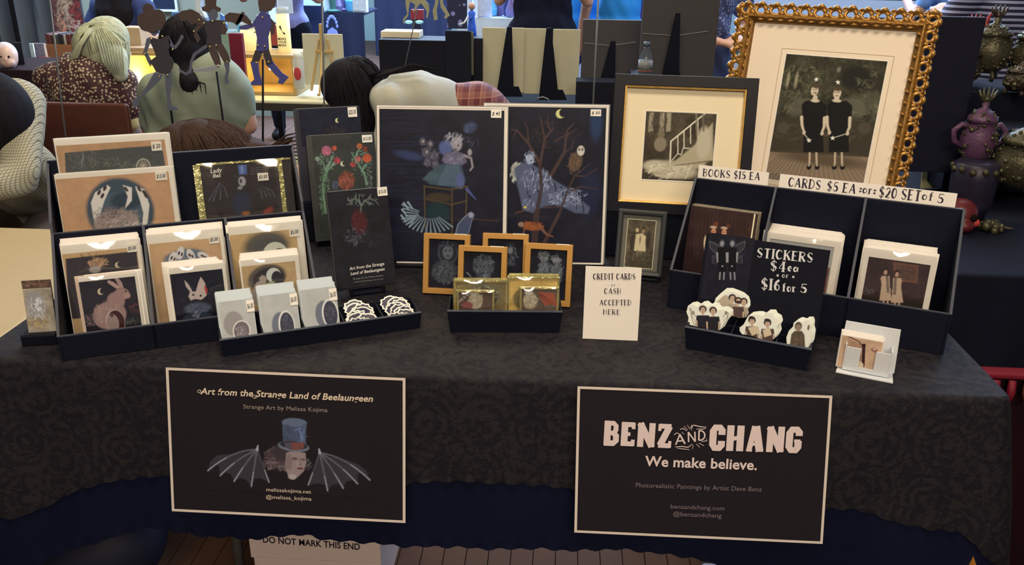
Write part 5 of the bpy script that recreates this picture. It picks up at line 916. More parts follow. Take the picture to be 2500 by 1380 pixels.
stk_shift(it, 3, 'brown coat figure sticker stacked behind the front one', 'brown coat stickers')
# ================================================================ WHITE CARD HOLDER, RIGHT
bo = onz(2040, 903); ybz = -21; Bz = Pl(bo, ybz); hb = It('card_holder', Bz, 0, .098, 'white card holder with open slot holding staircase picture cards, front right of table', 'holder'); wd = .098
WP = mat('white_holder_plastic', (222, 214, 196), .4, var=.02)
for s in (-1, 1): hb.box('front_wing', *sorted((s * .037, s * .0125)), .012, .050, .0, .002, WP, bv=.0006)
hb.box('front_bottom', -.037, .037, .004, .013, 0, .002, WP); hb.box('side_wall', -.039, -.037, .004, .054, 0, .026, WP); hb.box('side_wall', .037, .039, .004, .054, 0, .026, WP)
g = G(); g.add([(-.048, -.012, 0), (.048, -.012, 0), (.048, -.012, .002), (-.048, -.012, .002), (-.045, .05, .002), (.045, .05, .002), (-.044, .05, 0), (.044, .05, 0)], [(0, 1, 2, 3), (3, 2, 5, 4), (0, 6, 7, 1)]); g.build('foot_plate', WP, hb.root)
g = G(); g.box(-.046, .046, 0, .002, 0, .082, T=lambda p: (p[0] * (1 + .06 * (.08 - p[2]) / .08), p[1] + .026 + p[2] * .12, p[2] + .002)); g.build('back_plate', WP, hb.root)
pl = Pl(Bz.at(0, .004, .005), ybz, 6); it = card('picture_card', 'small sepia staircase picture card in the white holder', pl, (2056, 815), (2158, 835), 0, m=PINKP, T=.001); hw = it.W / 2; it.calib(2100, 860)
a = Art(it, -hw + .001, hw - .001, .0, it.H - .002, (206, 166, 128), .8, .06); a.poly([(2075, 830), (2100, 838), (2104, 870), (2096, 925), (2076, 915)], (186, 146, 112), 3); a.line([(2068, 820), (2098, 834), (2108, 850)], 3, (88, 52, 44), 1)
for k in range(8): a.line([(2072 + k * 4.5, 826 + k * 2), (2070 + k * 4.2, 856 + k * 4)], 1.2, (120, 80, 66), .7)
a.line([(2109, 846), (2107, 893)], 8, (62, 34, 38), 1.2); a.ell(2109, 843, 5, 4, (54, 30, 34), 1); a.ell(2092, 890, 16, 10, (228, 200, 160), 3); a.poly([(2074, 902), (2104, 908), (2104, 925), (2074, 918)], (84, 52, 40), 3); a.ell(2135, 855, 9, 5, (150, 100, 80), 2, -10); a.ell(2135, 853, 4, 2, (220, 190, 160), 1.5); a.done(m=GLOSS)
pack(it, 5, .003, 'picture_card', 'white card standing behind the staircase card in the white holder', 'cards in the white holder', m=PINKP, rise=.0008)
# ================================================================ FRONT SIGNS PINNED ON THE CLOTH
def fsign(lab, tl, tr, bl, br):
    yb_ = 1.235; B = ony((bl[0] + br[0]) / 2, (bl[1] + br[1]) / 2, 1.2365); pl = Pl((B[0], B[1], B[2]), 0, 9.6); 
    a_, b_, c_, d_ = pl.hit(*tl), pl.hit(*tr), pl.hit(*bl), pl.hit(*br); x0 = (a_[0] + c_[0]) / 2; x1 = (b_[0] + d_[0]) / 2
    it = It('front_sign', pl, x0, x1, lab, 'sign'); it.calib((tl[0] + br[0]) / 2, (tl[1] + br[1]) / 2); it.zr = [q[1] for q in (a_, b_, c_, d_)]
    q = [(c_[0] - it.xc, c_[1]), (d_[0] - it.xc, d_[1]), (b_[0] - it.xc, b_[1]), (a_[0] - it.xc, a_[1])]
    cx = sum(p[0] for p in q) / 4; cz = sum(p[1] for p in q) / 4; N = 24; g = G()
    def bil(u, v): 
        p = [(q[0][i] * (1 - u) + q[1][i] * u) * (1 - v) + (q[3][i] * (1 - u) + q[2][i] * u) * v for i in (0, 1)]; wv = .0012 * sin(u * 7 + 1) * sin(v * 3 + .5); return (p[0], p[1], wv)
    v = []; f = []
    for j in range(13):
        for i in range(N + 1): p = bil(i / N, j / 12); v.append((p[0], 0 * p[2], p[1]))
    g.add(v, [(j * (N + 1) + i, j * (N + 1) + i + 1, (j + 1) * (N + 1) + i + 1, (j + 1) * (N + 1) + i) for j in range(12) for i in range(N)])
    g.box(min(p[0] for p in q) * .97, max(p[0] for p in q) * .97, .0003, .0012, .004, min(q[2][1], q[3][1]) - .004); g.build('sign_sheet', mat('matte_sign_black', (34, 29, 33) if 'bat' in lab else (32, 31, 40), .6, var=.05) if False else MATS.setdefault('sb' + lab[:9], mat('matte_sign_black_' + ('warm' if 'bat' in lab else 'cool'), (36, 30, 33) if 'bat' in lab else (31, 31, 40), .6, var=.05)), it.root)
    g = G(); bw = 6.5 * it.kx; qi = []
    for k, (x, z) in enumerate(q): qi.append((x + (bw if k in (0, 3) else -bw), z + (bw if k in (0, 1) else -bw)))
    v = [(x, -.0008, z) for x, z in q] + [(x, -.0008, z) for x, z in qi]; g.add(v, [(k, (k + 1) % 4, (k + 1) % 4 + 4, k + 4) for k in range(4)]); g.build('printed_border', mat('sign_border_ink', (226, 204, 176), .6, var=.02), it.root)
    return it
it = fsign('black front sign with a top-hatted bat-winged head, left on the tablecloth', (405, 897), (990, 923), (420, 1248), (990, 1277))
SG = mat('sign_cream_ink', (232, 206, 168), .6, var=.03); SGG = mat('sign_grey_ink', (160, 142, 124), .6, var=.03)
a = Art(it, it.loc(500, 1150)[0], it.loc(912, 1150)[0], it.loc(700, 1205)[1], it.loc(700, 1014)[1], (36, 30, 33), 1.25, .03)
WG = (66, 62, 66)
LW = [(629.5, 1090), (618, 1105), (581, 1107), (532, 1111), (514, 1126), (508, 1149), (520, 1134), (534, 1136), (538, 1161), (550, 1152), (564, 1158), (572, 1175), (586, 1167), (600, 1170), (614, 1187), (620, 1170), (636, 1167), (657, 1177), (648, 1160), (639, 1135), (633, 1108)]
RW = [(779, 1098), (790, 1114), (836, 1120), (873, 1133), (894, 1148), (903, 1172), (889, 1156), (874, 1156), (873, 1181), (862, 1172), (846, 1176), (838, 1192), (826, 1182), (810, 1184), (800, 1198), (795, 1185), (776, 1180), (753, 1184), (762, 1160), (770, 1135), (775, 1112)]
for Wg, root, tips in ((LW, (628, 1098), ((508, 1149), (538, 1161), (572, 1175), (614, 1187), (657, 1177))), (RW, (781, 1106), ((903, 1172), (873, 1181), (838, 1192), (800, 1198), (753, 1184)))):
    a.poly(Wg, (60, 56, 60), 1.6)
    for k, tp in enumerate(tips):
        mx_, my_ = (root[0] + tp[0]) / 2, (root[1] + tp[1]) / 2 - (26, 14, 8, 2, 0)[k]; P_ = [((1 - t) ** 2 * root[0] + 2 * t * (1 - t) * mx_ + t * t * tp[0], (1 - t) ** 2 * root[1] + 2 * t * (1 - t) * my_ + t * t * tp[1]) for t in [i / 8 for i in range(9)]]
        a.line(P_, (5, 3), (104, 100, 104), 2, .8 if k < 4 else .35); a.line(P_[5:], (3, 4), (150, 148, 150), 1.4, .8)
    a.line([root, (root[0] + (2 if root[0] < 700 else -2), root[1] - 10)], (7, 3), (165, 165, 172), 1.6)
HT = (92, 102, 120); a.poly([(689, 1032), (749, 1032), (746, 1090), (735, 1098), (704, 1096), (692, 1085)], (78, 86, 104), 1.6); a.ell(719, 1032, 30, 11, (98, 108, 124), 1.6); a.scr(735, 1062, 9, 26, 60, 20, 2.4, (104, 120, 150), 85, .5); a.scr(705, 1062, 10, 24, 40, 18, 2.4, (66, 74, 90), 85, .5); a.line([(728, 1045), (731, 1085)], 2, (52, 58, 84), 1.2, .8); a.line([(693, 1037), (719, 1044), (746, 1037)], 1.4, (62, 70, 88), 1, .8)
a.scr(675, 1118, 27, 27, 150, 18, 3.2, (96, 78, 78), 200, .5); a.scr(662, 1130, 18, 16, 60, 12, 2, (120, 104, 102), 10, .5); a.ell(690, 1105, 26, 18, (62, 54, 56), 6)
a.poly([(699, 1106), (716, 1100), (746, 1106), (748, 1130), (742, 1150), (728, 1164), (716, 1170), (704, 1162), (696, 1140)], (152, 132, 124), 3); a.ell(706, 1128, 8, 20, (120, 100, 98), 4, 0, .6); a.ell(714, 1164, 10, 7, (176, 160, 150), 3); a.ell(720, 1120, 7, 3, (96, 76, 76), 1.6); a.ell(740, 1122, 5, 2.6, (96, 76, 76), 1.6); a.line([(732, 1118), (736, 1134), (729, 1136)], 2, (112, 90, 88), 1, .8); a.ell(733, 1144, 8, 2.6, (104, 62, 62), 1.4); a.line([(724, 1128), (728, 1140)], 2.2, (186, 170, 160), 1.5, .6)
a.ell(717, 1090, 38, 13, (112, 116, 122), 1.5, -4); a.ell(717, 1087, 34, 10, (50, 48, 56), 1.5, -4); a.poly([(694, 1080), (744, 1080), (742, 1094), (728, 1099), (712, 1099), (697, 1092)], (120, 74, 66), 1.6); a.poly([(694, 1080), (712, 1080), (712, 1099), (697, 1092)], (84, 78, 84), 2); a.scr(752, 1134, 10, 12, 20, 12, 1.4, (140, 132, 128), 15, .5); a.scr(690, 1142, 14, 8, 40, 10, 2, (126, 110, 106), 150, .5)
a.done()
it.text('Art from the Strange Land of Beelaungeen', (490, 962), (911, 981), 15.5, SG, shear=.22, bold=.018); it.text('Strange Art by Melissa Kojima', (595, 997), (800, 1006), 10.5, SGG)
it.text('melissakojima.net', (651, 1199), (760, 1205), 9.5, SG); it.text('@melissa_kojima', (650, 1217), (761, 1222), 9.5, SG)
for k, (x, y) in enumerate(((488, 955), (622, 968))): 
    P_ = [it.loc(x + 7 * cos(t) * (1 - t / 12), y + 5 * sin(t) * (1 - t / 12)) for t in [i * .6 for i in range(14)]]; G().tube([(p[0], -.001, p[1]) for p in P_], .0005, 4).build('flourish', SG, it.root)
it = fsign('black front sign with heavy cream slab lettering, right on the tablecloth', (1410, 943), (2032, 966), (1402, 1300), (2008, 1328))
PNK = mat('sign_pink_cream_ink', (232, 204, 184), .6, var=.03)
it.hand('BENZ', (1474, 1086), (1637, 1094), 58, PNK, font=BF, thick=.26, serif=False); it.hand('CHANG', (1733, 1099), (1952, 1105), 61, PNK, font=BF, thick=.26, serif=False)
it.hand('A', (1648, 1086), (1676, 1083), 24, PNK, thick=.16, thin=.13, serif=False); it.hand('N', (1679, 1079), (1699, 1078), 24, PNK, font={'N': (.6, [(.13, [(.1, 0), (.1, 1)]), (.13, [(.1, 1), (.9, 0)]), (.13, [(.9, 0), (.9, 1)])])}, serif=False); it.hand('D', (1703, 1075), (1722, 1075), 24, PNK, thick=.14, thin=.13, serif=False)
for P_, w_ in (([(1688, 1050), (1686, 1043), (1694, 1038), (1710, 1042), (1724, 1043)], 2.2), ([(1676, 1052), (1668, 1046), (1660, 1048)], 2), ([(1645, 1062), (1652, 1057), (1660, 1060)], 2), ([(1678, 1050), (1670, 1040)], 2.4), ([(1684, 1048), (1678, 1038)], 2.4), ([(1690, 1046), (1688, 1037)], 2.2), ([(1700, 1047), (1712, 1048), (1723, 1046)], 2), ([(1648, 1091), (1665, 1090), (1680, 1092), (1690, 1084)], 2.2), ([(1692, 1086), (1690, 1096)], 2.2), ([(1700, 1084), (1708, 1092)], 2.4), ([(1706, 1082), (1718, 1088)], 2.4), ([(1712, 1078), (1726, 1076), (1724, 1070)], 2), ([(1652, 1094), (1668, 1096), (1684, 1098)], 1.8), ([(1664, 1055), (1670, 1060)], 1.8)):
    Q = [it.loc(*p) for p in P_]; G().tube([(p[0], -.001, p[1]) for p in Q], [w_ * it.kx * .5 * (1 if 0 < i < len(Q) - 1 else .6) for i in range(len(Q))], 5).build('flourish', PNK, it.root)
it.text('We make believe.', (1574, 1137), (1847, 1147), 25, PNK, bold=.022); it.text('Photorealistic Paintings by Artist Dave Benz', (1552, 1189), (1859, 1200), 11.5, mat('sign_dim_ink', (128, 112, 106), .6))
it.text('benzandchang.com', (1637, 1241), (1768, 1246), 11, MATS['sign_dim_ink']); it.text('@benzandchang', (1643, 1259), (1761, 1264), 11, MATS['sign_dim_ink'])
# ================================================================ UNDER THE TABLE
KC = mat('pale_pink_carton', (208, 182, 160), .7, var=.05, bump=.1)
bxz = lambda px, Y: ony(px, 1340, Y)[0]
x0, x1 = bxz(616, 1.56), bxz(928, 1.56); c = It('carton', Pl((x0, 1.56, 0), 0), 0, x1 - x0, 'pale carton with printed lettering under the table left of centre', 'box'); hw = c.W / 2
zt = float(ony(770, 1368, 1.56)[2]) ; c.box('carton_body', -hw, hw, 0, zt, 0, .30, KC, bv=.003); c.box('carton_lid', -hw - .004, hw + .002, zt + .002, zt + .10, -.006, .31, KC, bv=.003)
zl = float(ony(770, 1334, 1.554)[2]); c.text('DO NOT MARK THIS END', (-hw + .03, zl + .004), (hw - .045, zl - .004), .018, INKD, bold=.02, y=-.0068, raw=True)
for k in range(2): c.box('tape_strip', -.03 + k * .0, .03, zt + .1, zt + .1005, -.006, .31, mat('packing_tape', (180, 150, 110), .3)) if k == 0 else None
def sag(name, lab, cat, c_, r, m, seed=1):
    g = G(); g.ball((0, 0, 0), r, 24, 14); rr = random.Random(seed); ph = [rr.uniform(0, 6) for _ in range(6)]
    g.v = [(x * (1 + .07 * sin(z * 30 + ph[0]) + .05 * sin(y * 40 + ph[1])), y * (1 + .06 * sin(x * 35 + ph[2])), max(-r[2] * .98, z * (1 + .06 * sin(x * 28 + ph[3])))) for x, y, z in g.v]
    o = g.build(name, m, None, True); o.location = c_; return tag(o, lab, cat)
sag('brown_bag', 'soft dark brown bag on the floor behind the steel table leg', 'bag', (-.80, 1.95, .2), (.26, .16, .2), mat('brown_suede', (92, 56, 38), .8, var=.3, vs=8, bump=.3))
sag('dark_bag', 'dark navy bag on the floor under the table at the far left', 'bag', (-1.08, 1.55, .17), (.20, .15, .17), mat('navy_nylon', (22, 28, 46), .6, var=.2), 3)
sag('tan_bag', 'rust brown fabric bag under the table beyond the carton', 'bag', (.50, 2.05, .12), (.2, .14, .12), mat('rust_fabric', (110, 60, 40), .8, var=.2), 4)
pz = onz(1790, 1392, .10); t = tag(bevel(G().prism([(-.11, 0), (.11, 0), (.10, .1), (-.07, .105)], -.02, .02).build('white_packet', mat('white_pouch', (190, 172, 165), .6)), .01), 'white pouch on the floor under the hem, right of centre', 'pouch'); t.location = (float(pz[0]), float(pz[1]), 0)
pz = onz(2408, 1398, .03); g = G(); g.ball((0, 0, 0), (.05, .11, .045), 16, 10); g.v = [(x, y, max(-.04, z)) for x, y, z in g.v]; o = g.build('shoe', mat('orange_suede', (225, 140, 45), .6), None, True); o.location = (float(pz[0]), float(pz[1]), .041); tag(o, 'orange shoe toe under the cloth hem at the bottom right corner', 'shoe')
# ================================================================ PEOPLE
def blob(name, prims, m, parent=None, vox=.011, it_=3, noise=0):
    g = G()
    for p in prims:
        if p[0] == 'c':
            a, ra, b, rb = Vector(p[1]), p[2], Vector(p[3]), p[4]; n = 5; pts = [a.lerp(b, k / n) for k in range(n + 1)]
            g.tube(pts, [ra + (rb - ra) * k / n for k in range(n + 1)], 14); g.ball(a, ra, 14, 9); g.ball(b, rb, 14, 9)
        else: g.ball(p[1], p[2], 20, 14, R=p[3] if len(p) > 3 else None)
    o = g.build(name, m)
    r = o.modifiers.new('r', 'REMESH'); r.mode = 'VOXEL'; r.voxel_size = vox
    s = o.modifiers.new('s', 'SMOOTH'); s.iterations = it_ + 3; s.factor = .6
    dg = bpy.context.evaluated_depsgraph_get(); me = bpy.data.meshes.new_from_object(o.evaluated_get(dg)); o.modifiers.clear(); old = o.data; o.data = me; bpy.data.meshes.remove(old); me.name = name
    if noise:
        n = len(me.vertices); co = np.zeros(n * 3); me.vertices.foreach_get('co', co); co = co.reshape(-1, 3); no = np.zeros(n * 3); me.vertices.foreach_get('normal', no); no = no.reshape(-1, 3)
        f = np.sin(co[:, 0] * 31 + co[:, 2] * 9) * np.sin(co[:, 2] * 23 + co[:, 1] * 17) + .5 * np.sin(co[:, 0] * 71 + co[:, 2] * 40); co += no * (f * noise)[:, None]; me.vertices.foreach_set('co', co.ravel())
    me.polygons.foreach_set('use_smooth', [True] * len(me.polygons)); me.materials.clear(); me.materials.append(m)
    if parent is not None: o.parent = parent; o.matrix_parent_inverse = parent.matrix_world.inverted()
    return o
C = lambda a, ra, b, rb: ('c', Vector(a), ra, Vector(b), rb)
E_ = lambda c, r, R=None: ('e', Vector(c), r, R) if R is not None else ('e', Vector(c), r)
SKIN = mat('warm_skin', (205, 150, 115), .5, var=.08, g=.8); SKINP = mat('pale_skin', (225, 180, 150), .5, var=.06, g=.8)
def hairmat(name, c, g=1.):
    m = mat(name, c, .8, var=.5, vs=60, bump=.8, bs=180, g=g, spec=.1); nt = m.node_tree
    for n in nt.nodes:
        if n.type == 'TEX_NOISE': 
            mp = nt.nodes.new('ShaderNodeMapping'); mp.inputs['Scale'].default_value = (1, 1, .15); src = n.inputs['Vector'].links[0].from_socket; nt.links.new(src, mp.inputs[0]); nt.links.new(mp.outputs[0], n.inputs['Vector'])
    return m
HB, HBL, HBR = hairmat('black_hair', (26, 23, 25)), hairmat('blond_hair', (186, 180, 138), .8), hairmat('brown_hair', (60, 42, 32))
def fabric(name, base, fg, kind, sc, g=1.):
    m = bpy.data.materials.new(name); m.use_nodes = True; nt = m.node_tree; b = nt.nodes['Principled BSDF']; N = nt.nodes.new; L = nt.links.new; tc = N('ShaderNodeTexCoord')
    mx = N('ShaderNodeMix'); mx.data_type = 'RGBA'; mx.inputs[6].default_value = (*[float(v) for v in K(base, g)], 1); mx.inputs[7].default_value = (*[float(v) for v in K(fg, g)], 1)
    def M(op, x, y=0):
        q = N('ShaderNodeMath'); q.operation = op
        for i, t in enumerate((x, y)):
            if isinstance(t, (int, float)): q.inputs[i].default_value = t
            else: L(t, q.inputs[i])
        return q.outputs[0]
    sp = N('ShaderNodeSeparateXYZ'); L(tc.outputs['Object'], sp.inputs[0])
    fr = lambda i, s_, w: M('LESS_THAN', M('FRACT', M('ADD', M('MULTIPLY', sp.outputs[i], s_), 50)), w)
    if kind == 'dots': v = N('ShaderNodeTexVoronoi'); v.inputs['Scale'].default_value = sc; v.inputs['Randomness'].default_value = .8; L(tc.outputs['Object'], v.inputs['Vector']); f = M('LESS_THAN', v.outputs['Distance'], .38)
    elif kind == 'stripe': f = fr(2, sc, .55)
    elif kind == 'check': f = M('MAXIMUM', fr(2, sc, .16), fr(0, sc, .16))
    elif kind == 'plaid': f = M('MULTIPLY', M('ADD', M('ADD', fr(2, sc, .5), fr(0, sc, .5)), M('MULTIPLY', M('MAXIMUM', fr(2, sc, .08), fr(0, sc, .08)), 2)), .3)
    L(f, mx.inputs[0]); L(mx.outputs[2], b.inputs['Base Color']); b.inputs['Roughness'].default_value = .8; return m
def hand5(p, d, up, s=1.):   # palm, four unequal bent fingers and a thumb
    p, d, up = Vector(p), Vector(d).normalized(), Vector(up); up = (up - d * up.dot(d)).normalized(); sd = d.cross(up); r = [E_(p + d * .045 * s, (.042 * s, .042 * s, .022 * s), Matrix((d, sd, up)).transposed())]
    for k, (o, l) in enumerate(((-.03, .062), (-.01, .075), (.01, .07), (.028, .055))): a = p + d * .075 * s + sd * o * s; b = a + (d * .8 - up * .3) * l * .55 * s; c = b + (d * .45 - up * .8) * l * .5 * s; r += [C(a, .0092 * s, b, .0085 * s), C(b, .0085 * s, c, .0072 * s)]
    a = p + d * .02 * s - sd * .03 * s; b = a + (d * .6 - sd * .7) * .035 * s; c = b + (d * .9 - sd * .1 - up * .3) * .03 * s; return r + [C(a, .0125 * s, b, .0105 * s), C(b, .0105 * s, c, .0088 * s)]
def person(label, J, shirt, pants=None, hair=HB, skin=SKIN, build=1., sleeve='short', face=None, hairp=None, shoes=True, hem=.0, skirt=None, group=None, vox=.012):
    """J: hip, chest, neck, head, sL,sR,eL,eR,hL,hR, kL,kR,fL,fR -> one body mesh with clothes and hair as children"""
    J = {k: Vector(v) for k, v in J.items()}; root = empty('person', (J['hip'][0], J['hip'][1], 0)); tag(root, label, 'person', group); bpy.context.view_layer.update(); B = build
    face = Vector(face or (0, 1, 0)).normalized(); hd = J['head']; side = face.cross(Vector((0, 0, 1))).normalized(); upv = side.cross(face)
    RT = Matrix((side, face, upv)).transposed()
    sh = (J['sR'] - J['sL']).normalized(); ax = (J['chest'] - J['hip']).normalized(); fr_ = sh.cross(ax).normalized(); TR = Matrix((sh, fr_, ax)).transposed()
    waist = J['hip'].lerp(J['chest'], .5)
    tor = lambda e: [E_(J['hip'], (.165 * B + e, .115 * B + e, .12 * B + e), TR), E_(waist, (.14 * B + e, .10 * B + e, .16 * B + e), TR), E_(J['chest'], (.165 * B + e, .11 * B + e, .16 * B + e), TR), C(J['sL'].lerp(J['neck'], .1), .055 + e, J['neck'].lerp(J['chest'], .25), .06 + e), C(J['sR'].lerp(J['neck'], .1), .055 + e, J['neck'].lerp(J['chest'], .25), .06 + e)]
    body = tor(0) + [C(J['neck'], .052, hd - upv * .05, .05), E_(hd, (.076, .092, .108), RT), E_(hd + face * .03 - upv * .055, (.052, .06, .055), RT), C(hd + face * .088 + upv * .008, .010, hd + face * .102 - upv * .022, .015)]
    body += [E_(hd + side * s * .078 - upv * .005 - face * .005, (.014, .02, .03), RT) for s in (-1, 1)] + [C(hd + face * .088 - upv * .05 - side * .018, .008, hd + face * .088 - upv * .05 + side * .018, .008)]
    for s in 'LR':
        if 's' + s in J: body += [C(J['s' + s], .052 * B, J['e' + s], .040), C(J['e' + s], .040, J['h' + s], .027)] + hand5(J['h' + s], J['h' + s] - J['e' + s], (0, 0, 1) if abs((J['h' + s] - J['e' + s]).normalized()[2]) < .8 else (0, -1, 0))
        if 'k' + s in J: body += [C(J['hip'].lerp(J['k' + s], .1) + sh * (.085 if s == 'R' else -.085), .088 * B, J['k' + s], .056), C(J['k' + s], .056, J['f' + s] + Vector((0, 0, .07)), .036), C(J['f' + s] + Vector((0, 0, .04)), .035, J['f' + s] + face * .1 + Vector((0, 0, .03)), .03)]
    b = blob('body', body, skin, root, vox)
    for s in (-1, 1): G().ball(hd + face * .083 + side * s * .03 + upv * .01, .0115, 10, 8).build('eye', mat('eye_white', (230, 225, 215), .2), root, True).matrix_parent_inverse = root.matrix_world.inverted()
    cl = tor(.014)
    for s in 'LR':
        if sleeve == 'short': cl += [C(J['s' + s], .066 * B, J['s' + s].lerp(J['e' + s], .62), .060)]
        elif sleeve == 'long': cl += [C(J['s' + s], .066 * B, J['e' + s], .054), C(J['e' + s], .054, J['e' + s].lerp(J['h' + s], .9), .040)]
    if hem: cl += [C(J['hip'], .16 * B, J['hip'] - ax * hem, .17 * B)]
    blob('shirt', cl, shirt, root, vox, noise=.0055)
    if pants:
        pc = [E_(J['hip'] - ax * .03, (.178 * B, .128 * B, .12), TR)]
        for s in 'LR':
            if 'k' + s in J: pc += [C(J['hip'].lerp(J['k' + s], .1) + sh * (.085 if s == 'R' else -.085), .102 * B, J['k' + s], .07), C(J['k' + s], .07, J['f' + s] + Vector((0, 0, .09)), .05)]
        blob('trousers', pc, pants, root, vox, noise=.003)
    if skirt:
        mid = (J['kL'] + J['kR']) / 2; blob('skirt', [C(J['hip'], .16 * B, J['hip'].lerp(mid, .5), .19 * B), C(J['hip'].lerp(mid, .5), .19 * B, mid, .21 * B)], skirt, root, vox, noise=.005)
    if shoes:
        for s in 'LR':
            if 'f' + s in J: blob('shoe', [C(J['f' + s] + Vector((0, 0, .045)), .045, J['f' + s] + face * .12 + Vector((0, 0, .035)), .035)], mat('black_shoe', (24, 22, 24), .5), root, .012)
    hp = [E_(hd - face * .018 + upv * .018, (.088, .096, .108), RT)] + (hairp or [])
    h = blob('hair', hp, hair, root, .008, 2, noise=.003)
    bb = face
    return root
def strands(root, pts_list, m, r=.003, name='hair_strand'):
    g = G()
    for P in pts_list: g.tube([Vector(p) for p in P], [r] * (len(P) - 1) + [r * .3], 5)
    o = g.build(name, m, root, True); o['kind'] = 'stuff'; o.matrix_parent_inverse = root.matrix_world.inverted(); return o
def standing(label, x, y, h, yaw, shirt, pants, arms='down', **k):
    f = Vector((sin(yaw) * -1, cos(yaw), 0)); s = f.cross(Vector((0, 0, 1))); P = lambda a, b, z: Vector((x, y, 0)) + s * a + f * b + Vector((0, 0, z * h))
    J = dict(hip=P(0, 0, .53), chest=P(0, .01, .72), neck=P(0, 0, .83), head=P(0, .02, .93), sL=P(-.18, 0, .80), sR=P(.18, 0, .80), kL=P(-.10, .02, .28), kR=P(.10, .02, .28), fL=P(-.11, 0, 0), fR=P(.11, 0, 0))
    if arms == 'down': J.update(eL=P(-.24, -.02, .62), eR=P(.24, -.02, .62), hL=P(-.25, .06, .48), hR=P(.25, .06, .48))
    if arms == 'clasped': J.update(eL=P(-.26, .04, .61), eR=P(.26, .04, .61), hL=P(-.05, .22, .60), hR=P(.07, .22, .59))
    if arms == 'back': J.update(eL=P(-.30, -.06, .63), eR=P(.30, -.06, .63), hL=P(-.14, -.2, .55), hR=P(.14, -.2, .55))
    if arms == 'up': J.update(eL=P(-.28, .06, .64), eR=P(.28, .06, .64), hL=P(-.14, .26, .72), hR=P(.14, .26, .72))
    return person(label, J, shirt, pants, face=f, **k)
CHK = fabric('checked_shirt', (190, 178, 140), (112, 98, 72), 'check', 150, .75); FLO = fabric('floral_dress', (66, 34, 36), (190, 165, 125), 'dots', 82, .85)
GRY = mat('grey_green_knit', (150, 152, 120), .85, var=.1, vs=12, bump=.4, bs=500, g=.8); CRM = mat('cream_jersey', (196, 186, 154), .8, var=.08, vs=6, bump=.3, g=.65)
BLKC = mat('black_cloth', (15, 18, 30), .9, var=.15, g=.8); DEN = mat('dark_denim', (34, 42, 66), .8, var=.15); PLD = fabric('red_plaid', (100, 24, 34), (170, 110, 84), 'plaid', 26, .7)
def haircap(root, c, r, m, n=160, crown=(0, 0, 1), down=(0, 0, -1), ln=.28, sd=1, rad=.0028, tail=None):
    q = random.Random(sd); c = Vector(c); cr = Vector(crown).normalized(); dn = Vector(down); P = []
    for i in range(n):
        a = q.uniform(0, 2 * pi); u = cr.orthogonal().normalized(); v = cr.cross(u); d = u * cos(a) + v * sin(a); pts = []
        L = q.uniform(.6, 1) * ln; th = q.uniform(.05, .5); p = None; k_ = 0
        while k_ < 7:
            if th < 1.75: w_ = cr * cos(th) + d * sin(th); p = c + Vector((w_[0] * r[0], w_[1] * r[1], w_[2] * r[2])) * (1.0 + .02 * q.random()); th += L / 7 / .1
            else: p = p + (dn + (tail - p).normalized() * .6 if tail is not None else dn).normalized() * L / 7 + Vector((q.uniform(-1, 1), q.uniform(-1, 1), 0)) * .003
            pts.append(p.copy()); k_ += 1
        P.append(pts)
    return strands(root, P, m, rad)
# left man in a checked shirt, seated behind the pale table
wp = W
person('person in a fine checked shirt with arm resting on the pale table, far left edge', dict(hip=(-1.80, 2.78, .52), chest=(-1.76, 2.50, .92), neck=(-1.76, 2.40, 1.06), head=wp(-30, 282, 2.32), sL=(-1.95, 2.5, 1.0), sR=(-1.57, 2.42, 1.0), eL=(-2.05, 2.25, .80), eR=(-1.50, 2.24, .83), hL=(-1.90, 2.0, .79), hR=(-1.66, 2.02, .785), kL=(-1.9, 2.35, .5), kR=(-1.65, 2.35, .5), fL=(-1.9, 2.4, 0), fR=(-1.65, 2.4, 0)),
       CHK, mat('brown_trousers', (70, 55, 45), .8), HB, SKIN, 1.0, 'long', face=(-.9, -.2, -.3), hairp=[E_(wp(-15, 285, 2.32), (.105, .11, .13)), C(wp(-5, 290, 2.33), .10, wp(8, 365, 2.36), .065)], group=None)
# brown haired person resting head down behind the table
H0 = wp(490, 372, 2.42); HN = H0 + Vector((.05, .16, -.05))
pr = person('person with dark brown hair bent face down, right behind the left rack', dict(hip=H0 + Vector((.08, .40, -.38)), chest=H0 + Vector((.06, .24, -.2)), neck=H0 + Vector((.06, .14, -.06)), head=H0 + Vector((0, .0, -.03)), sL=H0 + Vector((-.1, .26, -.16)), sR=H0 + Vector((.26, .22, -.13)), eL=H0 + Vector((-.2, .05, -.34)), eR=wp(700, 430, 2.45), hL=H0 + Vector((-.1, -.08, -.36)), hR=wp(640, 520, 2.3), kL=H0 + Vector((0, .2, -.5)), kR=H0 + Vector((.2, .2, -.5)), fL=(H0[0], H0[1] + .2, 0), fR=(H0[0] + .25, H0[1] + .2, 0)),
       mat('olive_shirt', (150, 145, 105), .8, g=.8), mat('dark_trousers', (40, 38, 44), .8), HBR, SKIN, .95, 'short', face=(0, -.75, -.65), hairp=[E_(H0 + Vector((0, .02, .0)), (.145, .13, .085)), E_(H0 + Vector((-.06, .03, -.05)), (.1, .12, .09)), E_(H0 + Vector((.10, .05, -.03)), (.1, .1, .07)), C(H0 + Vector((.1, .05, -.02)), .055, wp(660, 372, 2.42), .025), C(wp(660, 372, 2.42), .022, wp(712, 340, 2.45), .010)])
strands(pr, [[wp(560 + 10 * k, 350 + 6 * k, 2.40), wp(640 + 3 * k, 372 - k * 2, 2.39), wp(700 + k * 2, 330 + 8 * k, 2.42), wp(735, 322 + 10 * k, 2.44)] for k in range(8)], HBR)
haircap(pr, H0 + Vector((0, .02, .0)), (.15, .135, .09), HBR, 300, (-.2, 0, .9), (.5, -.2, -.6), .36, 5)
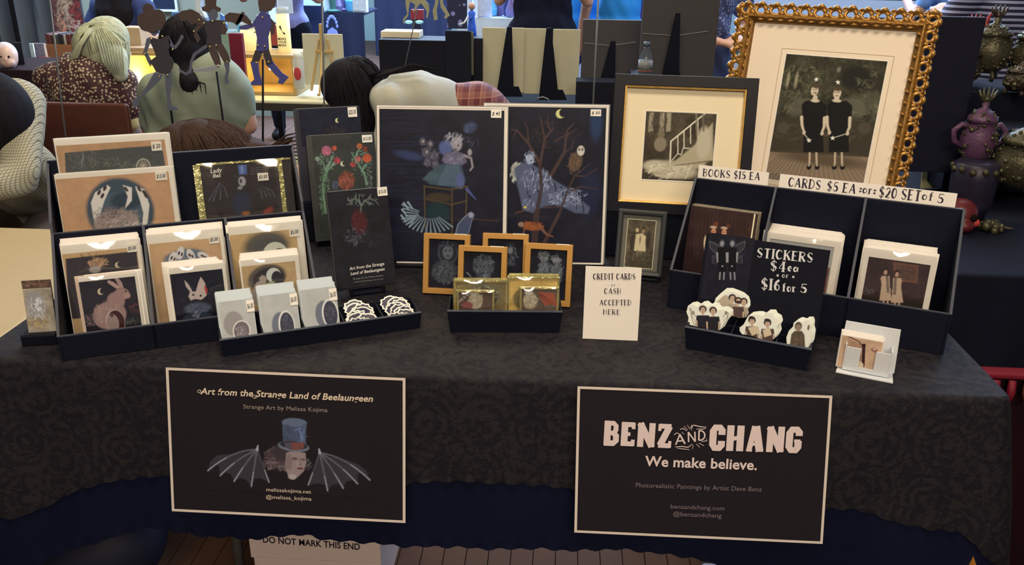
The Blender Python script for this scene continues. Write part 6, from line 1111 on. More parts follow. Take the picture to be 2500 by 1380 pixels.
# bending woman
Y = 2.95; hc = wp(868, 214, Y)
pb = person('person with long black hair bending over sideways, cream top and red plaid skirt', dict(hip=wp(1160, 312, Y + .05), chest=wp(1040, 262, Y), neck=wp(925, 235, Y), head=hc + Vector((.0, 0, -.02)), sL=wp(960, 240, Y - .16) + Vector((0, 0, -.02)), sR=wp(960, 240, Y + .16), eL=wp(945, 400, Y - .2), eR=wp(960, 400, Y + .15), hL=wp(900, 540, Y - .15), hR=wp(930, 560, Y + .1), kL=wp(1170, 262, Y - .1) + Vector((0, 0, -.42)), kR=wp(1200, 262, Y + .1) + Vector((0, 0, -.42)), fL=(wp(1150, 262, Y)[0], Y - .1, 0), fR=(wp(1190, 262, Y)[0], Y + .1, 0)),
       CRM, None, HB, SKIN, .98, 'short', face=(-.25, -.1, -.95), skirt=PLD, hairp=[E_(hc + Vector((0, 0, .01)), (.085, .10, .10)), E_(hc + Vector((.01, .0, -.06)), (.082, .10, .12)), C(hc + Vector((.04, 0, -.1)), .085, wp(895, 345, Y), .065), C(wp(895, 345, Y), .065, wp(905, 560, Y - .02), .05)])
blob('skirt_waist', [C(wp(1128, 282, Y), .11, wp(1165, 285, Y + .04), .125)], PLD, pb, .012, noise=.003)
strands(pb, [[wp(905, 192 - k * .8, Y - .09), wp(955 + 3 * k, 178 - 1.2 * k, Y - .12), wp(1008, 170 - 1.0 * k, Y - .12), wp(1052 + 2.5 * k, 166 + .6 * k, Y - .10)] for k in range(13)], HB, .0055)
haircap(pb, hc + Vector((.005, 0, -.01)), (.095, .112, .115), HB, 200, (-.3, -.2, .9), (.1, 0, -1), .45, 2, tail=wp(900, 480, Y))
# blond woman in a floral dress
Y = 3.5; hc = wp(230, 122, Y)
sk = mat('blond_skin', (225, 200, 130), .5, g=.8)
pf = person('person with blond hair in a brown floral dress, seated with back turned', dict(hip=wp(215, 330, Y - .02), chest=wp(212, 225, Y), neck=wp(238, 168, Y + .02), head=hc + Vector((.01, .10, -.0)), sL=wp(122, 195, Y), sR=wp(298, 200, Y), eL=wp(95, 290, Y + .1), eR=wp(318, 300, Y), hL=wp(140, 330, Y + .36), hR=wp(300, 330, Y + .36), kL=(wp(180, 400, Y)[0], Y + .35, .5), kR=(wp(250, 400, Y)[0], Y + .35, .5), fL=(wp(180, 400, Y)[0], Y + .4, 0), fR=(wp(250, 400, Y)[0], Y + .4, 0)),
       FLO, mat('dress_skirt', (60, 36, 38), .8), HBL, sk, 1.0, 'short', face=(.2, .8, -.5), hairp=[E_(hc + Vector((0, .06, .01)), (.10, .10, .09)), C(hc + Vector((.04, .05, -.02)), .07, wp(283, 150, Y - .02), .05), C(wp(283, 150, Y - .02), .05, wp(294, 185, Y - .06), .028), C(hc + Vector((-.06, .05, -.03)), .06, wp(190, 152, Y), .03), C(wp(190, 152, Y), .025, wp(160, 168, Y - .02), .008), C(hc + Vector((0, .03, -.03)), .07, wp(245, 140, Y), .05)])
strands(pf, [[wp(232 + k * 4, 66 + abs(k - 4), Y - .03), wp(240 + k * 7, 105, Y - .07), wp(252 + k * 6, 150, Y - .09), wp(270 + k * 4, 178 + k, Y - .09)] for k in range(9)] + [[wp(225 - k * 3, 72 + k * 2, Y - .03), wp(200 - k * 2, 110, Y - .07), wp(190 - k * 3, 140, Y - .06), wp(168 - k * 2, 166, Y - .05)] for k in range(6)], HBL, .004)
haircap(pf, hc + Vector((.0, .06, .01)), (.108, .108, .098), HBL, 220, (0, -.5, .8), (.1, 0, -1), .34, 3, tail=wp(270, 190, Y - .05))
# grey knit person, black hair
Y = 3.25; hc = wp(452, 118, Y)
pg = person('person with black pinned hair in a grey-green knit top, back turned behind the rods', dict(hip=wp(480, 345, Y), chest=wp(480, 248, Y), neck=wp(470, 185, Y + .03), head=hc + Vector((0, .07, 0)), sL=wp(386, 225, Y), sR=wp(566, 222, Y), eL=wp(372, 330, Y + .05), eR=wp(606, 305, Y + .02), hL=wp(420, 340, Y + .35), hR=wp(560, 300, Y + .34), kL=(wp(440, 400, Y)[0], Y + .35, .5), kR=(wp(520, 400, Y)[0], Y + .35, .5), fL=(wp(440, 400, Y)[0], Y + .4, 0), fR=(wp(520, 400, Y)[0], Y + .4, 0)),
       GRY, mat('dark_trousers', (40, 38, 44), .8), HB, SKIN, 1.18, 'short', face=(0, .8, -.6), hairp=[E_(hc + Vector((0, .03, .0)), (.095, .10, .115)), E_(hc + Vector((.02, .0, -.04)), (.085, .09, .11)), C(wp(465, 175, Y - .04), .065, wp(468, 205, Y - .10), .045), C(wp(468, 205, Y - .1), .045, wp(465, 236, Y - .12), .010)])
strands(pg, [[wp(455, 190, Y - .12), wp(440 + 12 * k, 205, Y - .14), wp(448 + 11 * k, 222 + k % 3 * 4, Y - .14)] for k in range(6)], HB, .003)
strands(pg, [[wp(433, 100, Y - .05), wp(437, 92, Y - .06), wp(441, 84, Y - .05)], [wp(441, 110, Y - .06), wp(447, 92, Y - .07)], [wp(441, 94, Y - .06), wp(449, 96, Y - .06)]], mat('tan_hair_clip', (150, 130, 85), .4), .006, 'hair_clip')
haircap(pg, hc + Vector((0, .03, 0)), (.103, .108, .123), HB, 200, (0, -.3, .9), (0, 0, -1), .30, 4, tail=wp(467, 230, Y - .1))
# chairs for the two seated people
def chair(lab, x, y, w_, col, top):
    t = empty('wooden_chair', (x, y, 0)); tag(t, lab, 'chair'); m = col
    bevel(G().box(-w_ / 2, w_ / 2, 0, .40, .43, .46).build('seat', m, t), .006)
    bevel(G().box(-w_ / 2 - .03, w_ / 2 + .03, -.03, -.005, top - .26, top).build('backrest', m, t), .01)
    for s in (-1, 1):
        G().cyl((s * w_ * .45, -.01, 0), (s * w_ * .45, -.012, top - .1), .016).build('leg', m, t); G().cyl((s * w_ * .45, .37, 0), (s * w_ * .45, .37, .43), .015).build('leg', m, t)
CH = mat('chestnut_wood', (84, 44, 30), .45, var=.2, bump=.1)
p_ = wp(165, 250, 3.24); chair('brown wooden chair with broad back behind the floral dress', p_[0], 3.26, .42, CH, float(p_[2]))
# ================================================================ ARTICULATED PUPPETS ON RODS
BRD = mat('brass_brad', (225, 195, 110), .25, .8)
def puppet(lab, Y, rod, base, parts, brads):
    pl = Pl((0, Y, 0), 0); x, z = pl.hit(*rod[0]); r = empty('rod_puppet', (x, Y, 0)); tag(r, lab, 'puppet'); g = G()
    xb = pl.hit(*rod[1])[0] - x; G().tube([(0, .004, z), (xb, .004, pl.hit(*rod[1])[1]), (xb * 1.3, .004, .02)], .004, 8).build('rod', mat('black_rod', (16, 15, 18), .4), r, True)
    bevel(G().cyl((xb * 1.3, .004, 0), (xb * 1.3, .004, .022), .07, n=24).build('rod_foot', BLACKW, r), .003)
    for i, (nm, pts, m) in enumerate(parts):
        q = [tuple(pl.hit(*p) - np.array([x, 0])) for p in pts]; yy = -.002 * (i % 4); bevel(G().prism(q, yy - .002, yy).build(nm, m, r), .0006)
    for p in brads: u = pl.hit(*p) - np.array([x, 0]); G().ball((u[0], -.0095, u[1]), (.0035, .002, .0035), 8, 6).build('brad', BRD, r, True)
    return r
def ov(cx, cy, rx, ry, n=14, j=0): return [(cx + rx * (1 + j * (k % 2)) * cos(2 * pi * k / n), cy + ry * (1 + j * (k % 2)) * sin(2 * pi * k / n)) for k in range(n)]
PB, PG, PU, PT_, PW = mat('puppet_brown', (92, 72, 64), .6, g=.75), mat('puppet_grey', (104, 104, 112), .6, g=.8), mat('puppet_blue', (84, 82, 138), .6, g=.8), mat('puppet_dark', (72, 64, 66), .6, g=.75), mat('puppet_pale', (170, 165, 160), .6, g=.8)
puppet('jointed flat puppet with bulbous hair and bare grey legs, leftmost rod', 2.98, ((408, 205), (420, 300)), 0, [('hair', ov(362, 22, 14, 14), PB), ('hair', ov(352, 50, 17, 20), PB), ('hair', ov(386, 46, 21, 24), PB), ('hair', ov(372, 66, 28, 12), PB), ('head', ov(377, 76, 9, 12), PG), ('torso', [(368, 90), (390, 96), (412, 86), (418, 104), (412, 122), (416, 142), (384, 144), (376, 120), (368, 104)], PT_),
    ('skirt', [(376, 142), (384, 136), (406, 134), (420, 140), (426, 152), (422, 168), (412, 178), (396, 180), (382, 174), (374, 160), (366, 150)], PT_), ('upper_arm', [(368, 90), (360, 94), (354, 122), (350, 130), (360, 130), (366, 112), (372, 98)], PG), ('forearm', [(350, 126), (360, 128), (372, 150), (368, 164), (360, 150)], PG), ('upper_arm', [(412, 88), (424, 110), (430, 116), (424, 122), (414, 108)], PG), ('forearm', [(424, 116), (436, 100), (444, 84), (450, 90), (440, 108), (430, 120)], PG),
    ('leg', [(380, 176), (400, 182), (392, 196), (366, 222), (348, 236), (338, 260), (328, 262), (324, 248), (330, 240), (344, 232), (362, 206), (372, 188)], PG), ('leg', [(402, 178), (420, 172), (420, 200), (416, 232), (418, 256), (434, 262), (434, 268), (410, 270), (408, 240), (404, 206)], PG)], [(372, 94), (388, 90), (399, 88), (392, 186), (411, 182), (357, 130), (424, 120)])
puppet('jointed flat puppet in a top hat with wing-like arms, middle rod', 2.98, ((528, 175), (548, 330)), 0, [('hat', [(498, -14), (530, -16), (528, 14), (540, 20), (538, 28), (512, 32), (494, 26), (492, 18), (502, 14)], PB), ('head', ov(522, 36, 11, 14), PG), ('wing', [(434, 34), (446, 26), (470, 22), (488, 32), (498, 48), (492, 62), (480, 56), (470, 60), (458, 50), (442, 52)], PB), ('wing', [(552, 52), (550, 38), (562, 30), (584, 32), (602, 36), (614, 50), (618, 62), (604, 58), (592, 52), (580, 60), (568, 54)], PB),
    ('torso', [(502, 52), (522, 48), (550, 50), (552, 66), (540, 84), (542, 108), (528, 112), (504, 108), (506, 84), (498, 66)], PT_), ('upper_arm', [(498, 52), (484, 58), (474, 74), (480, 80), (492, 66), (502, 62)], PB), ('forearm', [(472, 74), (480, 76), (490, 96), (484, 106), (476, 90)], PB), ('upper_arm', [(546, 52), (558, 70), (552, 84), (544, 84), (540, 66)], PB), ('upper_leg', [(504, 106), (524, 110), (536, 136), (540, 158), (526, 160), (514, 134)], PB), ('upper_leg', [(526, 110), (544, 106), (558, 130), (564, 150), (550, 156), (538, 136)], PB),
    ('lower_leg', [(472, 176), (476, 168), (508, 164), (536, 156), (540, 164), (516, 174), (490, 174)], PW), ('lower_leg', [(548, 154), (562, 150), (562, 172), (558, 190), (562, 200), (552, 206), (550, 190), (554, 172)], PG), ('tail', [(504, 108), (492, 116), (472, 130), (464, 150), (462, 170), (454, 178), (440, 170), (434, 166), (440, 176), (454, 184), (468, 178), (470, 154), (478, 136), (506, 116)], PG)],
    [(488, 48), (500, 56), (521, 51), (549, 56), (530, 110), (515, 113), (535, 160), (556, 150), (476, 76)])
puppet('jointed flat puppet striding in blue boots, rightmost rod', 2.98, ((641, 145), (641, 345)), 0, [('head', [(634, 28), (630, 4), (636, -16), (668, -18), (676, -4), (672, 14), (662, 26), (648, 30)], PB), ('torso', [(626, 42), (640, 26), (660, 36), (664, 60), (656, 90), (658, 122), (642, 130), (626, 122), (628, 92), (622, 66)], PU), ('upper_arm', [(626, 44), (616, 58), (600, 60), (584, 64), (586, 72), (604, 72), (624, 64)], PU), ('forearm', [(582, 62), (590, 52), (600, 30), (592, 28), (582, 46), (576, 60)], PB), ('upper_arm', [(658, 40), (672, 56), (670, 84), (662, 84), (656, 60)], PB),
    ('upper_leg', [(624, 122), (642, 126), (634, 150), (614, 152)], PT_), ('boot', [(612, 150), (632, 152), (634, 176), (640, 196), (640, 208), (614, 208), (614, 200), (622, 194), (618, 176)], PU), ('upper_leg', [(642, 124), (658, 120), (668, 150), (652, 158)], PT_), ('boot', [(648, 156), (666, 150), (690, 178), (706, 188), (690, 206), (678, 202), (682, 192), (668, 178)], PU)], [(643, 42), (624, 78), (632, 110), (648, 112), (644, 132), (628, 152), (658, 150)])
# thin wires/poles
for (p0, p1, Y, lab, r_) in (((786, -30), (791, 236), 2.6, 'thin steel rod rising beside the wooden easel', .0028), ((1462, -30), (1448, 256), 2.5, 'thin grey rod rising between the white boards and the tall panel', .0026), ((118, -30), (152, 262), 2.6, 'thin dark rod crossing in front of the floral dress', .0024), ((1030, -30), (1002, 100), 3.4, 'thin cord carrying the pale cut-out figures', .002)):
    a_, b_ = wp(*p0, Y), wp(*p1, Y); e = b_ + (b_ - a_).normalized() * ((b_[2] - .0) / max(.1, (a_ - b_)[2]) * (a_ - b_).length) if Y < 3 else b_ + (b_ - a_) * 2
    e[2] = max(e[2], 0); g = G().tube([a_, b_, e], r_, 8); o = g.build('thin_rod', mat('rod_metal', (96, 92, 84), .4, .4), None, True); tag(o, lab, 'rod')
# ================================================================ SELLER TABLE WITH WOODEN BOXES (left, behind)
FT = onz(730, 258); t = empty('craft_table', (-1.9, 4.3, 0)); tag(t, 'long craft table with pale top and dark edge behind the seated people', 'table')
bevel(G().box(-2.2, 1.28, -.33, .45, .70, .743).build('table_top', mat('pale_laminate', (226, 214, 165), .5, g=.85, var=.04), t), .006); G().box(-2.2, 1.28, -.334, -.328, .695, .73).build('edge_band', mat('dark_edge', (52, 48, 38), .6), t)
for x in (-2.1, -.4, 1.2):
    for y in (-.28, .4): G().cyl((x, y, 0), (x, y, .7), .016).build('leg', LEG, t, True)
TANW = mat('tan_birch', (196, 156, 92), .6, var=.1, g=.85); LTN = mat('light_cardboard', (204, 172, 128), .7, var=.06, g=.8)
def bxp(name, lab, cat, x0, x1, ytop, ybot, Y, dep, m, group=None, yaw=0, bv=.003, zb=None):
    a_, b_ = wp(x0, ybot, Y), wp(x1, ybot, Y); zt = wp((x0 + x1) / 2, ytop, Y)[2]
    if zb is not None: a_[2] = b_[2] = zb
    w_ = (b_ - a_).length; h_ = zt - a_[2]
    o = bevel(G().box(-w_ / 2, w_ / 2, 0, dep, 0, h_).build(name, m), bv); o.location = ((a_ + b_) / 2); o.rotation_euler.z = yaw
    if lab: tag(o, lab, cat, group)
    return o
def openbox(lab, x0, x1, ytop, Y, dep, lit):
    zb = .7445; a_ = wp(x0, 200, Y); b_ = wp(x1, 200, Y); zt = wp((x0 + x1) / 2, ytop, Y)[2]; w_ = b_[0] - a_[0]; h_ = zt - zb; t = empty('wooden_crate', ((a_[0] + b_[0]) / 2, Y, zb)); tag(t, lab, 'crate')
    th = .016
    for nm, b in (('crate_top', (-w_ / 2, w_ / 2, 0, dep, h_ - th, h_)), ('crate_bottom', (-w_ / 2, w_ / 2, 0, dep, 0, th)), ('crate_side', (-w_ / 2, -w_ / 2 + th, 0, dep, th, h_ - th)), ('crate_side', (w_ / 2 - th, w_ / 2, 0, dep, th, h_ - th)), ('crate_back', (-w_ / 2 + th, w_ / 2 - th, dep - .008, dep, th, h_ - th))): bevel(G().box(*b).build(nm, TANW, t), .0015)
    for (px, py, pw) in lit:
        p = wp(px, py, Y + dep * .45); o = G().ball((p[0] - t.location[0], p[1] - Y, p[2] - zb), .007, 10, 8).build('fairy_light', mat('warm_led', (255, 240, 180), .4, emit=((1, .72, .3), 30)), t, True); spot_pt('fairy_lamp', p + Vector((0, -.02, 0)), pw, (1, .72, .25), .008)
    return t
openbox('open wooden crate glowing yellow inside, left of the grey knit top', 300, 415, 128, 4.1, .3, [(324, 208, 7), (345, 200, 5), (385, 200, 4)]); openbox('wooden crate with a fairy light, behind the striding puppet', 586, 722, 134, 4.1, .26, [(660, 168, .5)])
bxp('paper_sheet', 'tan paper sheet lying on top of the glowing crate', 'paper', 290, 412, 118, 127, 4.12, .25, LTN)
bxp('cardboard_box', 'small tan cardboard box standing on the glowing crate', 'box', 300, 346, 68, 111, 4.2, .1, LTN)
c1 = G().cyl((0, 0, 0), (0, 0, .17), .024, n=18).build('candle', mat('wax', (215, 205, 150), .5, g=.8), None, True); c1.location = wp(268, 128, 4.25); bxp('candle_block', 'tan block under the tall cream candle', 'block', 255, 282, 128, 150, 4.2, .1, LTN, zb=.744); tag(c1, 'tall cream candle behind the blond hair', 'candle')
for k, (x, y, h_, w_, lab) in enumerate(((697, 132, .19, .032, 'glowing glass candle printed with black lettering, on the wooden crate'), (615, 132, .12, .045, 'short cream candle on the left of the wooden crate'), (650, 132, .16, .03, 'candle glowing behind the striding puppet'))):
    t = empty('candle', wp(x, y, 4.22 + .04 * k)); tag(t, lab, 'candle'); G().cyl((0, 0, 0), (0, 0, h_), w_, n=24).build('wax', mat('lit_wax', (248, 228, 150), .5, g=1., emit=((1, .8, .4), .25)), t, True); G().cyl((0, 0, h_), (0, 0, h_ + .03), w_, n=24).build('glass_rim', mat('glass_rim', (190, 190, 180), .2, alpha=.5), t, True)
    if k == 0:
        it = It('x', Pl(np.array(t.location) + np.array([0, -w_ - .0008, 0]), 0), -w_ * .6, w_ * .6, root=t); 
        for q, (s_, zz) in enumerate((('MAKE', .07), ('YOUR', .055), ('MARK', .04))): it.text(s_, (-.02, zz), (.02, zz), .011, INKD, raw=True, y=-w_ - .001, bold=.02)
        G().prism([(-.01, .13), (.0, .115), (.012, .095), (.018, .1), (.004, .11), (-.004, .14)], -w_ - .001, -w_ + .004).build('printed_bird', INKD, t)
spot_pt('candle_glow', wp(640, 108, 4.3), 1.6, (1, .75, .35), .03)
rb = bxp('red_cloth', 'dark red cloth hanging behind the middle puppet', 'cloth', 566, 598, 82, 170, 4.0, .03, mat('crimson_cloth', (120, 22, 44), .8, g=.8), zb=.744); bxp('wine_box', 'wine red box between the candles on the crate', 'box', 664, 688, 62, 112, 4.3, .06, mat('wine_red', (130, 50, 50), .6))
cc = wp(733, 215, 4.05); t = empty('printed_jar', cc); tag(t, 'clear jar with a red splash print left of the wooden easel', 'jar'); G().lathe([(.024, 0), (.026, .01), (.026, .13), (.02, .145), (.022, .16)], 20).build('jar_glass', mat('frosted_glass', (214, 206, 180), .3, g=.8), t, True); G().ball((0, -.026, .07), (.018, .003, .03), 10, 8).build('red_print', mat('red_print', (190, 60, 60), .6), t); 
# wooden easel with white board
t = empty('wooden_easel', wp(795, 222, 4.15)); tag(t, 'small pale wooden easel seen from behind holding a cream board', 'easel'); m_per = 4.3 / F; zz = lambda py: float(wp(795, py, 4.15)[2] - wp(795, 222, 4.15)[2])
for nm, pts in (('easel_leg', [(-.018, zz(95)), (-.009, zz(95)), (-.062, 0), (-.075, 0)]), ('easel_leg', [(.022, zz(95)), (.031, zz(95)), (.068, 0), (.058, 0)])): bevel(G().prism(pts, -.01, .0).build(nm, TANW, t), .002)
bevel(G().prism([(-.009, zz(58)), (.009, zz(58)), (.009, zz(130)), (-.009, zz(130))], -.014, .004).build('mast', TANW, t), .002); bevel(G().prism([(-.035, zz(121)), (.05, zz(121)), (.05, zz(129)), (-.035, zz(129))], -.012, .002).build('crossbar', TANW, t), .002); bevel(G().box(-.001, .012, -.15, -.135, 0, .01).build('foot', TANW, t), .001); G().tube([(0, -.01, zz(125)), (.008, -.14, .004)], .006, 6).build('back_leg', TANW, t)
bd = bxp('cream_board', 'cream board resting on the small wooden easel', 'board', 746, 843, 84, 208, 4.17, .008, mat('cream_board', (210, 198, 158), .7, g=.8))
# left end clutter: books, doll head, boxes
SP = [mat('spine_%d' % k, c, .6, g=.8) for k, c in enumerate(((96, 52, 44), (150, 130, 100), (60, 50, 52), (120, 60, 60), (70, 76, 70), (190, 180, 160), (70, 50, 40), (44, 44, 50)))]
bxp('wood_box', 'brown wooden box under the row of books, left behind the blond woman', 'box', 112, 190, 110, 150, 4.2, .2, mat('brown_ply', (150, 96, 60), .6, g=.8), zb=.744)
for k in range(12): bxp('book', 'old book spine in the row on the brown box beside the blond head', 'book', 114 + k * 6.2, 119.6 + k * 6.2, 82 + (k * 7 % 5), 110, 4.22, .12, SP[(k * 3) % 8], 'books on the brown box')
t = empty('doll_bust', wp(24, 172, 3.6)); tag(t, 'porcelain doll head with white bonnet at the left edge', 'doll'); dm = mat('doll_skin', (232, 190, 165), .4, g=.8)
blob('doll_face', [E_(Vector(t.location) + Vector((.0, 0, .055)), (.042, .042, .052)), E_(Vector(t.location) + Vector((.018, -.036, .05)), (.008, .01, .008)), E_(Vector(t.location) + Vector((.012, -.02, .035)), (.03, .025, .022))], dm, t, .004); 
blob('bonnet', [E_(Vector(t.location) + Vector((-.012, .012, .066)), (.048, .046, .052))], mat('bonnet_cotton', (230, 215, 205), .8, g=.8), t, .005)
for s in (-.006, .026): G().ball((s + .006, -.038, .062), .005, 8, 6).build('eye', INKD, t)
G().ball((.016, -.04, .036), (.009, .004, .004), 8, 6).build('lips', mat('doll_lips', (180, 80, 80), .4), t)
bxp('dark_cloth_stand', 'black draped stand under the doll head', 'stand', -40, 90, 172, 225, 3.55, .4, mat('stand_cloth', (44, 30, 34), .8))
bxp('pale_board', 'cream box top sticking out left of the floral dress', 'box', 38, 92, 226, 243, 3.6, .2, mat('pale_laminate', (226, 214, 165), .5, g=.85))
bxp('picture_card', 'leaning white-blue card left of the red item', 'card', 76, 86, 106, 140, 4.0, .01, mat('blue_white_card', (180, 200, 215), .6), zb=.744); bxp('grey_photo', 'grey patterned card behind the red item at left', 'card', 84, 112, 106, 138, 4.05, .02, mat('grey_pattern', (130, 120, 125), .6, var=.6, vs=60, g=.8), zb=.744); bxp('red_purse', 'small red purse beside the black rod at left', 'purse', 84, 112, 142, 155, 3.985, .05, mat('red_leather', (160, 40, 40), .5, g=.8), zb=.744); bxp('slate_board', 'black slate leaning beside the doll head', 'board', 44, 60, 104, 158, 3.7, .02, BLACKW, yaw=.6)
# grey cloth screen at upper left
t = empty('cloth_screen', wp(80, 110, 5.4)); tag(t, 'grey draped fabric screen at the upper left', 'screen'); g = G(); v = []; f = []; n = 60
a_, b_ = wp(-60, 100, 5.4), wp(140, 100, 5.4); w_ = b_[0] - a_[0]
for j in range(12):
    for i in range(n + 1): u = i / n; v.append((-w_ / 2 + w_ * u, .05 * sin(u * 26) + .015 * sin(u * 60 + j), .25 - t.location[2] + j * .125))
g.add(v, [(j * (n + 1) + i, j * (n + 1) + i + 1, (j + 1) * (n + 1) + i + 1, (j + 1) * (n + 1) + i) for j in range(11) for i in range(n)]); g.build('hanging_cloth', mat('grey_linen', (125, 135, 145), .8, var=.15, vs=4, g=.55), t, True)
for x in (-w_ / 2, -.05, w_ / 2): G().cyl((x, -.06, -float(t.location[2])), (x, -.06, .6), .014).build('screen_post', BLACKW, t)
t = It('red_figure_print', Pl(ony(172, 86, 5.0), 0), -.09, .09, 'print of red and cream dancing figures left of the cream wall', 'print'); t.calib(172, 40); t.box('board', -.09, .09, -.03, .24, 0, .02, SP[2]); a = Art(t, -.088, .088, -.03, .238, (90, 60, 62), 1.2, .3)
a.scr(160, 30, 20, 50, 60, 24, 5, (170, 150, 130), 80, .6); a.scr(190, 40, 20, 40, 50, 20, 4, (150, 60, 66), 70, .6); a.scr(150, 60, 14, 30, 30, 12, 4, (190, 130, 110), None, .6); a.scr(185, 62, 14, 14, 24, 12, 3, (205, 190, 185), 120, .6); a.done(y=-.001)
bxp('shelf_block', 'dark ledge under the red figure print', 'shelf', 132, 212, 86, 96, 4.95, .2, SP[6])
t = It('wall_picture', Pl(ony(405, 28, 7.28), 0), -.1, .1, 'small white framed dark picture on the cream wall above the hair puppet', 'picture frame'); t.rim('frame_border', -.11, .11, 0, .3, [(0, -.02), (.018, -.02), (.018, 0), (0, 0)], mat('blue_white_frame', (215, 225, 240), .4)); t.box('picture_pane', -.095, .095, .015, .285, -.01, -.004, mat('dark_glass', (40, 48, 66), .2))
# ================================================================ NEIGHBOUR BOOTH WITH WHITE BOARDS ON EASELS
t = empty('draped_table', (.35, 4.3, 0)); tag(t, 'black draped display table behind the bending person', 'table'); bevel(G().box(-.95, .45, -.35, .4, .70, .743).build('table_top', mat('black_table_cloth', (12, 12, 17), .95, g=.6), t), .01)
g = G(); v = []; n = 90
for j in range(8):
    for i in range(n + 1): u = i / n; v.append((-.96 + 1.42 * u, -.36 - .012 * (j / 7) * (1 + sin(u * 70)), .735 - .72 * j / 7))
g.add(v, [(j * (n + 1) + i, (j + 1) * (n + 1) + i, (j + 1) * (n + 1) + i + 1, j * (n + 1) + i + 1) for j in range(7) for i in range(n)]); g.build('cloth_skirt', mat('black_cloth', (22, 26, 44), .8), t, True)
WBD = mat('board_back', (206, 192, 148), .7, var=.05, g=.8); BEA = mat('black_easel_board', (24, 25, 32), .6, var=.1); DKB = mat('dark_backing_paper', (74, 68, 64), .7, var=.08, g=.8)
for k, (x0, x1, yt_, yb_, lab) in enumerate(((1177, 1234, 68, 226, 'leftmost white board back on the neighbouring table'), (1247, 1278, 68, 227, 'white board back between the first and second black easel struts, left piece'), (1272, 1338, 70, 230, 'white board back just left of the second black easel strut'), (1346, 1411, 72, 232, 'rightmost white board back beside the dark panel'))): bxp('white_board', lab, 'board', x0, x1, yt_, yb_, 4.12 - .008 * (k % 2), .006, WBD)
def aeasel(lab, xt, yt_, xb0, xb1, yb_, Y, step=True):
    pl = Pl(ony((xb0 + xb1) / 2, yb_, Y), 0, -8); q = [tuple(pl.hit(x, y)) for x, y in ((xt - 6, yt_), (xt + 6, yt_), (xb1 - 10, yb_ - 25), (xb1 - 10 + 12 * step, yb_ - 25), (xb1 + 12 * step, yb_), (xb0, yb_))]; M = Matrix([[pl.X[i], pl.N[i], pl.U[i], pl.o[i]] for i in range(3)] + [[0, 0, 0, 1]]); e = empty('board_easel', M=M); tag(e, lab, 'easel'); G().prism(q, -.003, 0).build('easel_strut', BEA, e); h_ = q[0][1]; G().box(-.012, .012, .0, .05, .0, .012).build('base_foot', BEA, e); return e
aeasel('black triangular easel strut before the first white board', 1244, 65, 1211, 1264, 236, 4.02); aeasel('black triangular easel strut before the second white board', 1340, 68, 1315, 1372, 244, 4.02)
for k, (x0, x1, yt_, yb_, Y, lab) in enumerate(((1417, 1562, 50, 200, 4.05, 'dark paper-backed frame seen from behind, left of the tall panel'), (1558, 1740, -60, 192, 3.7, 'tall dark paper-backed frame rising past the top edge behind the water bottle'))):
    o = bxp('paper_backed_picture', None, None, x0, x1, yt_, yb_, Y, .02, DKB); tag(o, lab, 'frame'); a_ = wp(x0 + 10, (yt_ + yb_) / 2 - (20 if k == 0 else -16), Y - .004); b_ = wp(x1 - 10, (yt_ + yb_) / 2 - (22 if k == 0 else -10), Y - .004); bpy.context.view_layer.update()
    w2 = G().tube([a_, (a_ + b_) / 2 - Vector((0, 0, .014)), b_], .0016, 5).build('hanging_wire', mat('picture_wire', (130, 125, 115), .4, .5), o); w2.matrix_parent_inverse = o.matrix_world.inverted()
aeasel('black easel strut against the dark frame left of the bottle', 1497, 100, 1464, 1512, 200, 4.0, False); aeasel('tall black easel strut against the tall dark panel', 1655, 32, 1612, 1668, 200, 3.66, False)
bxp('display_riser', 'black riser under the dark frame left of the bottle', 'riser', 1405, 1520, 200, 262, 3.80, .12, BEA, zb=0); bxp('display_riser', 'black riser under the tall dark panel', 'riser', 1540, 1735, 192, 262, 3.62, .24, BEA, zb=0)
bxp('black_board', 'black board back with pale right edge left of the white boards', 'board', 1089, 1150, 76, 222, 4.0, .02, BEA); o = bxp('board_edge', 'pale edged board standing behind the black board back', 'board', 1143, 1156, 78, 184, 4.03, .01, mat('khaki_edge', (96, 92, 70), .7)); bxp('dark_case', 'black open display case behind the black hair strands', 'case', 930, 1092, 100, 240, 4.05, .2, mat('case_black', (24, 24, 30), .6))
bxp('white_carton', 'long white box lying on the black display case', 'box', 930, 1024, 78, 100, 4.15, .12, mat('carton_white', (226, 208, 165), .6, g=.9)); bxp('white_carton', 'small white box at the right end of the long white box', 'box', 1025, 1038, 96, 100, 4.15, .1, mat('carton_white', (226, 208, 165), .6)); 
o = bxp('black_tray_lid', 'black lidded item under the riser right of the board backs', 'box', 1152, 1178, 94, 220, 4.1, .1, BEA)
# wire loop
le = [o for o in bpy.data.objects if o.name.startswith('print_easel')][-1]; g = G().tube([wp(1310, 246, 2.1) + Vector((.0, 0, 0)), wp(1313, 240, 2.1), wp(1325, 237, 2.1), wp(1338, 242, 2.1), wp(1341, 250, 2.1), wp(1341, 262, 2.1)], .0016, 6); o = g.build('wire_loop', mat('rod_metal', (96, 92, 84), .4, .4), le, True); bpy.context.view_layer.update(); o.matrix_parent_inverse = le.matrix_world.inverted()
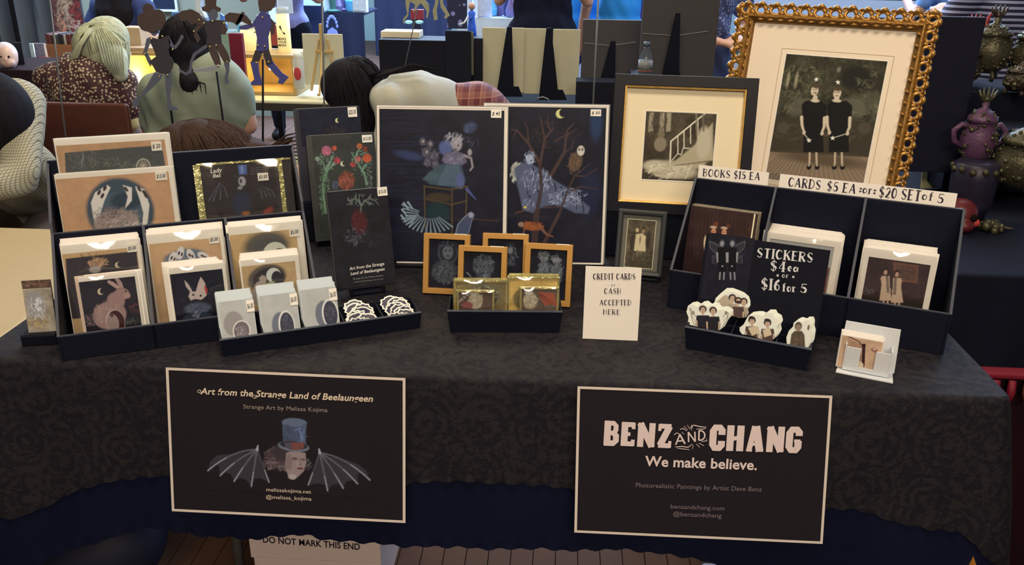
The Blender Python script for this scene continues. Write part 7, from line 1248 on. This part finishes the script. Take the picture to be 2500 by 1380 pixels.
# water bottle
bt = wp(1573, 196, 3.45); t = empty('water_bottle', (bt[0], bt[1], bt[2] - .02)); tag(t, 'clear plastic water bottle with paper label before the tall dark panel', 'bottle')
CLR = mat('clear_plastic', (90, 96, 96), .12, alpha=.4, spec=.8); k_ = 3.7 / F
G().lathe([(.026, 0), (.028, .01), (.026, .03), (.028, .05), (.027, .075), (.027, .10), (.022, .12), (.012, .142), (.011, .15)], 22).build('bottle_body', CLR, t, True); G().cyl((0, 0, .15), (0, 0, .167), .0125, n=16).build('bottle_cap', mat('grey_blue_cap', (70, 84, 90), .4), t, True); G().lathe([(.0283, .058), (.0283, .098)], 22).build('paper_label', mat('bottle_label', (130, 128, 118), .5, g=.8), t, True); G().lathe([(.0286, .056), (.0286, .06)], 22).build('red_stripe', mat('label_red', (150, 70, 55), .5), t, True)
bxp('bottle_ledge', 'black ledge holding the water bottle behind the staircase frame', 'riser', 1540, 1610, 199, 262, 3.4, .12, BEA, zb=0)
# pale hanging cut-out legs, top centre
for k, (pts, lab) in enumerate((([(990, -10), (1004, -10), (998, 20), (996, 40), (986, 52), (988, 60), (984, 54), (984, 46), (994, 34), (990, 10)], 'pale flat cut-out leg hanging, leftmost'), ([(1000, -10), (1030, -8), (1046, 10), (1048, 24), (1044, 44), (1040, 42), (1042, 28), (1034, 16), (1028, 8), (1018, 16), (1012, 30), (1008, 30), (1014, 12), (1002, 4)], 'pale flat cut-out of a bent body with a tail, hanging'), ([(1062, -12), (1070, -12), (1070, 6), (1066, 24), (1068, 48), (1060, 50), (1056, 26), (1062, 8)], 'pale flat cut-out leg hanging in the middle'), ([(1072, -12), (1080, -10), (1082, 10), (1090, 24), (1098, 38), (1088, 46), (1084, 42), (1088, 36), (1076, 18)], 'pale flat cut-out leg hanging, rightmost'))):
    pl = Pl((0, 3.35, 0), 0); q = [tuple(pl.hit(*p)) for p in pts]; o = G().prism(q, 3.35, 3.354).build('cutout_leg', mat('cutout_tan', (170, 160, 115), .7, g=.8)); tag(o, lab, 'cut-out')
# ================================================================ FAR HALL
def ftable(lab, x0p, x1p, ytop, Y, dep, m, top=.75, cat='table'):
    a_, b_ = wp(x0p, ytop, Y), wp(x1p, ytop, Y); z = float(a_[2]); w_ = b_[0] - a_[0]; t = empty('market_table', ((a_[0] + b_[0]) / 2, Y, 0)); tag(t, lab, cat)
    bevel(G().box(-w_ / 2, w_ / 2, 0, dep, z - .03, z).build('table_top', m, t), .01); g = G(); v = []; n = 70
    for j in range(7):
        for i in range(n + 1): u = i / n; v.append((-w_ / 2 - .01 + (w_ + .02) * u, -.01 - .05 * (j / 6) * (.6 + .4 * sin(u * w_ * 30)), (z - .005) * (1 - j / 6) + .01))
    g.add(v, [(j * (n + 1) + i, (j + 1) * (n + 1) + i, (j + 1) * (n + 1) + i + 1, j * (n + 1) + i + 1) for j in range(6) for i in range(n)]); g.build('cloth_skirt', m, t, True); return t, z
NV = mat('far_navy_cloth', (26, 38, 72), .8, var=.15, g=.55); NVB = mat('far_blue_black_cloth', (20, 28, 56), .8, var=.2, g=.5); WHC = mat('far_white_cloth', (225, 235, 245), .8, g=.75)
ftable('far market table with plain navy cloth behind the wooden easel', 712, 790, 14, 8.9, .7, NV); ftable('far market table with dark cloth and white arch emblem', 788, 886, 30, 8.6, .7, NVB)
ftable('far market table with wide blue-black cloth right of the arch emblem', 915, 1100, -8, 11.5, .7, NVB); ftable('far bright white-covered table behind the white boards', 1120, 1270, 44, 6.4, .7, WHC); ftable('far bright white-covered table beside the blue shirts', 1395, 1570, 30, 7.4, .9, WHC); ftable('far white-covered table with red items, right of the clasped hands', 1740, 1900, 150, 5.2, .5, WHC)
t = It('cloth_emblem', Pl(ony(812, 82, 8.53), 0), -.1, .1, 'pale arch-shaped emblem on the dark far table cloth', 'banner'); q = [( .055 * cos(a_) * 1.1, .02 + (.12 * sin(a_) if sin(a_) > 0 else 0)) for a_ in [pi * k / 14 for k in range(15)]]
EMB = mat('emblem_white', (170, 170, 215), .7, g=.6)
for k in range(9): aa = pi * (k + .5) / 9; G().ball((.05 * cos(aa), 0, .05 + .11 * sin(aa)), (.012, .004, .018), 8, 6).build('emblem_petal', EMB, t.root)
G().prism([(-.06, -.02), (.06, -.02), (.045, .03), (.0, .06), (-.045, .03)], -.004, .0).build('emblem_base', EMB, t.root)
# hanging white paper and signs
bxp('white_cloth', 'white paper panel hanging over the far navy table', 'paper', 716, 782, -40, 14, 8.8, .02, WHC); bxp('blue_screen', 'small bright tablet screen behind the striding puppet', 'tablet', 658, 675, 20, 54, 5.2, .02, mat('tablet_glow', (120, 190, 235), .4, emit=((.35, .7, 1), 1.1))); bxp('tablet_stand', 'dark stand under the bright tablet', 'stand', 660, 673, 54.5, 100, 5.2, .02, BLACKW, zb=0)
bxp('white_sign', 'slanted white sign top behind the tablet', 'sign', 680, 716, -20, 34, 6.0, .02, WHC, yaw=.5)
standing('person in a lilac top behind the tablet at the far table', wp(697, 60, 6.5)[0], 6.5, 1.62, pi, mat('lilac_top', (150, 150, 190), .8, g=.6), BLKC, 'up', hair=HB, vox=.018)
# crowd
hp_ = wp(302, 40, 5.6); standing('person with long black hair and blue jacket beside the cream wall', hp_[0], 5.6, 1.28, pi * .9, mat('navy_jacket', (30, 46, 86), .8, g=.7), BLKC, 'up', hair=HB, vox=.016, hairp=[C(hp_ + Vector((0, 0, .25)), .12, hp_ + Vector((0, 0, .02)), .17)])
x_ = wp(1325, 40, 5.6)[0]; standing('person in black seen from behind with both elbows bent, top centre', x_, 5.6, 1.72, 0, BLKC, BLKC, 'up', hair=HB, build=1.25, vox=.016, hem=.2)
TEAL = mat('bright_blue_shirt', (40, 160, 225), .8, g=.55)
standing('person in a bright blue shirt right of the black clothed person', wp(1425, 30, 6.5)[0], 6.5, 1.66, 0, TEAL, mat('blue_jeans', (60, 84, 160), .8, g=.6), 'up', hair=HB, vox=.016, skin=SKINP); standing('person in a bright blue shirt with a shoulder bag, beside the tall panel', wp(1512, 30, 6.0)[0], 6.0, 1.70, .3, TEAL, BLKC, 'down', hair=HB, vox=.016)
standing('person in black holding a camera behind the two blue shirts', wp(1590, 20, 6.9)[0], 6.9, 1.7, pi, mat('violet_cloth', (70, 60, 110), .8, g=.7), BLKC, 'up', vox=.018)
PAT = fabric('patterned_blouse', (70, 78, 110), (150, 155, 170), 'dots', 60, .7)
standing('person in patterned blouse and navy skirt with clasped hands right of the tall panel', wp(1716, 100, 4.85)[0], 4.85, 1.66, pi + .5, PAT, DEN, 'clasped', hair=HB, skin=SKIN, vox=.012, skirt=DEN)
STR = fabric('striped_shirt', (176, 176, 196), (28, 28, 58), 'stripe', 46, .7)
x_ = wp(2466, 60, 3.75)[0]; standing('person in a navy and white striped shirt, arm bent, top right', x_, 3.75, 1.64, .15, STR, BLKC, 'up', hair=HBR, skin=SKINP, build=1.05, vox=.011)
standing('person in a dark dress behind the striped shirt, right edge', wp(2560, 60, 4.4)[0], 4.4, 1.7, 0, BLKC, BLKC, 'down', vox=.018)
standing('person in pale blue seen through the gap right of the gilt frame', wp(2318, 40, 6.0)[0], 6.0, 1.6, .6, mat('pale_blue_shirt', (120, 160, 205), .8, g=.7), mat('blue_jeans', (60, 84, 160), .8), 'up', vox=.018)
# far clutter on the tables
r = random.Random(11); FCM = [mat('clutter_%d' % k, c, .5, g=.7, var=.3) for k, c in enumerate(((200, 205, 225), (160, 60, 66), (90, 130, 190), (210, 190, 160), (60, 70, 110), (120, 200, 210), (230, 120, 60), (140, 120, 150), (70, 110, 90), (235, 235, 240)))]
def fig_mesh(k):
    g = G(); r_ = random.Random(k)
    if k % 4 == 0: g.lathe([(.05, 0), (.055, .01), (.02, .02), (.03, .1), (.045, .16), (.02, .2), (.028, .24), (.001, .27)], 10)
    elif k % 4 == 1: g.box(-.06, .06, -.03, .03, 0, .18); g.box(-.05, .05, -.034, -.03, .01, .17)
    elif k % 4 == 2: g.lathe([(.04, 0), (.05, .06), (.03, .12), (.018, .16), (.018, .2)], 10); g.ball((0, 0, .23), .03, 8, 6)
    else: g.prism([(-.05, 0), (.05, 0), (.06, .1), (.02, .16), (.03, .22), (-.02, .26), (-.03, .17), (-.06, .1)], -.02, .02)
    return g
names = ('figurine', 'framed_card', 'bottle', 'ornament')
def clutter(n, xa, xb, yb, Y, labs, grp, sc=1., dy=.4):
    for k in range(n):
        i = r.randrange(4); me = fig_mesh(i).mesh(names[i], FCM[r.randrange(10)], False); p = wp(xa + (xb - xa) * (k + r.random() * .6) / n, yb, Y); z = p[2]; o = link(names[i], me); o.location = (p[0], p[1] + .03 + r.random() * dy, z); s = sc * r.uniform(.7, 1.25); o.scale = (s, s, s * r.uniform(.8, 1.3)); o.rotation_euler.z = r.uniform(-.6, .6)
        tag(o, labs, ('figurine', 'card', 'bottle', 'ornament')[i], grp)
clutter(14, 790, 884, 30, 8.6, 'small bright trinket on the far dark table with the arch emblem', 'trinkets on the arch emblem table', 1.1); clutter(20, 1122, 1262, 44, 6.4, 'small colourful trinket on the far bright table above the white boards', 'trinkets on the bright far table', .8); clutter(6, 716, 786, 14, 8.9, 'small trinket on the far plain navy table', 'trinkets on the navy far table', 1.0)
clutter(8, 1400, 1560, 30, 7.4, 'small item on the white table behind the blue shirts', 'items on the white far table', .8); clutter(6, 1748, 1800, 150, 5.2, 'small red and white item on the white table by the gilt frame', 'items on the right white table', .5, .1)
clutter(12, 920, 1098, -8, 11.5, 'small trinket on the wide blue-black far table', 'trinkets on the blue-black far table', 1.2); clutter(7, 420, 600, 82, 4.5, 'small coloured craft item behind the top-hat puppet', 'craft items behind the puppets', .5, .1)
bxp('craft_riser', 'pale cloth-covered riser behind the puppets', 'riser', 410, 610, 82, 175, 4.48, .2, mat('sage_cloth', (130, 150, 130), .8, g=.7))
# doll in blue
bxp('doll_block', 'black block under the blue doll', 'block', 1138, 1168, 92, 120, 4.2, .1, BEA, zb=.744); t = empty('doll', wp(1152, 92, 4.25)); tag(t, 'small doll in a bright blue dress standing before the bright far table', 'doll'); G().lathe([(.024, 0), (.02, .05), (.014, .09), (.018, .115), (.006, .13)], 14).build('dress', mat('cobalt_dress', (40, 90, 190), .6, g=.9), t, True); G().ball((0, 0, .145), .017, 12, 9).build('head', SKIN, t, True); G().tube([(-.015, 0, .10), (-.035, -.01, .07), (-.06, -.01, .06)], .005, 6).build('arm', mat('doll_white', (220, 220, 215), .5), t, True); G().tube([(.012, 0, .11), (-.01, -.02, .085)], .006, 6).build('arm', mat('cobalt_dress', (40, 90, 190)), t, True)
# sequinned fabric column and red bag behind the cut-outs
bxp('red_box', 'red gift box hanging behind the pale cut-outs', 'box', 1003, 1033, 24, 48, 5.2, .05, mat('red_box', (150, 40, 56), .6, g=.7)); bxp('display_post', 'dark navy stand under the red gift box', 'stand', 1008, 1028, 48.5, 100, 5.2, .05, NV, zb=0)

t = bxp('patterned_cloth', 'dark blue cloth with pale flowers, hanging left of the bright table', 'cloth', 1092, 1140, -50, 70, 5.6, .03, fabric('flower_cloth', (30, 40, 70), (150, 150, 200), 'dots', 24, .6))
for k, x in enumerate((998, 1024)): o = G().ball((0, 0, 0), (.02, .012, .009), 12, 8).build('pale_shoe', mat('aqua_white', (170, 225, 225), .4, g=.8), None, True); o.location = wp(x, 54, 4.3); tag(o, ('left pale toy shoe below the red box', 'right pale toy shoe below the red box')[k], 'toy shoe')
# ================================================================ RIGHT: URN STALL
t = empty('draped_table', (1.39, 2.45, 0)); tag(t, 'black draped table at the right holding the jewelled urns', 'table'); NB = mat('black_velvet', (18, 20, 30), .9, var=.2)
bevel(G().box(-.50, 1.2, -.50, .55, .70, .735).build('table_top', NB, t), .01)
g = G(); v = []; n = 80
for j in range(8):
    for i in range(n + 1): u = i / n; v.append((-.505 - .03 * (j / 7) * (1 + sin(i * .9)), .55 - 1.05 * u, .73 - .715 * j / 7))
for j in range(8):
    for i in range(n + 1): u = i / n; v.append((-.505 + 1.71 * u, -.505 - .03 * (j / 7) * (1 + sin(i * .8)), .73 - .715 * j / 7))
for o_ in (0, 8 * (n + 1)): g.f += [(o_ + j * (n + 1) + i, o_ + (j + 1) * (n + 1) + i, o_ + (j + 1) * (n + 1) + i + 1, o_ + j * (n + 1) + i + 1) for j in range(7) for i in range(n)]
g.v = [tuple(p) for p in v]; g.build('cloth_skirt', NB, t, True)
bxp('tier_block', 'black velvet tier behind the purple urn', 'riser', 2296, 2640, 322, 470, 2.62, .15, NB, bv=.004); bxp('tier_block', 'tall black velvet tier holding the upper row of urns', 'riser', 2296, 2640, 232, 470, 2.8, .3, NB, bv=.004)
o = bxp('display_board', 'tall black panel standing right of the gilt frame', 'panel', 2170, 2330, 42, 420, 2.56, .02, mat('panel_black', (26, 26, 36), .6))
URG = mat('jewelled_gold', (84, 76, 52), .35, .45, var=.8, vs=120, bump=1, bs=150, g=.9); URP = mat('purple_glaze', (92, 58, 78), .45, .1, var=.4, vs=90, bump=.7, bs=160); URB = mat('bronze_jewel', (66, 54, 42), .35, .4, var=.8, vs=110, bump=1, bs=140, g=.9); REDC = mat('red_resin', (150, 34, 40), .35, var=.3)
def urn(lab, px, ybot, Y, r_, h_, m, lid=True, handles=False, lab2=None, fin=None, feet=True):
    b_ = wp(px, ybot, Y); t = empty('jewelled_urn', b_); tag(t, lab, 'urn'); q = random.Random(px)
    f0 = .12 * h_ if feet else 0
    if feet:
        for k in range(3): a_ = 2.1 * k + .5; G().tube([(r_ * .55 * cos(a_), r_ * .55 * sin(a_), f0 * 1.3), (r_ * .8 * cos(a_), r_ * .8 * sin(a_), f0 * .7), (r_ * .7 * cos(a_), r_ * .7 * sin(a_), .003)], [.008, .006, .007], 6).build('foot', m, t, True)
    G().lathe([(r_ * .45, f0), (r_ * .8, f0 + h_ * .1), (r_, f0 + h_ * .28), (r_ * .95, f0 + h_ * .42), (r_ * .72, f0 + h_ * .55), (r_ * .78, f0 + h_ * .58)], 22).build('urn_body', m, t, True)
    gg = G()
    for k in range(110): a_ = q.random() * 6.28; t_ = q.uniform(.1, .56); zz_ = f0 + h_ * t_; rr = r_ * float(np.interp(t_, [.1, .28, .42, .56], [.8, 1, .95, .73])); gg.ball((rr * cos(a_), rr * sin(a_), zz_), q.uniform(.002, .0075) * (q.random() * .7 + .5), 6, 4)
    for k in range(40): a_ = q.random() * 6.28; t_ = q.uniform(.6, .74); rr = r_ * float(np.interp(t_, [.6, .64, .74], [.84, .82, .42])); gg.ball((rr * cos(a_), rr * sin(a_), f0 + h_ * t_), q.uniform(.002, .006), 6, 4)
    o_ = gg.build('gem_crust', URG, t, True); o_['kind'] = 'stuff'
    if lid: G().lathe([(r_ * .86, f0 + h_ * .58), (r_ * .82, f0 + h_ * .64), (r_ * .4, f0 + h_ * .74), (r_ * .16, f0 + h_ * .78), (r_ * .2, f0 + h_ * .84), (.002, f0 + h_ * .9)], 20).build('lid', m, t, True)
    if handles:
        for s in (-1, 1): G().tube([(s * r_ * .85, 0, f0 + h_ * .22), (s * r_ * 1.4, 0, f0 + h_ * .30), (s * r_ * 1.5, 0, f0 + h_ * .45), (s * r_ * 1.1, 0, f0 + h_ * .54), (s * r_ * .7, 0, f0 + h_ * .5)], .008, 8).build('handle', m, t, True)
    if fin:
        fz = f0 + h_ * .84; z9 = .022; gg = G()
        for k in range(5): a_ = -1 + .5 * k; gg.tube([(0, 0, fz), (.5 * z9 * sin(a_) * 2, 0, fz + z9 * .9), (z9 * 1.4 * sin(a_), 0, fz + z9 * 2 * cos(a_ * .6))], [.006, .005, .002], 6)
        gg.ball((0, 0, fz + .01), .011, 8, 6); gg.build('finial', fin, t, True)
    return t
urn('purple two-handled jewelled urn with a creature finial, right of the price strip', 2376, 395, 2.48, .048, .20, URP, handles=True, fin=URG, feet=False)
# lower bulbous section of the purple vessel
bw = wp(2372, 468, 2.42); t = empty('purple_vase', (bw[0], bw[1], .7355)); tag(t, 'dark purple jewelled bowl below the two-handled urn', 'vase'); hh = float(wp(2372, 392, 2.42)[2] - .7355); G().lathe([(.045, 0), (.058, hh * .3), (.062, hh * .7), (.06, hh * .95), (.05, hh)], 22).build('vase_body', mat('dark_purple', (44, 38, 50), .4, .2, var=.4), t, True); gg = G(); [gg.ball((.06 * cos(.52 * k), .06 * sin(.52 * k), hh * .86 + .004 * (k % 2)), .010, 8, 6) for k in range(12)]; o_ = gg.build('jewelled_band', URG, t, True); o_['kind'] = 'stuff'
urn('green-gold jewelled urn cut by the right edge, lower tier', 2478, 480, 2.42, .078, .22, URG, fin=URB)
urn('wide jewelled gold lidded urn with ram finial, upper row', 2404, 195, 2.92, .062, .20, URG, fin=URB); urn('low bronze jewelled bowl with lid, upper row left', 2345, 215, 2.9, .052, .15, URB, fin=None); urn('jewelled gold urn behind the low bronze bowl, upper row', 2352, 190, 3.02, .05, .17, URG, fin=REDC); urn('olive round jewelled urn at the right edge, upper row', 2500, 205, 2.9, .06, .2, URG, fin=None); urn('small round bronze bowl on short feet below the olive urn', 2480, 232, 2.78, .045, .1, URB)
t = tag(G().tube([(0, 0, 0), (.004, 0, .03), (-.004, 0, .06), (.01, 0, .09)], [.016, .013, .008, .002], 8).build('red_figure', REDC, None, True), 'small red resin figure on top of the upper urn row', 'figurine'); t.location = wp(2400, 100, 2.93)
for k in range(9): x_ = 2306 + k * 21 + (k % 3) * 3; gg = G(); q = random.Random(k); [gg.ball((q.uniform(-.022, .022), q.uniform(-.01, .01), q.uniform(.004, .018)), q.uniform(.005, .011), 7, 5) for _ in range(9)]; o = gg.build('jewelled_ring', (REDC if k in (5, 6) else URG), None, True); o.location = wp(x_, 322, 2.65) + Vector((0, 0, -.012)); tag(o, 'small jewelled trinket lying on the middle velvet tier', 'trinket', 'trinkets on the middle tier')
def skullish(lab, px, py, Y, s, m):
    b_ = wp(px, py, Y); b_[2] = .7355; t = empty('resin_skull', b_); tag(t, lab, 'skull'); blob('skull', [E_(b_ + Vector((0, .01, .035 * s)), (.034 * s, .036 * s, .032 * s)), E_(b_ + Vector((0, -.014 * s, .016 * s)), (.022 * s, .024 * s, .017 * s)), C(b_ + Vector((-.02 * s, -.01, .022 * s)), .008 * s, b_ + Vector((.02 * s, -.01, .022 * s)), .008 * s)], m, t, .004)
    for q in (-1, 1): G().ball((q * .013 * s, -.024 * s, .034 * s), .0085 * s, 10, 8).build('eye_socket', mat('socket_black', (20, 8, 10), .8), t, True)
skullish('glossy dark red skull next to the gilt frame corner', 2290, 455, 2.36, 1.1, mat('dark_red_resin', (130, 24, 40), .3)); skullish('brown-red skull before the purple vase', 2362, 462, 2.3, 1.3, mat('brown_red_resin', (96, 30, 30), .4)); skullish('small teal skull tucked behind the frame corner', 2262, 440, 2.42, .9, mat('teal_resin', (40, 96, 84), .4))
gg = G(); q = random.Random(3); [gg.ball((q.uniform(-.035, .035), q.uniform(-.02, .02), q.uniform(.006, .02)), q.uniform(.006, .014), 7, 5) for _ in range(22)]; gg.tube([(.03, 0, .012), (.055, 0, .008), (.06, -.01, .012)], [.006, .004, .002], 6); o = gg.build('jewelled_turtle', URG, None, True); p = wp(2425, 505, 2.3); o.location = (p[0], p[1], .7355); tag(o, 'jewelled turtle-like ornament at the front of the urn table', 'ornament')
o = G().ball((0, 0, .008), .012, 10, 8).build('coral_bead', mat('coral', (210, 70, 56), .4), None, True); p = wp(2402, 450, 2.28); o.location = (p[0], p[1], .7355 + .02); tag(o, 'coral red bead beside the brown-red skull', 'bead')
p = stand((2256, 388), (2320, 386), (2262, 460), .737, 10); it = card('note_card', 'cream handwritten note card with a red figure behind the skulls', p, (2254, 388), (2322, 387), 0, m=mat('yellow_note', (236, 220, 150), .6)); 
it.text('Little Fire', (2284, 396), (2318, 396), 5, INKD, shear=.3); it.text('Monsters', (2292, 410), (2320, 411), 5, INKD, shear=.3); Q = [it.loc(*q_) for q_ in ((2264, 420), (2268, 408), (2276, 412), (2282, 402))]; G().tube([(a_[0], -.001, a_[1]) for a_ in Q], [.0015, .003, .0025, .001], 6).build('red_figure', REDC, it.root)
# red basket low right
Y = 1.80; t = empty('red_tray', (wp(2500, 890, Y)[0], Y, float(wp(2500, 890, Y)[2]) - .03)); tag(t, 'red fringed tray low behind the right table corner', 'tray'); RM = mat('bright_red_cloth', (120, 16, 34), .6)
bevel(G().box(-.12, .3, -.02, .02, 0, .012).build('red_rim', RM, t), .003)
for k in range(10): G().tube([(-.10 + k * .035, -.025, .0), (-.10 + k * .035, -.03, -.03), (-.098 + k * .035, -.028, -.06)], [.008, .010, .003], 6).build('tassel', RM if k % 3 else mat('brown_tassel', (110, 60, 44), .7), t, True)
zt = float(t.location[2]); G().box(-.10, .28, .0, .02, -zt, 0).build('tray_stand', mat('dark_red_wood', (34, 12, 18), .8), t)
